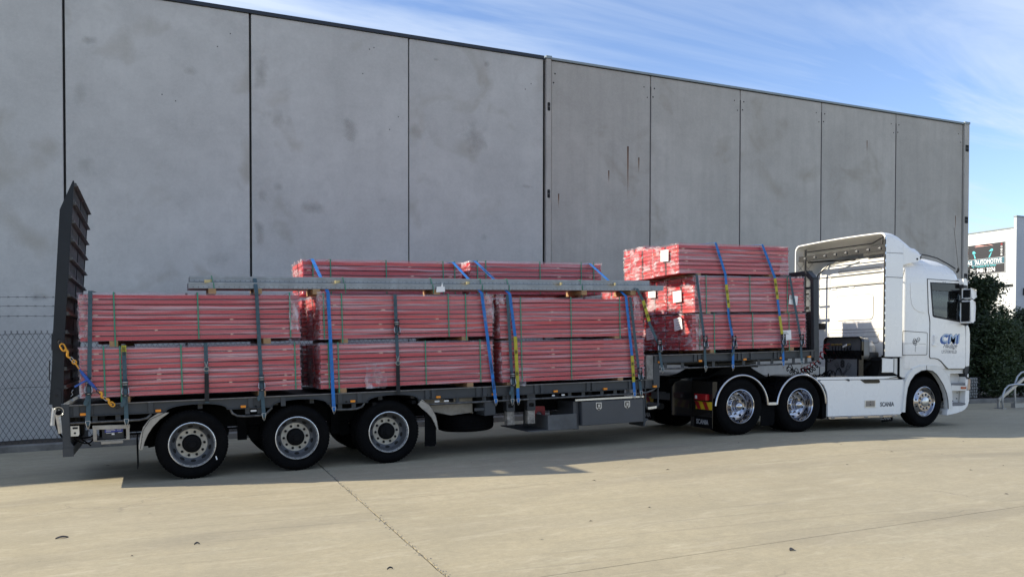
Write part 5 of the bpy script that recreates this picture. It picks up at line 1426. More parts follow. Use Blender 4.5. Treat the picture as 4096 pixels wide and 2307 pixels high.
# rear frame closure, plate, work lamp, far flap stripe
mb = MB().prism([(-1.05, 0.34), (-0.62, 0.30), (-0.62, 1.00), (-0.85, 0.98), (-1.0, 0.93), (-1.05, 0.86)], 0.60, 0.64)
mb.build('rear_frame', M_gloss, TK)
MB().box(-0.645, -0.632, 1.28, 1.92, 0.56, 0.93).build('plate_panel', M_plate, TK)
MB().box(-0.652, -0.646, 1.47, 1.89, 0.68, 0.79).build('number_plate', M_plate, TK)
text('plate_lettering', 'XW 92WI', 0.115, M_ink, TK, face_back(-0.654, 1.87, 0.695), bold=0.002, sx=0.72)
MB().tube([(-0.70, 1.92, 0.44), (-0.66, 1.52, 0.43)], 0.06, 14).build('exhaust_tip', M_plate, TK, smooth=40)
# catwalk
MB().box(1.75, 3.98, 0.14, 2.3, 0.955, 0.99).build('catwalk', mat('catwalk_plate', (0.20, 0.19, 0.18), 0.45, var=0.25, metal=0.4, scale=5), TK)
# side skirt
sk = [(2.03, 0.272), (2.025, 0.62), (2.0, 0.74), (1.93, 0.86), (1.83, 0.93), (1.86, 0.955), (3.955, 0.95), (3.985, 0.92), (3.975, 0.75), (3.95, 0.42), (3.93, 0.30), (3.90, 0.272)]
mb = MB().prism(sk, 0.015, 0.10); s1 = mb.build('side_skirt', M_white, TK, bevel=0.018, seg=3)
MB().prism([(1.77, 0.965), (1.77, 1.008), (3.80, 1.018), (3.86, 0.965)], 0.03, 0.16).build('skirt_rail', M_white, TK, bevel=0.008)
MB().box(1.85, 3.93, 0.028, 0.12, 0.956, 0.965).build('rail_gap', M_seal, TK)
MB().prism([(2.84, 0.952), (3.30, 0.953), (3.335, 0.935), (3.335, 0.905), (3.31, 0.888), (2.96, 0.888), (2.93, 0.90)], 0.006, 0.02).build('skirt_recess', M_gloss, TK, bevel=0.003)
MB().prism([(2.46, 0.965), (2.52, 0.975), (2.56, 0.955), (2.545, 0.93), (2.50, 0.945)], 0.004, 0.02).build('skirt_latch', M_trim, TK)
e = MB().box(2.955, 3.225, 0.004, 0.016, 0.42, 0.565).build('step_pocket', M_alu, TK, bevel=0.003)
MB().box(2.975, 3.205, 0.001, 0.0045, 0.44, 0.548).build('pocket_inset', mat('pocket_brown', (0.26, 0.22, 0.18), 0.5, var=0.3), e)
MB().lathe([(0.0001, 0), (.011, 0), (.011, .003)], 3.09, 0.535, 10, y0=-0.002).lathe([(0.0001, 0), (.011, 0), (.011, .003)], 3.09, 0.475, 10, y0=-0.002).build('pocket_bolt', M_hole, e)
text('lettering', 'SCANIA', 0.115, M_ink, TK, face_near(3.355, 0.012, 0.435), bold=0.004, sx=0.90)
MB().prism([(2.035, 0.245), (2.06, 0.218), (3.77, 0.218), (3.80, 0.252), (3.80, 0.262), (2.035, 0.262)], 0.0, 0.05).build('skirt_strip', M_chrome, TK, bevel=0.004)
mb = MB()
for x in (2.14, 2.56, 2.98, 3.38, 3.70): mb.prism(rrect(x - .045, x + .045, .23, .25, .008, 2), -0.006, 0.0)
mb.build('strip_lamp', M_plate, TK)
MB().box(2.03, 3.9, 0.10, 0.75, 0.30, 0.94).build('fuel_tank', M_dark, TK, bevel=0.05, seg=3)
MB().box(2.03, 3.9, 1.7, 2.45, 0.28, 0.95).build('fuel_tank', M_white, TK, bevel=0.05, seg=3)
MB().prism([(1.93, 0.22), (1.93, 0.80), (2.02, 0.75), (2.025, 0.24)], 0.05, 0.6).build('mud_flap', M_rub, TK)
MB().prism([(3.66, 0.10), (3.66, 0.30), (3.96, 0.30), (3.96, 0.12)], 0.25, 0.26).build('mud_flap', M_rub, TK)
text('lettering', 'SCANIA', 0.09, MATS['flap_letter'], TK, face_near(3.62, 0.245, 0.15), bold=0.003, sx=0.85)

# ---------------------------------------------------------------- cab shell
def cab_ring(xb, xf, inset, z, rb=0.10, rf=0.22, bulge=0.10):
    y0, y1 = inset, 2.45 - inset
    rb = min(rb, (xf - xb) * .3); rf = min(rf, (xf - xb) * .3)
    p = []
    q = lambda cx, cy, r, a0, n=6: [(cx + r * math.cos(R(a0 + 90 * i / n)), cy + r * math.sin(R(a0 + 90 * i / n)), z) for i in range(n + 1)]
    p += q(xb + rb, y0 + rb, rb, 180)
    p += q(xf - rf, y0 + rf, rf, 270)
    ym = (y0 + y1) / 2; hw = (y1 - y0) / 2 - rf
    for i in range(1, 6):
        y = y0 + rf + 2 * hw * i / 6; p.append((xf + bulge * (1 - ((y - ym) / hw) ** 2), y, z))
    p += q(xf - rf, y1 - rf, rf, 0)
    p += q(xb + rb, y1 - rb, rb, 90)
    return p
XB = 3.93
rings = [(XB, 5.70, 0.02, 1.165), (XB, 5.79, 0.004, 1.25), (XB, 5.80, 0.0, 1.60), (XB, 5.80, 0.0, 2.03), (XB, 5.715, 0.0, 2.09), (XB, 5.64, 0.0, 2.5), (XB, 5.60, 0.0, 2.75), (XB, 5.575, 0.0, 2.96), (XB, 5.55, 0.012, 3.06),
         (XB + .01, 5.49, 0.04, 3.15), (XB + .02, 5.37, 0.095, 3.25), (XB + .04, 5.20, 0.18, 3.335), (XB + .06, 5.02, 0.32, 3.40), (XB + .10, 4.82, 0.50, 3.445), (XB + .18, 4.66, 0.72, 3.47)]
mb = MB(); k = None; vs = []
for (a, b, i, z) in rings:
    rr = cab_ring(a, b, i, z); k = len(rr); vs += rr
fs = [(i * k + j, i * k + (j + 1) % k, (i + 1) * k + (j + 1) % k, (i + 1) * k + j) for i in range(len(rings) - 1) for j in range(k)]
fs += [tuple(range(k))[::-1], tuple((len(rings) - 1) * k + j for j in range(k))]
mb.add(vs, fs)
shell = mb.build('cab_body', [M_white, M_cabin], TK, smooth=38)
win = [(4.667, 2.862), (5.47, 2.868), (5.487, 2.84), (5.535, 2.40), (5.545, 2.15), (5.52, 2.135), (4.765, 2.222), (4.742, 2.24)]
def cutter(mb, mi=1):
    me = mb.mesh('cut', [M_white, M_cabin]); 
    for p in me.polygons: p.material_index = mi
    bm = bmesh.new(); bm.from_mesh(me); bmesh.ops.recalc_face_normals(bm, faces=bm.faces); bm.to_mesh(me); bm.free()
    o = bpy.data.objects.new('cut', me); COL.objects.link(o); o.parent = TK; return o
cuts = [cutter(MB().box(4.05, 5.50, 0.07, 2.38, 1.5, 3.0)), cutter(MB().prism(win, -0.2, 2.7)),
        cutter(MB().prism([(5.40, 2.15), (6.2, 2.15), (6.2, 2.92), (5.40, 2.92)], 0.20, 2.25))]
for c in cuts:
    m = shell.modifiers.new('b', 'BOOLEAN'); m.operation = 'DIFFERENCE'; m.object = c; m.solver = 'EXACT'
bpy.context.view_layer.update()
dg = bpy.context.evaluated_depsgraph_get()
newme = bpy.data.meshes.new_from_object(shell.evaluated_get(dg))
shell.modifiers.clear(); old = shell.data; shell.data = newme
newme.polygons.foreach_set('use_smooth', [True] * len(newme.polygons)); newme.set_sharp_from_angle(angle=R(38))
for c in cuts:
    me = c.data; bpy.data.objects.remove(c); bpy.data.meshes.remove(me)
# door: black shut line with a panel standing a few millimetres proud
door = [(4.575, 2.945), (5.45, 2.935), (5.50, 2.91), (5.555, 2.50), (5.63, 2.06), (5.66, 1.95), (5.672, 1.60), (5.672, 1.20), (5.64, 1.165), (5.19, 1.165), (5.13, 1.20), (4.99, 1.315), (4.90, 1.36), (4.80, 1.378), (4.69, 1.378), (4.665, 1.40), (4.662, 2.10), (4.645, 2.20), (4.615, 2.30)]
def grow(poly, d):
    cx = sum(p[0] for p in poly) / len(poly); cz = sum(p[1] for p in poly) / len(poly)
    out = []
    n = len(poly)
    for i in range(n):
        a, b, c = Vector(poly[i - 1]), Vector(poly[i]), Vector(poly[(i + 1) % n])
        t1 = (b - a).normalized(); t2 = (c - b).normalized()
        n1 = Vector((t1.y, -t1.x)); n2 = Vector((t2.y, -t2.x)); nn = (n1 + n2)
        nn = nn / max(0.3, nn.length ** 2 / 2)
        out.append(tuple(b + nn * d))
    area = sum(poly[i - 1][0] * poly[i][1] - poly[i][0] * poly[i - 1][1] for i in range(n))
    if area < 0: return grow(poly[::-1], d)
    return out
winG = grow(win, 0.03)
for side in (0, 1):
    ya, yb = ((-0.004, 0.0) if side == 0 else (2.45, 2.454))
    yc, yd = ((-0.012, -0.002) if side == 0 else (2.452, 2.462))
    ye, yf = ((-0.016, -0.004) if side == 0 else (2.454, 2.466))
    MB().prism(grow(door, 0.015), ya, yb, 0, holes=[grow(win, 0.005)]).build('door_seal', M_seal, TK)
    d = MB().prism(door, yc, yd, 0, holes=[winG]).build('door', M_white, TK, bevel=0.004)
    MB().prism(grow(win, 0.028), ye, yf, 0, holes=[grow(win, -0.004)]).build('window_seal', M_seal, d)
    y = 0.012 if side == 0 else 2.436
    MB().prism(grow(win, 0.004), y, y + 0.005).build('window_glass', M_glass, d)
    ys = -0.02 if side == 0 else 2.44
    MB().prism([(4.667, 2.862), (5.47, 2.868), (5.487, 2.84), (5.505, 2.66), (5.44, 2.715), (5.3, 2.735), (4.69, 2.735)], ys, ys + 0.022).build('wind_deflector', M_gloss, d, bevel=0.006)
    yy = -0.045 if side == 0 else 2.455
    hp = MB().prism(rrect(4.705, 4.845, 1.625, 1.835, .03, 3), -0.016 if side == 0 else 2.46, -0.010 if side == 0 else 2.468); hp.build('handle_recess', M_white, d, bevel=0.003)
    MB().prism([(4.745, 1.83), (4.80, 1.835), (4.80, 1.80), (4.775, 1.80), (4.775, 1.68), (4.80, 1.665), (4.83, 1.66), (4.83, 1.63), (4.72, 1.63), (4.73, 1.66), (4.742, 1.68)], yy, yy + 0.032).build('door_handle', M_white, d, bevel=0.008)
# body lines on the near side
mb = MB()
def groove(pts, w=0.011, y=-0.0015, closed=False):
    P = [Vector((p[0], y, p[1])) for p in pts]
    mb.tube(P, w / 2, 5, closed=closed)
groove([(3.955, 3.14), (3.905, 3.0), (3.89, 2.9), (3.895, 2.4), (3.90, 1.40)])
groove([(3.912, 1.432), (3.92, 1.90), (3.935, 1.908), (4.57, 1.885), (4.59, 1.87), (4.588, 1.455), (4.57, 1.44)], closed=True)
mb.build('panel_gap', M_seal, TK)
# blind side window panel: soft raised blank
MB().prism([(4.10, 2.84), (4.12, 2.862), (4.49, 2.868), (4.515, 2.85), (4.54, 2.28), (4.50, 2.272), (4.33, 2.30), (4.22, 2.35), (4.15, 2.43), (4.115, 2.60)], -0.010, 0.004).build('blind_panel', M_white, TK, bevel=0.008, seg=3)
mb = MB()
for x in (5.0, 5.055): mb.lathe([(.0001, 0), (.009, 0), (.009, .003)], x, 2.905, 10, y0=-0.0145)
mb.build('door_rivet', M_hole, TK)
# rose ornament on the locker lid
mb = MB()
yo = -0.002
for (cx, cz, r, a0, a1) in ((4.26, 1.70, .03, 0, 360), (4.215, 1.70, .025, 40, 330), (4.235, 1.735, .028, 0, 300), (4.28, 1.735, .022, 90, 400), (4.25, 1.66, .026, 150, 420), (4.30, 1.70, .02, 0, 300), (4.33, 1.72, .03, -60, 250), (4.35, 1.75, .035, -100, 200), (4.22, 1.67, .02, 0, 360), (4.29, 1.655, .018, 60, 380)):
    mb.tube([(p[0], yo, p[1]) for p in arc(cx, cz, r, a0, a1, 12)], 0.005, 4)
mb.tube([(3.97, yo, 1.66), (4.2, yo, 1.665)], 0.003, 4); mb.tube([(4.36, yo, 1.66), (4.55, yo, 1.655)], 0.003, 4); mb.tube([(4.265, yo, 1.65), (4.262, yo, 1.5)], 0.0035, 4)
mb.build('rose_emblem', M_ink, TK)
# door signwriting
for k in range(7):
    text('lettering', 'CMI', 0.245, M_logo2, TK, face_near(4.955 - 0.007 * k, -0.0135 + 0.0001 * k, 1.695 - 0.0055 * k), bold=0.005, sx=1.20, shear=0.12, space=1.08)
text('lettering', 'CMI', 0.245, M_ink, TK, face_near(4.960, -0.0140, 1.697), bold=0.006, sx=1.20, shear=0.12, space=1.08)
text('lettering', 'CMI', 0.245, M_logo1, TK, face_near(4.960, -0.0148, 1.697), bold=0.001, sx=1.20, shear=0.12, space=1.08)
text('lettering', 'Haulage', 0.13, M_ink, TK, face_near(5.02, -0.0135, 1.585), bold=0.001, sx=0.95, shear=0.45)
text('lettering', 'PTY LTD', 0.035, M_ink, TK, face_near(5.21, -0.0135, 1.555))
mb = MB().box(5.17, 5.42, -0.0145, -0.0125, 1.672, 1.676).box(5.03, 5.19, -0.0145, -0.0125, 1.562, 1.566).box(5.34, 5.40, -0.0145, -0.0125, 1.562, 1.566); mb.build('sign_rule', M_ink, TK)
text('lettering', 'LYSTERFIELD', 0.088, M_ink, TK, face_near(4.985, -0.0135, 1.475), bold=0.0015, sx=0.72, space=1.22)
# grey back-wall lines: shading of the pressed edges put into colour
M_shade_line = mat('panel_shade_line', (0.30, 0.29, 0.27), 0.6, var=0.1)
def shade_line(y0, y1, z0, z1, r):
    MB().tube([(XB - 0.001, p[0], p[1]) for p in rrect(y0, y1, z0, z1, r, 5)], 0.006, 5, closed=True).build('panel_shade_line', M_shade_line, TK)
for q in ((0.43, 1.97, 1.96, 2.87, .09), (0.74, 1.76, 2.16, 2.69, .09), (0.53, 1.92, 2.91, 3.10, .04), (0.6, 1.97, 1.81, 1.90, .03), (0.6, 1.97, 1.68, 1.81, .05), (.55, 1.7, 3.17, 3.22, .02)): shade_line(*q)
# cab back wall details
def bk(name, y0, y1, z0, z1, r, m, d=0.008, ring=True):
    """raised frame on the back wall (rounded), facing -x"""
    out = rrect(y0, y1, z0, z1, r, 5); inn = rrect(y0 + .012, y1 - .012, z0 + .012, z1 - .012, max(.005, r - .012), 5)
    p = MB().prism(out, 0, d, 0, holes=[inn] if ring else ())
    p.v = [(XB + 0.002 - q[1], q[0], q[2]) for q in p.v]
    return p.build(name, m, TK, bevel=0.004)
bk('back_panel', 0.45, 1.95, 1.98, 2.85, 0.08, M_white); bk('back_panel', 0.75, 1.75, 2.17, 2.68, 0.08, M_white, 0.012, False)
bk('back_panel', 0.55, 1.9, 2.93, 3.08, 0.03, M_white)
bk('back_rib', 0.62, 1.95, 1.83, 1.88, 0.02, M_white); bk('back_rib', 0.62, 1.95, 1.70, 1.79, 0.04, M_white)
for y in (0.12, 2.05):
    bk('vent', y, y + 0.30, 1.99, 2.12, 0.02, M_gloss, 0.02, False)
mb = MB().box(XB - 0.012, XB + 0.01, 0.03, 2.42, 2.87, 2.892).box(XB - 0.006, XB + 0.03, 0.06, 2.39, 3.112, 3.128); mb.build('back_seam', M_seal, TK)
mb = MB()
for y in (1.25, 1.75): mb.box(XB - 0.02, XB + .01, y, y + 0.14, 2.842, 2.87)
mb.build('seam_clip', M_white, TK)
# cab interior
mb = MB().box(4.72, 5.12, 0.25, 0.78, 1.5, 1.95)
it = mb.build('seat', M_trim, TK, bevel=0.05, seg=3)
MB().prism([(4.66, 1.9), (4.85, 1.9), (4.80, 2.45), (4.62, 2.45)], 0.27, 0.76).build('seat_back', M_cabin, it, bevel=0.05, seg=3)
MB().prism([(4.66, 2.47), (4.78, 2.47), (4.77, 2.70), (4.65, 2.70)], 0.36, 0.67).build('head_rest', M_cabin, it, bevel=0.04, seg=3)
it2 = MB().box(4.72, 5.12, 1.65, 2.18, 1.5, 1.95).build('seat', M_trim, TK, bevel=0.05, seg=3)
MB().prism([(4.66, 1.9), (4.85, 1.9), (4.80, 2.45), (4.62, 2.45)], 1.67, 2.16).build('seat_back', M_trim, it2, bevel=0.05, seg=3)
MB().prism([(5.2, 1.5), (5.15, 1.95), (5.28, 2.12), (5.49, 2.14), (5.49, 1.5)], 0.1, 2.36).build('dashboard', M_trim, TK, bevel=0.02)
MB().tube([(5.12 + 0.07 * math.sin(t), 0.52 + 0.22 * math.cos(t), 2.16 + 0.20 * math.sin(t)) for t in [2 * PI * i / 28 for i in range(28)]], 0.015, 8, closed=True).build('steering_wheel', M_gloss, TK, smooth=60)
p = MB().prism([(0.16, 2.10), (2.29, 2.10), (2.29, 2.97), (0.16, 2.97)], 0, 0.006); p.v = [(5.70 - 0.17 * (q[2] - 2.1) / .87 + q[1] + .09 * (1 - ((q[0] - 1.225) / 1.06) ** 2), q[0], q[2]) for q in p.v]
MB().grid(lambda u, v: (5.685 - 0.15 * v + 0.095 * (1 - (2 * u - 1) ** 2), 0.17 + 2.11 * u, 2.12 + 0.84 * v), 12, 4).build('windscreen', M_glass, TK, smooth=60)
# roof items
MB().lathe([(0.0001, 0.0), (0.05, 0.01), (0.075, .05), (.08, .09), (.08, .12)], 0, 0, 18).build('beacon', M_chrome, TK, smooth=50).matrix_local = Matrix.Translation((4.57, 0.5, 3.56)) @ Matrix.Rotation(R(-90), 4, 'X')
mb = MB().tube([(4.40, 0.03, 3.44), (4.62, 0.05, 3.43), (4.95, 0.09, 3.395), (5.25, 0.08, 3.29), (5.42, 0.05, 3.20)], 0.012, 8); mb.build('roof_seam', M_seal, TK, smooth=60)
MB().tube([(5.47, 0.05, 3.13), (5.44, 0.0, 3.16), (5.42, -0.02, 3.20)], 0.022, 8).build('aerial_base', M_seal, TK, smooth=60)
MB().tube([(5.42, -0.02, 3.20), (5.35, -0.02, 3.6), (5.28, -0.02, 4.02)], 0.005, 6).build('aerial', M_trim, TK)
# ---------------------------------------------------------------- side wings and roof spoiler
def spoiler():
    stations = [(3.42, 3.825, 1.40), (3.55, 3.825, 1.40), (3.66, 3.815, 1.40), (3.80, 3.77, 1.40), (3.892, 3.72, 1.40)]
    fwd = [(3.895, 3.718, 3.20), (4.02, 3.65, 3.235), (4.12, 3.587, 3.255), (4.19, 3.565, 3.265), (4.27, 3.556, 3.275), (4.33, 3.525, 3.30), (4.385, 3.478, 3.44)]
    def sec(x, zt, zb, off):
        y0, y1 = -0.012 + off, 2.462 - off; r = 0.13; zt -= off
        zt0 = zt
        p = [(x, y0, zb + (zt - r - zb) * i / 6) for i in range(7)]
        p += [(x, y0 + r - r * math.cos(PI / 2 * i / 6), zt - r + r * math.sin(PI / 2 * i / 6)) for i in range(1, 7)]
        p += [(x, y0 + r + (y1 - y0 - 2 * r) * i / 8, zt + 0.02 * math.sin(PI * i / 8)) for i in range(1, 8)]
        p += [(x, y1 - r + r * math.sin(PI / 2 * i / 6), zt - r + r * math.cos(PI / 2 * i / 6)) for i in range(0, 7)]
        p += [(x, y1, zt - r - (zt - r - zb) * i / 6) for i in range(1, 7)]
        return p
    for nm, S in (('air_deflector', stations), ('roof_spoiler', fwd)):
        mb = MB(); outs = [sec(x, a, b, 0.0) for x, a, b in S]; ins = [sec(x, a, b, 0.024) for x, a, b in S]
        k = len(outs[0]); n = len(S)
        vs = [p for r in outs for p in r]; fs = [(i * k + j, i * k + j + 1, (i + 1) * k + j + 1, (i + 1) * k + j) for i in range(n - 1) for j in range(k - 1)]
        mb.add(vs, fs, 0)
        vs = [p for r in ins for p in r]; mb.add(vs, [f[::-1] for f in fs], 1)
        def strip(A, B, mi):
            kk = len(A); mb.add(A + B, [(j, j + 1, kk + j + 1, kk + j) for j in range(kk - 1)], mi)
        strip(outs[0], ins[0], 0); strip(outs[-1], ins[-1], 0)
        strip([r[0] for r in outs], [r[0] for r in ins], 0); strip([r[-1] for r in outs], [r[-1] for r in ins], 0)
        sp = mb.build(nm, [M_white, M_quilt], TK, smooth=45)
        if nm == 'air_deflector': AD = sp
    # quilted lining stitches on the far wing
    mb = MB()
    for i in range(-8, 12):
        for sgn in (1, -1):
            pts = []
            for j in range(13):
                t = j / 12; x = 3.44 + 0.47 * t; z = 2.35 + 0.22 * i + sgn * 0.47 * t * 1.0
                if 1.45 < z < 3.62: pts.append((x, 2.462 - 0.038, z))
            if len(pts) > 1: mb.tube(pts, 0.006, 4)
    stuff(mb.build('quilt_stitch', mat('stitch_grey', (0.34, 0.33, 0.31), 0.7, var=0.1), AD))
    # rubber edge with clips on the near wing
    mb = MB().tube([(3.415, -0.006, 1.40), (3.410, -0.006, 2.4), (3.410, -0.006, 3.68)], 0.020, 6)
    mb.build('edge_seal', M_seal, AD, smooth=60)
    mb = MB()
    for i in range(16): mb.box(3.396, 3.425, -0.030, -0.012, 1.5 + i * 0.145, 1.545 + i * 0.145)
    mb.build('edge_clip', M_chrome, AD)
    # roof lamp bar and braces under the spoiler
    br = MB().box(3.46, 3.50, 0.06, 2.38, 3.47, 3.58).build('lamp_bar', M_seal, AD, bevel=0.004)
    mb = MB()
    for i in range(8):
        y = 0.18 + i * 0.29; mb.lathe([(.0001, 0), (.018, .0), (.02, .02)], 0, 0, 10, 0)
    mb = MB()
    for i in range(8):
        y = 0.18 + i * 0.29; mb.box(3.44, 3.462, y - .03, y + .01, 3.518, 3.538); mb.box(3.43, 3.462, y - .055, y - .035, 3.508, 3.548)
    mb.build('bar_lamp', M_alu, br)
    mb = MB().tube([(3.47, 2.2, 1.6), (3.47, 2.2, 3.72)], 0.028, 8).tube([(3.5, 2.15, 3.44), (3.9, 1.2, 3.43)], 0.018, 6).tube([(3.46, 0.06, 3.74), (3.46, 0.35, 3.64), (3.46, 2.2, 3.66)], 0.014, 6)
    mb.tube([(3.47, 0.1, 3.76), (3.47, .12, 3.6)], 0.02, 6).tube([(3.48, 2.1, 2.75), (3.48, 2.40, 2.75)], .02, 6).tube([(3.48, 2.1, 2.45), (3.48, 2.40, 2.45)], .03, 6)
    mb.tube([(XB - .01, 2.38, 1.7), (XB - .02, 2.40, 2.9), (XB, 2.30, 3.2), (XB + .02, 2.0, 3.40), (XB + .05, 1.2, 3.46)], .012, 6)
    mb.build('spoiler_frame', M_seal, AD, smooth=60)
    MB().box(3.9, 4.0, 0.2, 1.0, 3.47, 3.53).build('air_horn', M_trim, AD, bevel=.01)
    # seams where the wing meets the spoiler
    mb = MB().tube([(3.43, -0.014, 2.95), (3.89, -0.014, 2.95)], 0.005, 5).tube([(3.43, -0.014, 3.42), (3.89, -0.014, 3.425)], 0.004, 5)
    mb.build('panel_gap', M_seal, AD)
    MB().prism(rrect(4.245, 4.295, 3.315, 3.355, .018, 3), -0.018, -0.012).build('spoiler_bolt', M_trim, AD)
spoiler()
# ---------------------------------------------------------------- wheel arch, steps, bumper
arch_in = arc(4.57, 0.50, 0.615, 6, 174, 22)
panel = [(3.705, 1.36), (3.705, 1.10), (3.98, 0.985), (3.985, 0.60)] 
mb = MB().prism([(3.70, 1.37), (3.70, 1.095), (3.96, 0.99)] + [(p[0], p[1]) for p in arc(4.63, 0.52, 0.66, 135, 20, 16)] + [(5.30, 1.06), (5.74, 1.062), (5.74, 1.16), (5.19, 1.16), (5.05, 1.25), (4.92, 1.345), (4.70, 1.372)], 0.035, 0.10)
mb.build('fender_panel', M_whiteD, TK, bevel=0.012, seg=2)
MB().prism([(3.40, 1.375), (3.40, 1.09), (3.70, 1.09), (3.70, 1.36)], 0.01, 0.06).build('wing_lower', M_white, TK, bevel=0.012)
MB().box(3.385, 3.40, 0.02, 0.05, 1.10, 1.36).build('edge_seal', M_seal, TK)
lip_o = [(3.925, 0.31), (3.965, 0.70), (4.0, 0.93), (4.08, 1.06), (4.22, 1.17), (4.40, 1.225), (4.57, 1.232), (4.80, 1.225), (4.95, 1.20), (5.08, 1.12), (5.20, 0.985), (5.28, 0.80), (5.305, 0.60), (5.31, 0.36)]
lip_i = [(5.20, 0.345), (5.185, 0.52), (5.14, 0.67), (5.05, 0.83), (4.94, 0.96), (4.85, 1.05), (4.74, 1.115), (4.57, 1.135), (4.42, 1.12), (4.25, 1.045), (4.13, 0.92), (4.06, 0.78), (4.025, 0.60), (4.0, 0.31)]
MB().prism(lip_o + lip_i, -0.015, 0.09).build('fender_lip', M_whiteD, TK, bevel=0.018, seg=3)
mb = MB()
for nm, inn in ((0, lip_i),):
    q = grow(lip_i[::-1] + [], 0.0)
mb.tube([(x, -0.012, z) for x, z in lip_i], 0.008, 6); mb.build('arch_seal', M_seal, TK, smooth=60)
mb = MB().tube([(4.33, 0.03, 1.365), (4.31, 0.03, 1.235)], 0.005, 5).tube([(4.565, -0.016, 1.23), (4.57, -0.016, 1.135)], 0.005, 5).tube([(3.703, 0.01, 1.36), (3.703, 0.01, 1.09)], 0.006, 5); mb.build('panel_gap', M_seal, TK)
# dark wheel housing
arch_guard(4.57, 0.50, 0.66, 0, 180, 0.09, 0.75, M_dark, 'wheel_housing', 0.02); arch_guard(4.57, 0.50, 0.66, 0, 180, 1.7, 2.36, M_dark, 'wheel_housing', 0.02)
MB().box(4.0, 5.2, .76, 1.7, .55, 1.12).build('engine', M_dark, TK)
# step wells (near and far)
for side in (0, 1):
    T_ = (lambda mb: mb) if side == 0 else (lambda mb: (setattr(mb, 'v', [(x, 2.45 - y, z) for x, y, z in mb.v]), mb)[1])
    st = T_(MB().prism([(5.20, 0.22), (5.20, 0.34), (5.31, 0.36), (5.30, 1.06), (5.74, 1.06), (5.80, 0.95), (5.80, 0.30), (5.70, 0.26)], 0.16, 0.24)).build('step_well', M_whiteD, TK)
    T_(MB().prism([(5.30, 0.72), (5.31, 0.815), (5.715, 0.81), (5.72, 0.72)], -0.005, 0.20)).build('step_riser', M_whiteD, st, bevel=0.01)
    T_(MB().prism([(5.285, 0.815), (5.275, 0.862), (5.712, 0.858), (5.712, 0.812)], 0.02, 0.20)).build('step_tread', M_gtrim, st, bevel=0.008)
    T_(MB().prism([(5.29, 0.425), (5.30, 0.448), (5.40, 0.462), (5.65, 0.46), (5.70, 0.445), (5.70, 0.42), (5.60, 0.405), (5.36, 0.405)], 0.0, 0.20)).build('step_tread', M_gtrim, st, bevel=0.008)
    T_(MB().prism([(5.175, 0.215), (5.30, 0.232), (5.446, 0.251), (5.60, 0.285), (5.70, 0.325), (5.78, 0.40), (5.815, 0.50), (5.818, 0.70), (5.80, 0.715), (5.712, 0.715), (5.70, 0.42), (5.60, 0.402), (5.33, 0.40), (5.31, 0.355), (5.20, 0.34)], 0.0, 0.14)).build('bumper_corner', M_white, TK, bevel=0.02, seg=3)
    T_(MB().box(5.715, 5.80, 0.0, 0.18, 0.73, 1.06)).build('corner_post', M_white, TK, bevel=0.02, seg=3)
    T_(MB().prism([(5.56, 0.748), (5.56, 0.788), (5.70, 0.785), (5.70, 0.748)], -0.018, 0.0)).build('side_marker', mat('marker_orange_red', (0.42, 0.07, 0.02), 0.25, var=0.15), TK, bevel=0.004)
    T_(MB().prism([(5.76, 0.735), (5.79, 0.94), (5.825, 0.94), (5.815, 0.735)], -0.01, 0.35)).build('headlight', mat('headlight_lens', (0.55, 0.40, 0.30), 0.15, var=0.1), TK, bevel=0.01)
    T_(MB().prism([(5.66, 1.09), (5.68, 1.21), (5.80, 1.215), (5.79, 1.12), (5.735, 1.0), (5.80, .96), (5.80, .945), (5.73, .95), (5.70, 1.03)], 0.0, 0.16)).build('grille_edge', M_trim, TK, bevel=0.006)
    mb = MB()
    for x, z in ((5.66, 0.66), (5.65, 0.54), (5.44, 0.49), (5.535, 0.49)): mb.lathe([(.0001, 0), (.013, 0), (.013, .004)], x, z, 10, y0=0.155)
    T_(mb).build('step_bolt', M_hole, st)
MB().box(5.74, 5.86, 0.15, 2.3, 0.28, 0.98).build('bumper', M_white, TK, bevel=0.04, seg=3)
MB().box(5.70, 5.90, 0.25, 2.2, 0.99, 1.55).build('grille', M_trim, TK, bevel=0.03, seg=2)
# front corner panel standing out beside the door
MB().prism([(5.682, 2.03), (5.682, 1.24), (5.70, 1.20), (5.795, 1.215), (5.81, 1.50), (5.805, 1.90), (5.785, 2.0), (5.75, 2.045), (5.71, 2.055)], -0.010, 0.12).build('corner_panel', M_white, TK, bevel=0.03, seg=3)
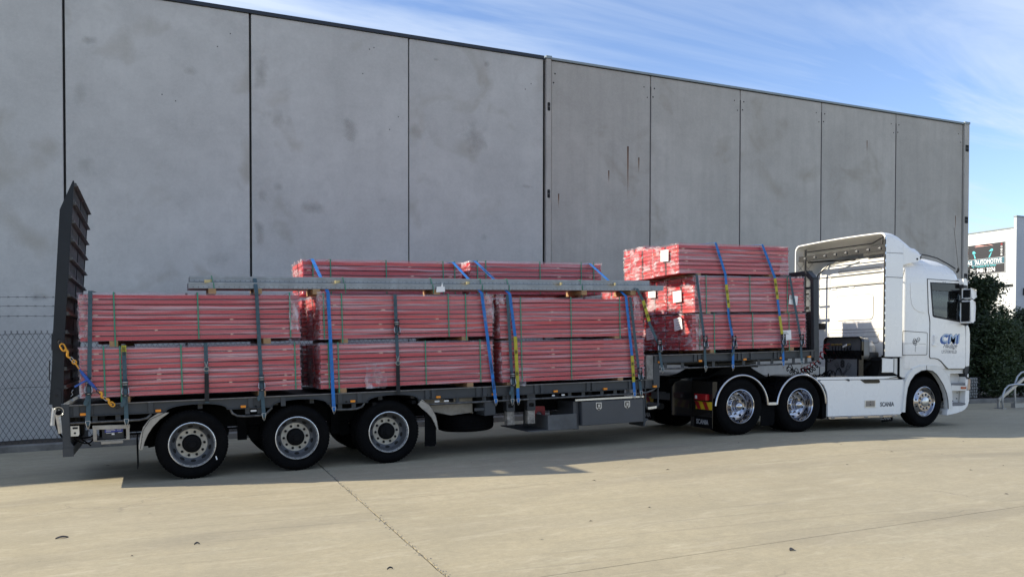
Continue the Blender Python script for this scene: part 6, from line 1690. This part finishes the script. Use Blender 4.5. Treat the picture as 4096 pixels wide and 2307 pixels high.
# ---------------------------------------------------------------- mirrors
for side in (0, 1):
    T_ = (lambda mb: mb) if side == 0 else (lambda mb: (setattr(mb, 'v', [(x, 2.45 - y, z) for x, y, z in mb.v]), mb)[1])
    a = T_(MB().prism([(5.50, 2.53), (5.55, 2.545), (5.61, 2.50), (5.625, 2.42), (5.61, 2.14), (5.57, 2.105), (5.50, 2.10)], -0.25, -0.03)).build('mirror', M_white, TK, bevel=0.03, seg=4)
    T_(MB().box(5.488, 5.502, -0.238, -0.042, 2.118, 2.518)).build('mirror_glass', M_gloss, a, bevel=0.01)
    b = T_(MB().prism([(5.52, 2.775), (5.58, 2.775), (5.64, 2.74), (5.65, 2.62), (5.60, 2.585), (5.52, 2.59)], -0.24, -0.05)).build('mirror', M_white, TK, bevel=0.03, seg=4)
    T_(MB().box(5.508, 5.522, -0.228, -0.062, 2.603, 2.762)).build('mirror_glass', M_gloss, b, bevel=0.01)
    mb = MB().tube([(5.56, 0.05, 2.52), (5.50, -0.03, 2.55), (5.52, -0.06, 2.575), (5.55, -0.12, 2.555)], 0.02, 8).tube([(5.56, 0.03, 2.10), (5.56, -0.10, 2.06), (5.56, -0.14, 2.10)], 0.032, 8).box(5.46, 5.62, -.05, .02, 2.50, 2.53)
    T_(mb).build('mirror_arm', M_trim, TK, smooth=50)
    T_(MB().prism([(5.46, 2.98), (5.52, 2.985), (5.56, 2.93), (5.56, 2.86), (5.46, 2.87)], -0.12, 0.06)).build('visor_end', M_white, TK, bevel=0.01)
    T_(MB().box(5.455, 5.565, -0.12, 0.06, 2.80, 2.86)).build('visor_lamp', M_trim, TK, bevel=0.01)
MB().box(5.50, 5.80, 0.0, 2.45, 2.90, 2.955).build('sun_visor', M_gloss, TK, bevel=.02)
# ---------------------------------------------------------------- suzi stand on the catwalk
sx = 3.0
st = bpy.data.objects.new('suzi_stand', None); COL.objects.link(st); st.parent = TK; st.location = (sx, 0, 0.99)
def yz(mb, x0=0):
    mb.v = [(x0 + v[1], v[0], v[2]) for v in mb.v]; return mb
y0, y1 = 0.245, 1.13
yz(MB().prism(rrect(y0 - .1, y1 + .02, 0.33, 0.80, 0.1, 5), 0, 0.05, 0, holes=[rrect(y0 - .07, y1 - .01, 0.36, 0.775, 0.08, 5)])).build('stand_frame', M_gloss, st, bevel=0.006)
yz(MB().prism(rrect(y0 - .1, y1, 0.36, 0.78, 0.08, 5), 0.06, 0.20)).build('stand_back', M_plate, st)
yz(MB().box(y0 - .1, y1, 0.0, 0.055, 0.36, 0.53)).build('stand_lower', M_gloss, st)
yz(MB().box(y0, y1 - .1, -0.01, 0.10, 0.02, 0.36)).build('stand_plate', mat('etched_plate', (0.20, 0.205, 0.215), 0.4, metal=0.3, var=0.1), st, bevel=0.002)
yz(MB().box(y0 - .05, y0 - 0.002, -.02, .1, 0, .36).box(y1 - .098, y1 - .05, -.02, .1, 0, .36)).build('stand_post', M_gloss, st)
text('lettering', '8', 0.19, M_trim, st, Matrix.Translation((-0.014, 0.665, 0.20)) @ Matrix.Rotation(-PI / 2, 4, 'Z') @ Matrix.Rotation(PI / 2, 4, 'X'), bold=0.014)
mb = MB()
for s_ in (1, -1):
    f = lambda u, v: (-0.013, 0.61 + s_ * u, v)
    mb.tube([f(.00, .05), f(.10, .17)], .004, 4); mb.tube([f(.03, .05), f(.13, .16)], .004, 4)
    mb.tube([f(.08, .18), f(.15, .15), f(.215, .25), f(.14, .29)], .004, 4, closed=True)
    for q in (.2, .215, .235): mb.tube([f(.085 + (q - .18) * .7, q + .015), f(.155 + (q - .18) * .7, q - .015)], .003, 4)
mb.tube([(-0.013, 0.61 + .03 * math.cos(t), .045 + .03 * math.sin(t)) for t in [2 * PI * i / 14 for i in range(14)]], .004, 4, closed=True)
mb.build('piston_emblem', M_trim, st)
_n0 = set(COL.objects)
mb = MB().tube([(-.04, 1.72, .63), (-.05, 1.56, .66)], .015, 8); mb.build('red_coupling', M_coilr, st)
MB().tube([(-.04, 1.86, .60), (-.04, 1.73, .63)], .012, 8).tube([(-.04, 1.2, .60), (-.05, 1.1, .64)], .018, 8).build('white_coupling', M_paper, st)
mb = MB()
for y in (1.52, 1.42, 1.32, 1.10): mb.tube([(-.03, y, .64), (-.03, y - .07, .65)], .018, 8)
mb.build('brass_coupling', mat('brass', (0.45, 0.32, 0.10), 0.35, metal=0.7, var=0.2), st)
def coil(a, b, r, n, wr, m, nm, sag=0.0):
    a, b = Vector(a), Vector(b); d = (b - a); L = d.length; t = d.normalized(); u = t.orthogonal().normalized(); w = t.cross(u); pts = []
    for i in range(n * 12 + 1):
        s = i / (n * 12); ang = 2 * PI * n * s
        pts.append(a + d * s + (u * math.cos(ang) + w * math.sin(ang)) * r + Vector((0, 0, -sag * 4 * s * (1 - s))))
    return MB().tube(pts, wr, 5).build(nm, m, st, smooth=60)
coil((-.05, 1.62, .60), (-.60, 1.75, .12), .05, 8, .010, M_coilr, 'air_hose', 0.10)
coil((-.05, 1.70, .50), (-.70, 1.6, .15), .05, 8, .010, M_rub, 'air_hose', 0.16)
coil((-.02, 1.05, .58), (-.1, 1.55, .30), .02, 8, .007, M_rub, 'air_hose', 0.02)
coil((-.35, 1.2, .10), (-1.35, 1.3, .18), .05, 15, .009, M_rub, 'air_hose', 0.16)
coil((-.30, 1.0, .14), (-1.2, 1.5, .24), .07, 9, .008, M_rub, 'air_hose', 0.2)
mb = MB()
for k in range(7):
    a = Vector((-.03, 1.0 + .08 * k, .62)); b = Vector((-.06, 1.05 + .07 * k, .40 + .03 * (k % 3))); c = Vector((-.02, .9 + .1 * k, .38))
    mb.tube([a * (1 - t) ** 2 + b * 2 * t * (1 - t) + c * t * t for t in [i / 8 for i in range(9)]], .007, 5)
mb.build('cable', M_rub, st, smooth=60)
for q in COL.objects:
    if q not in _n0: q.location = (0, -0.62, 0)
# exhaust stack box, bottle and dark gear between stand and cab
MB().prism([(3.35, 1.0), (3.35, 1.34), (3.42, 1.39), (3.85, 1.39), (3.85, 1.0)], 0.04, 0.62).build('intake_box', M_dark, TK, bevel=0.04, seg=3)
MB().lathe([(.0001, 0), (.15, .0), (.16, .03), (.16, .14), (.14, .17), (.0001, .17)], 0, 0, 24).build('filter_canister', M_trim, TK, smooth=40).matrix_local = Matrix.Translation((3.45, 0.37, 1.49)) @ Matrix.Rotation(R(-90), 4, 'X')
MB().lathe([(.0001, 0), (.03, .0), (.03, .04), (.05, .06), (.085, .10), (.085, .28), (.0001, .28)], 0, 0, 24).build('coolant_bottle', mat('translucent_white', (0.62, 0.63, 0.62), 0.4, var=0.04), TK, smooth=40).matrix_local = Matrix.Translation((3.80, 0.68, 1.72)) @ Matrix.Rotation(R(-90), 4, 'X')
mb = MB().tube([(3.25, .45, 1.0), (3.3, .3, 1.25), (3.5, .2, 1.32)], .05, 10).tube([(3.3, .7, 1.0), (3.35, .6, 1.3), (3.7, .5, 1.4)], .04, 10); mb.build('intake_pipe', M_dark, TK, smooth=50)
# ================================================================== BUSINESS BUILDING ACROSS THE YARD
def sas():
    X, Y0 = 45.0, 31.99
    B = thing('white_workshop', 'white rendered workshop with a roller shutter behind the dark tree', 'building', Matrix.Translation((X, Y0, 0.1)))
    MB().box(0, 14, 0.002, 26, 5.45, 8.62).build('wall', M_sasw, B)
    MB().box(0.12, 14, 0.002, 26, -0.3, 5.40).build('lower_wall', M_sasw, B)
    MB().box(-0.05, 14, -0.0, 26.1, 8.622, 8.69).build('roof_trim', M_cap2, B)
    MB().box(-0.03, 0.5, 0.003, 26, 5.33, 5.448).build('shutter_head', M_trim, B)
    z = 0.05
    while z < 5.25:
        MB().prism([(0.0, z), (0.03, z + 0.02), (0.03, z + 0.13), (0.0, z + 0.16)], 0.02, 4.6).build('shutter_slat', M_sasw, B).location = (0.06, 0, 0); z += 0.165
    bl = thing('blade_wall', 'tall pale grey wall end at the right edge beside the white workshop', 'wall', Matrix.Translation((44.9, 31.83, 0.1)))
    MB().box(0, 16, 0, 0.157, -0.3, 9.22).build('panel', [M_sasg], bl)
    MB().box(-0.03, 16, -0.03, 0.187, 9.222, 9.30).build('cap', M_cap2, bl)
    MB().box(0.6, 0.66, -0.12, -0.005, 4.8, 5.2).build('lamp_bracket', M_trim, bl)
    # sign board
    yl, yr, zb, zt = 35.6, 32.553, 6.29, 8.015
    S = thing('sign_board', 'black automotive sign with car headlights and phone number on the white workshop', 'sign', Matrix.Translation((X - 0.06, yl, zb)))
    W, H = yl - yr, zt - zb
    F = lambda mb: (setattr(mb, 'v', [(v[1], -v[0], v[2]) for v in mb.v]), mb)[1]     # build reading along u, facing -x
    F(MB().box(0, W, 0.0, 0.05, 0, H)).build('board', M_signb, S)
    F(MB().box(-.02, W + .02, 0.01, 0.045, -0.02, -0.001).box(W + .001, W + .02, .01, .045, -.001, H + .02).box(-.02, W, .01, .045, H + .001, H + .02)).build('board_frame', M_signw, S)
    F(MB().box(0, W - .02, -0.006, -0.001, 0.50, 0.86)).build('name_band', M_signt, S)
    F(MB().box(0, W - .02, -0.009, -0.006, 0.855, 0.868).box(0, W - .02, -0.009, -0.006, 0.495, 0.508)).build('band_rule', M_signw, S)
    ox = W - (35.007 - yr)          # where the sign emerges from behind the warehouse
    def tx(s, u, z, size, m, **kw):
        text('lettering', s, size, m, S, Matrix.Translation((-0.012, -u, z)) @ Matrix.Rotation(-PI / 2, 4, 'Z') @ Matrix.Rotation(PI / 2, 4, 'X'), **kw)
    tx('SAS', ox - 0.06, 0.555, 0.36, M_signw, bold=0.008, sx=0.82)
    tx('3', ox + 0.54, 0.73, 0.20, M_signw, bold=0.004)
    tx('AUTOMOTIVE', ox + 0.60, 0.555, 0.36, M_signw, bold=0.008, sx=0.74)
    tx('For all machinery & Car Services', ox + 0.36, 0.385, 0.155, M_signc, shear=0.4, sx=0.76, bold=.002)
    tx('Ph: 9401 3274', ox + 0.28, 0.08, 0.33, M_signw, bold=0.012, sx=0.84)
    # car silhouette with two lit-blue lamps (print)
    c0 = ox + 1.05
    F(MB().prism([(c0 - .62, 1.50), (c0 - .50, 1.58), (c0 - .28, 1.70), (c0 + .30, 1.72), (c0 + .55, 1.60), (c0 + .7, 1.56), (c0 + .55, 1.66), (c0 + .35, H - .01), (c0 - .4, H - .01), (c0 - .55, 1.62)], -0.004, -0.001)).build('print_glow', M_signp, S)
    for s_ in (-1, 1):
        a = c0 + s_ * .55
        F(MB().prism([(a - .10, 1.34), (a + .0, 1.37), (a + .13 * 1, 1.27), (a + .10, 1.22), (a - .08, 1.20)] if s_ < 0 else [(a + .12, 1.40), (a + .02, 1.41), (a - .14, 1.27), (a + .08, 1.26), (a + .13, 1.30)], -0.006, -0.002)).build('print_lamp', M_signc, S)
        F(MB().prism([(a - .02, 1.18), (a + .04, 1.17), (a + .13, .95), (a + .06, .90)] if s_ < 0 else [(a + .06, 1.22), (a + .0, 1.19), (a - .16, .92), (a - .06, .93)], -0.006, -0.002)).build('print_lamp', M_signc, S)
    mb = MB(); mb2 = MB()
    for i in range(5):
        for u in (ox + .07, W - .2):
            z = 1.0 + .15 * i; mm = mb2 if (u > 1 and i > 3) or (u < 1 and i == 2) else mb
            if i % 2: mm.prism(arc(u, z, .055, 0, 360, 12)[:-1], -0.006, -0.002, 0, holes=[arc(u, z, .035, 0, 360, 12)[:-1]])
            else: mm.prism(rrect(u - .055, u + .055, z - .045, z + .045, .02, 3), -0.006, -0.002, 0, holes=[rrect(u - .03, u + .03, z - .012, z + .012, .005, 2)])
    F(mb).build('print_badge', M_signw, S); F(mb2).build('print_badge', M_redr, S)
sas()

# ================================================================== TREES
def tree(name, label, cat, x, y, h, r, seed, m, group=None, base=0.0, n=9000, leaf=0.11, shape=None, trunk_h=0.5):
    rr = random.Random(seed)
    root = thing(name, label, cat, Matrix.Translation((x, y, zg(x) + 0.10)), group)
    tb = MB(); tb.tube([(0, 0, -0.1), (0.03, 0.02, h * .3), (-0.02, 0.04, h * .6), (0.02, 0, h * .92)], [0.07, 0.055, 0.035, 0.012], 8)
    tb.build('trunk', M_bark, root, smooth=60)
    lb = MB(); tips = []
    for i in range(46):
        z0 = h * (0.06 + 0.84 * (i / 46)); a = rr.uniform(0, 2 * PI)
        rad = r * shape(z0 / h) * rr.uniform(0.55, 1.0)
        tip = Vector((rad * math.cos(a), rad * math.sin(a), z0 + rr.uniform(0.0, 0.22) * h * .6))
        mid = Vector((tip.x * .45, tip.y * .45, z0 + 0.3 * (tip.z - z0)))
        lb.tube([(0, 0, z0 * .9), mid, tip], [0.022, 0.014, 0.004], 5); tips.append((Vector((0, 0, z0 * .9)), mid, tip))
    for k in range(7):
        t = Vector((rr.uniform(-.45, .45) * r, rr.uniform(-.3, .3) * r, h * rr.uniform(.88, 1.0)))
        lb.tube([(0, 0, h * .6), t * .5 + Vector((0, 0, h * .35)), t], [0.014, 0.009, 0.004], 5); tips.append((Vector((0, 0, h * .6)), t * .5 + Vector((0, 0, h * .35)), t))
    lb.build('limb', M_bark, root)
    mb = MB()
    for i in range(n):
        a, b, c = rr.choice(tips)
        t = rr.random() ** 0.6
        p = (a.lerp(b, t / .5) if t < .5 else b.lerp(c, (t - .5) / .5))
        s = 0.17 if t < .9 else 0.09
        p = p + Vector((rr.gauss(0, s), rr.gauss(0, s), rr.gauss(0, s * .8)))
        if p.z < base: p.z = base + rr.random() * .3
        d = Vector((rr.gauss(0, 1), rr.gauss(0, 1), rr.gauss(-.2, .7))).normalized(); u = d.orthogonal().normalized()
        u = (Matrix.Rotation(rr.uniform(0, 2 * PI), 3, d) @ u)
        L = leaf * rr.uniform(.7, 1.3); w = L * .42
        mb.add([p, p + d * L * .5 + u * w * .5, p + d * L, p + d * L * .5 - u * w * .5], [(0, 1, 2, 3)])
    mb.build('crown', m, root)
    return root
sh1 = lambda t: (0.75 + 0.35 * math.sin(PI * min(1, t * 1.1))) * (1 if t < .62 else max(.22, 1 - (t - .62) * 1.9))
sh2 = lambda t: math.sqrt(max(0.04, 1 - (t - .35) ** 2 * 2.0))
tree('garden_tree', 'tall dark leafy tree in the garden bed just past the truck cab', 'tree', 24.15, 18.35, 4.0, 1.05, 7, M_leaf, base=0.15, n=26000, shape=sh1)
tree('garden_shrub', 'mid green bushy shrub in front of the tall tree by the kerb', 'shrub', 24.0, 17.45, 2.45, 0.78, 12, M_leaf2, base=0.05, n=16000, leaf=.10, shape=sh2)
tree('garden_shrub', 'dark rounded shrub at the right edge behind the metal hoops', 'shrub', 25.7, 18.0, 2.75, 0.85, 21, M_leaf, base=0.05, n=16000, shape=sh2)
tree('garden_shrub', 'dark shrub half hidden behind the truck front', 'shrub', 22.9, 18.35, 2.1, 0.75, 33, M_leaf, base=0.05, n=15000, shape=sh2)
tree('garden_shrub', 'dark shrub deep in the garden bed behind the tall tree', 'shrub', 25.2, 19.6, 2.9, 1.1, 41, M_leaf, base=0.05, n=9000, leaf=.12, shape=sh2)
# timber fence with wires behind the shrubs
fn = thing('boundary_fence', 'dark paling fence standing behind the garden shrubs', 'fence', Matrix.Translation((23.2, 20.6, 0.2)))
for i in range(24):
    q = MB().box(0.0, 0.118, 0, 0.02, 0, 2.25 + 0.03 * ((i * 7) % 3)).build('paling', mat('dark_paling', (0.05, 0.042, 0.036), 0.9, var=0.4), fn); q.location = (i * 0.12, 0, 0)

# mesh cage of pale stones on the kerb
def gabion():
    x, y = 22.55, 17.3
    root = thing('stone_gabion', 'small wire cage of pale stones beside the truck bumper', 'gabion', Matrix.Translation((x, y, zg(x) + 0.11)))
    rr = random.Random(4)
    for i in range(5):
        for j in range(7):
            for k in range(2):
                bm = bmesh.new(); bmesh.ops.create_icosphere(bm, subdivisions=1, radius=0.055)
                for v in bm.verts: v.co *= rr.uniform(.8, 1.15)
                me = bpy.data.meshes.new('stone'); bm.to_mesh(me); bm.free(); me.materials.append(M_stone)
                o = link('stone', me, root); o.location = (-.24 + i * .105 + (j % 2) * .04, .05 + k * .11, .05 + j * .088)
    mb = MB()
    for i in range(8): mb.tube([(-.32 + i * .085, -.015, 0), (-.32 + i * .085, -.015, .66)], .006, 5)
    for j in range(8): mb.tube([(-.32, -.016, j * .09), (.28, -.016, j * .09)], .006, 5)
    mb.build('cage', M_wire, root)
gabion()
# metal hoop frame lying by the kerb
def hoops():
    root = thing('metal_hoop_rack', 'galvanised bike rack with bent tube hoops near the kerb', 'bike rack', Matrix.Translation((20.72, 15.0, zg(20.7))))
    B = lambda pts, nm: MB().tube(pts, 0.026, 10).build(nm, M_tube, root, smooth=60)
    hp = [(0.0, 0, 0.0), (-0.03, 0, 0.18), (-0.02, 0, 0.36), (0.06, 0, 0.52), (0.2, 0, 0.615), (0.4, 0, 0.64), (0.9, 0, 0.63), (1.3, 0, .60), (1.45, 0, .45), (1.48, 0, 0.0)]
    h = B(hp, 'hoop')
    hp2 = [(0.72, 0.18, 0.13), (0.70, 0.18, 0.45), (0.72, 0.18, 0.68), (0.80, 0.18, 0.84), (0.95, 0.18, 0.95), (1.2, 0.18, 0.99), (1.6, .18, .97), (1.72, .18, .8), (1.74, .18, .13)]
    B(hp2, 'hoop')
    MB().bar((-0.06, 0.10, 0.22), (0.95, 0.10, 0.80), 0.05, 0.08, up=(0, 1, 0)).bar((.95, .10, .80), (1.8, .1, .82), .05, .08).build('cross_bar', M_tube, root, bevel=0.004)
    MB().box(-.08, .06, -.05, .2, 0.0, .02).box(.64, 1.8, .12, .24, 0.0, .125).box(1.4, 1.56, -.06, .06, 0, .02).bar((-.05, .1, .02), (-.05, .1, .22), .05, .05, up=(0, 1, 0)).build('foot', M_tube, root)
hoops()

# ================================================================== DEBRIS ON THE CONCRETE
rd = random.Random(9)
def leaf_scrap(x, y, L, W_, label, m, name='scrap', cat='litter'):
    mb = MB(); n = 8
    a = rd.uniform(0, PI); vs = []
    for i in range(n + 1):
        t = i / n; w = W_ * math.sin(PI * t) ** .6 * (.8 + .3 * rd.random()); z = 0.006 + .012 * math.sin(PI * t)
        px, py = (t - .5) * L, .04 * L * math.sin(2 * t)
        for s in (-1, 1):
            qx, qy = px, py + s * w / 2
            vs.append((qx * math.cos(a * .15) - qy * math.sin(a * .15), qx * math.sin(a * .15) + qy * math.cos(a * .15), z + .004 * s))
    vs += [(p[0], p[1], p[2] - .004) for p in vs]; k = 2 * (n + 1)
    fs = [(2 * i, 2 * i + 1, 2 * i + 3, 2 * i + 2) for i in range(n)] + [(k + 2 * i, k + 2 * i + 2, k + 2 * i + 3, k + 2 * i + 1) for i in range(n)]
    fs += [(2 * i, 2 * i + 2, k + 2 * i + 2, k + 2 * i) for i in range(n)] + [(2 * i + 1, k + 2 * i + 1, k + 2 * i + 3, 2 * i + 3) for i in range(n)]
    mb.add(vs, fs); o = mb.build(name, m, None, smooth=60); o.location = (x, y, zg(x)); tag(o, label, cat); return o
leaf_scrap(-0.82, 8.79, 0.11, 0.03, 'dark curled strip lying on the concrete at lower left', M_signb)
leaf_scrap(4.76, 5.26, 0.05, 0.035, 'dark dead leaf on the concrete beyond the lower right joint', M_trim, 'dead_leaf', 'leaf')
leaf_scrap(0.33, 7.9, 0.05, 0.015, 'small brown leaf on the concrete left of the crumbling joint', M_trim, 'dead_leaf', 'leaf')
leaf_scrap(1.67, 6.27, 0.05, 0.008, 'thin curved twig on the concrete near the crumbling joint', M_trim, 'twig', 'twig')
mb = MB()
for i in range(45):
    x, y = rd.uniform(-5, 20), rd.uniform(5.8, 14.5)
    L, w, a = rd.uniform(.01, .035), rd.uniform(.005, .014), rd.uniform(0, PI); z = zg(x) + .002
    c, s = math.cos(a), math.sin(a)
    mb.add([(x + c * L, y + s * L, z), (x - s * w, y + c * w, z + .006), (x - c * L, y - s * L, z), (x + s * w, y - c * w, z + .006)], [(0, 1, 2, 3)])
stuff(tag(mb.build('leaf_litter', M_trim), 'tiny dark leaf crumbs scattered over the concrete', 'litter'))
# crumbs of broken concrete along the joint
mb = MB()
for i in range(260):
    y = rd.uniform(5.6, 12.0); x = 2.0 + 0.034 * max(0, y - 6) + rd.gauss(0, .018); s = rd.uniform(.003, .010); z = zg(x)
    mb.add([(x - s, y, z), (x, y - s, z), (x + s, y, z), (x, y + s, z), (x, y, z + s)], [(0, 1, 4), (1, 2, 4), (2, 3, 4), (3, 0, 4)])
stuff(tag(mb.build('joint_crumbs', M_kerb), 'grit and broken crumbs along the slab joint', 'grit'))
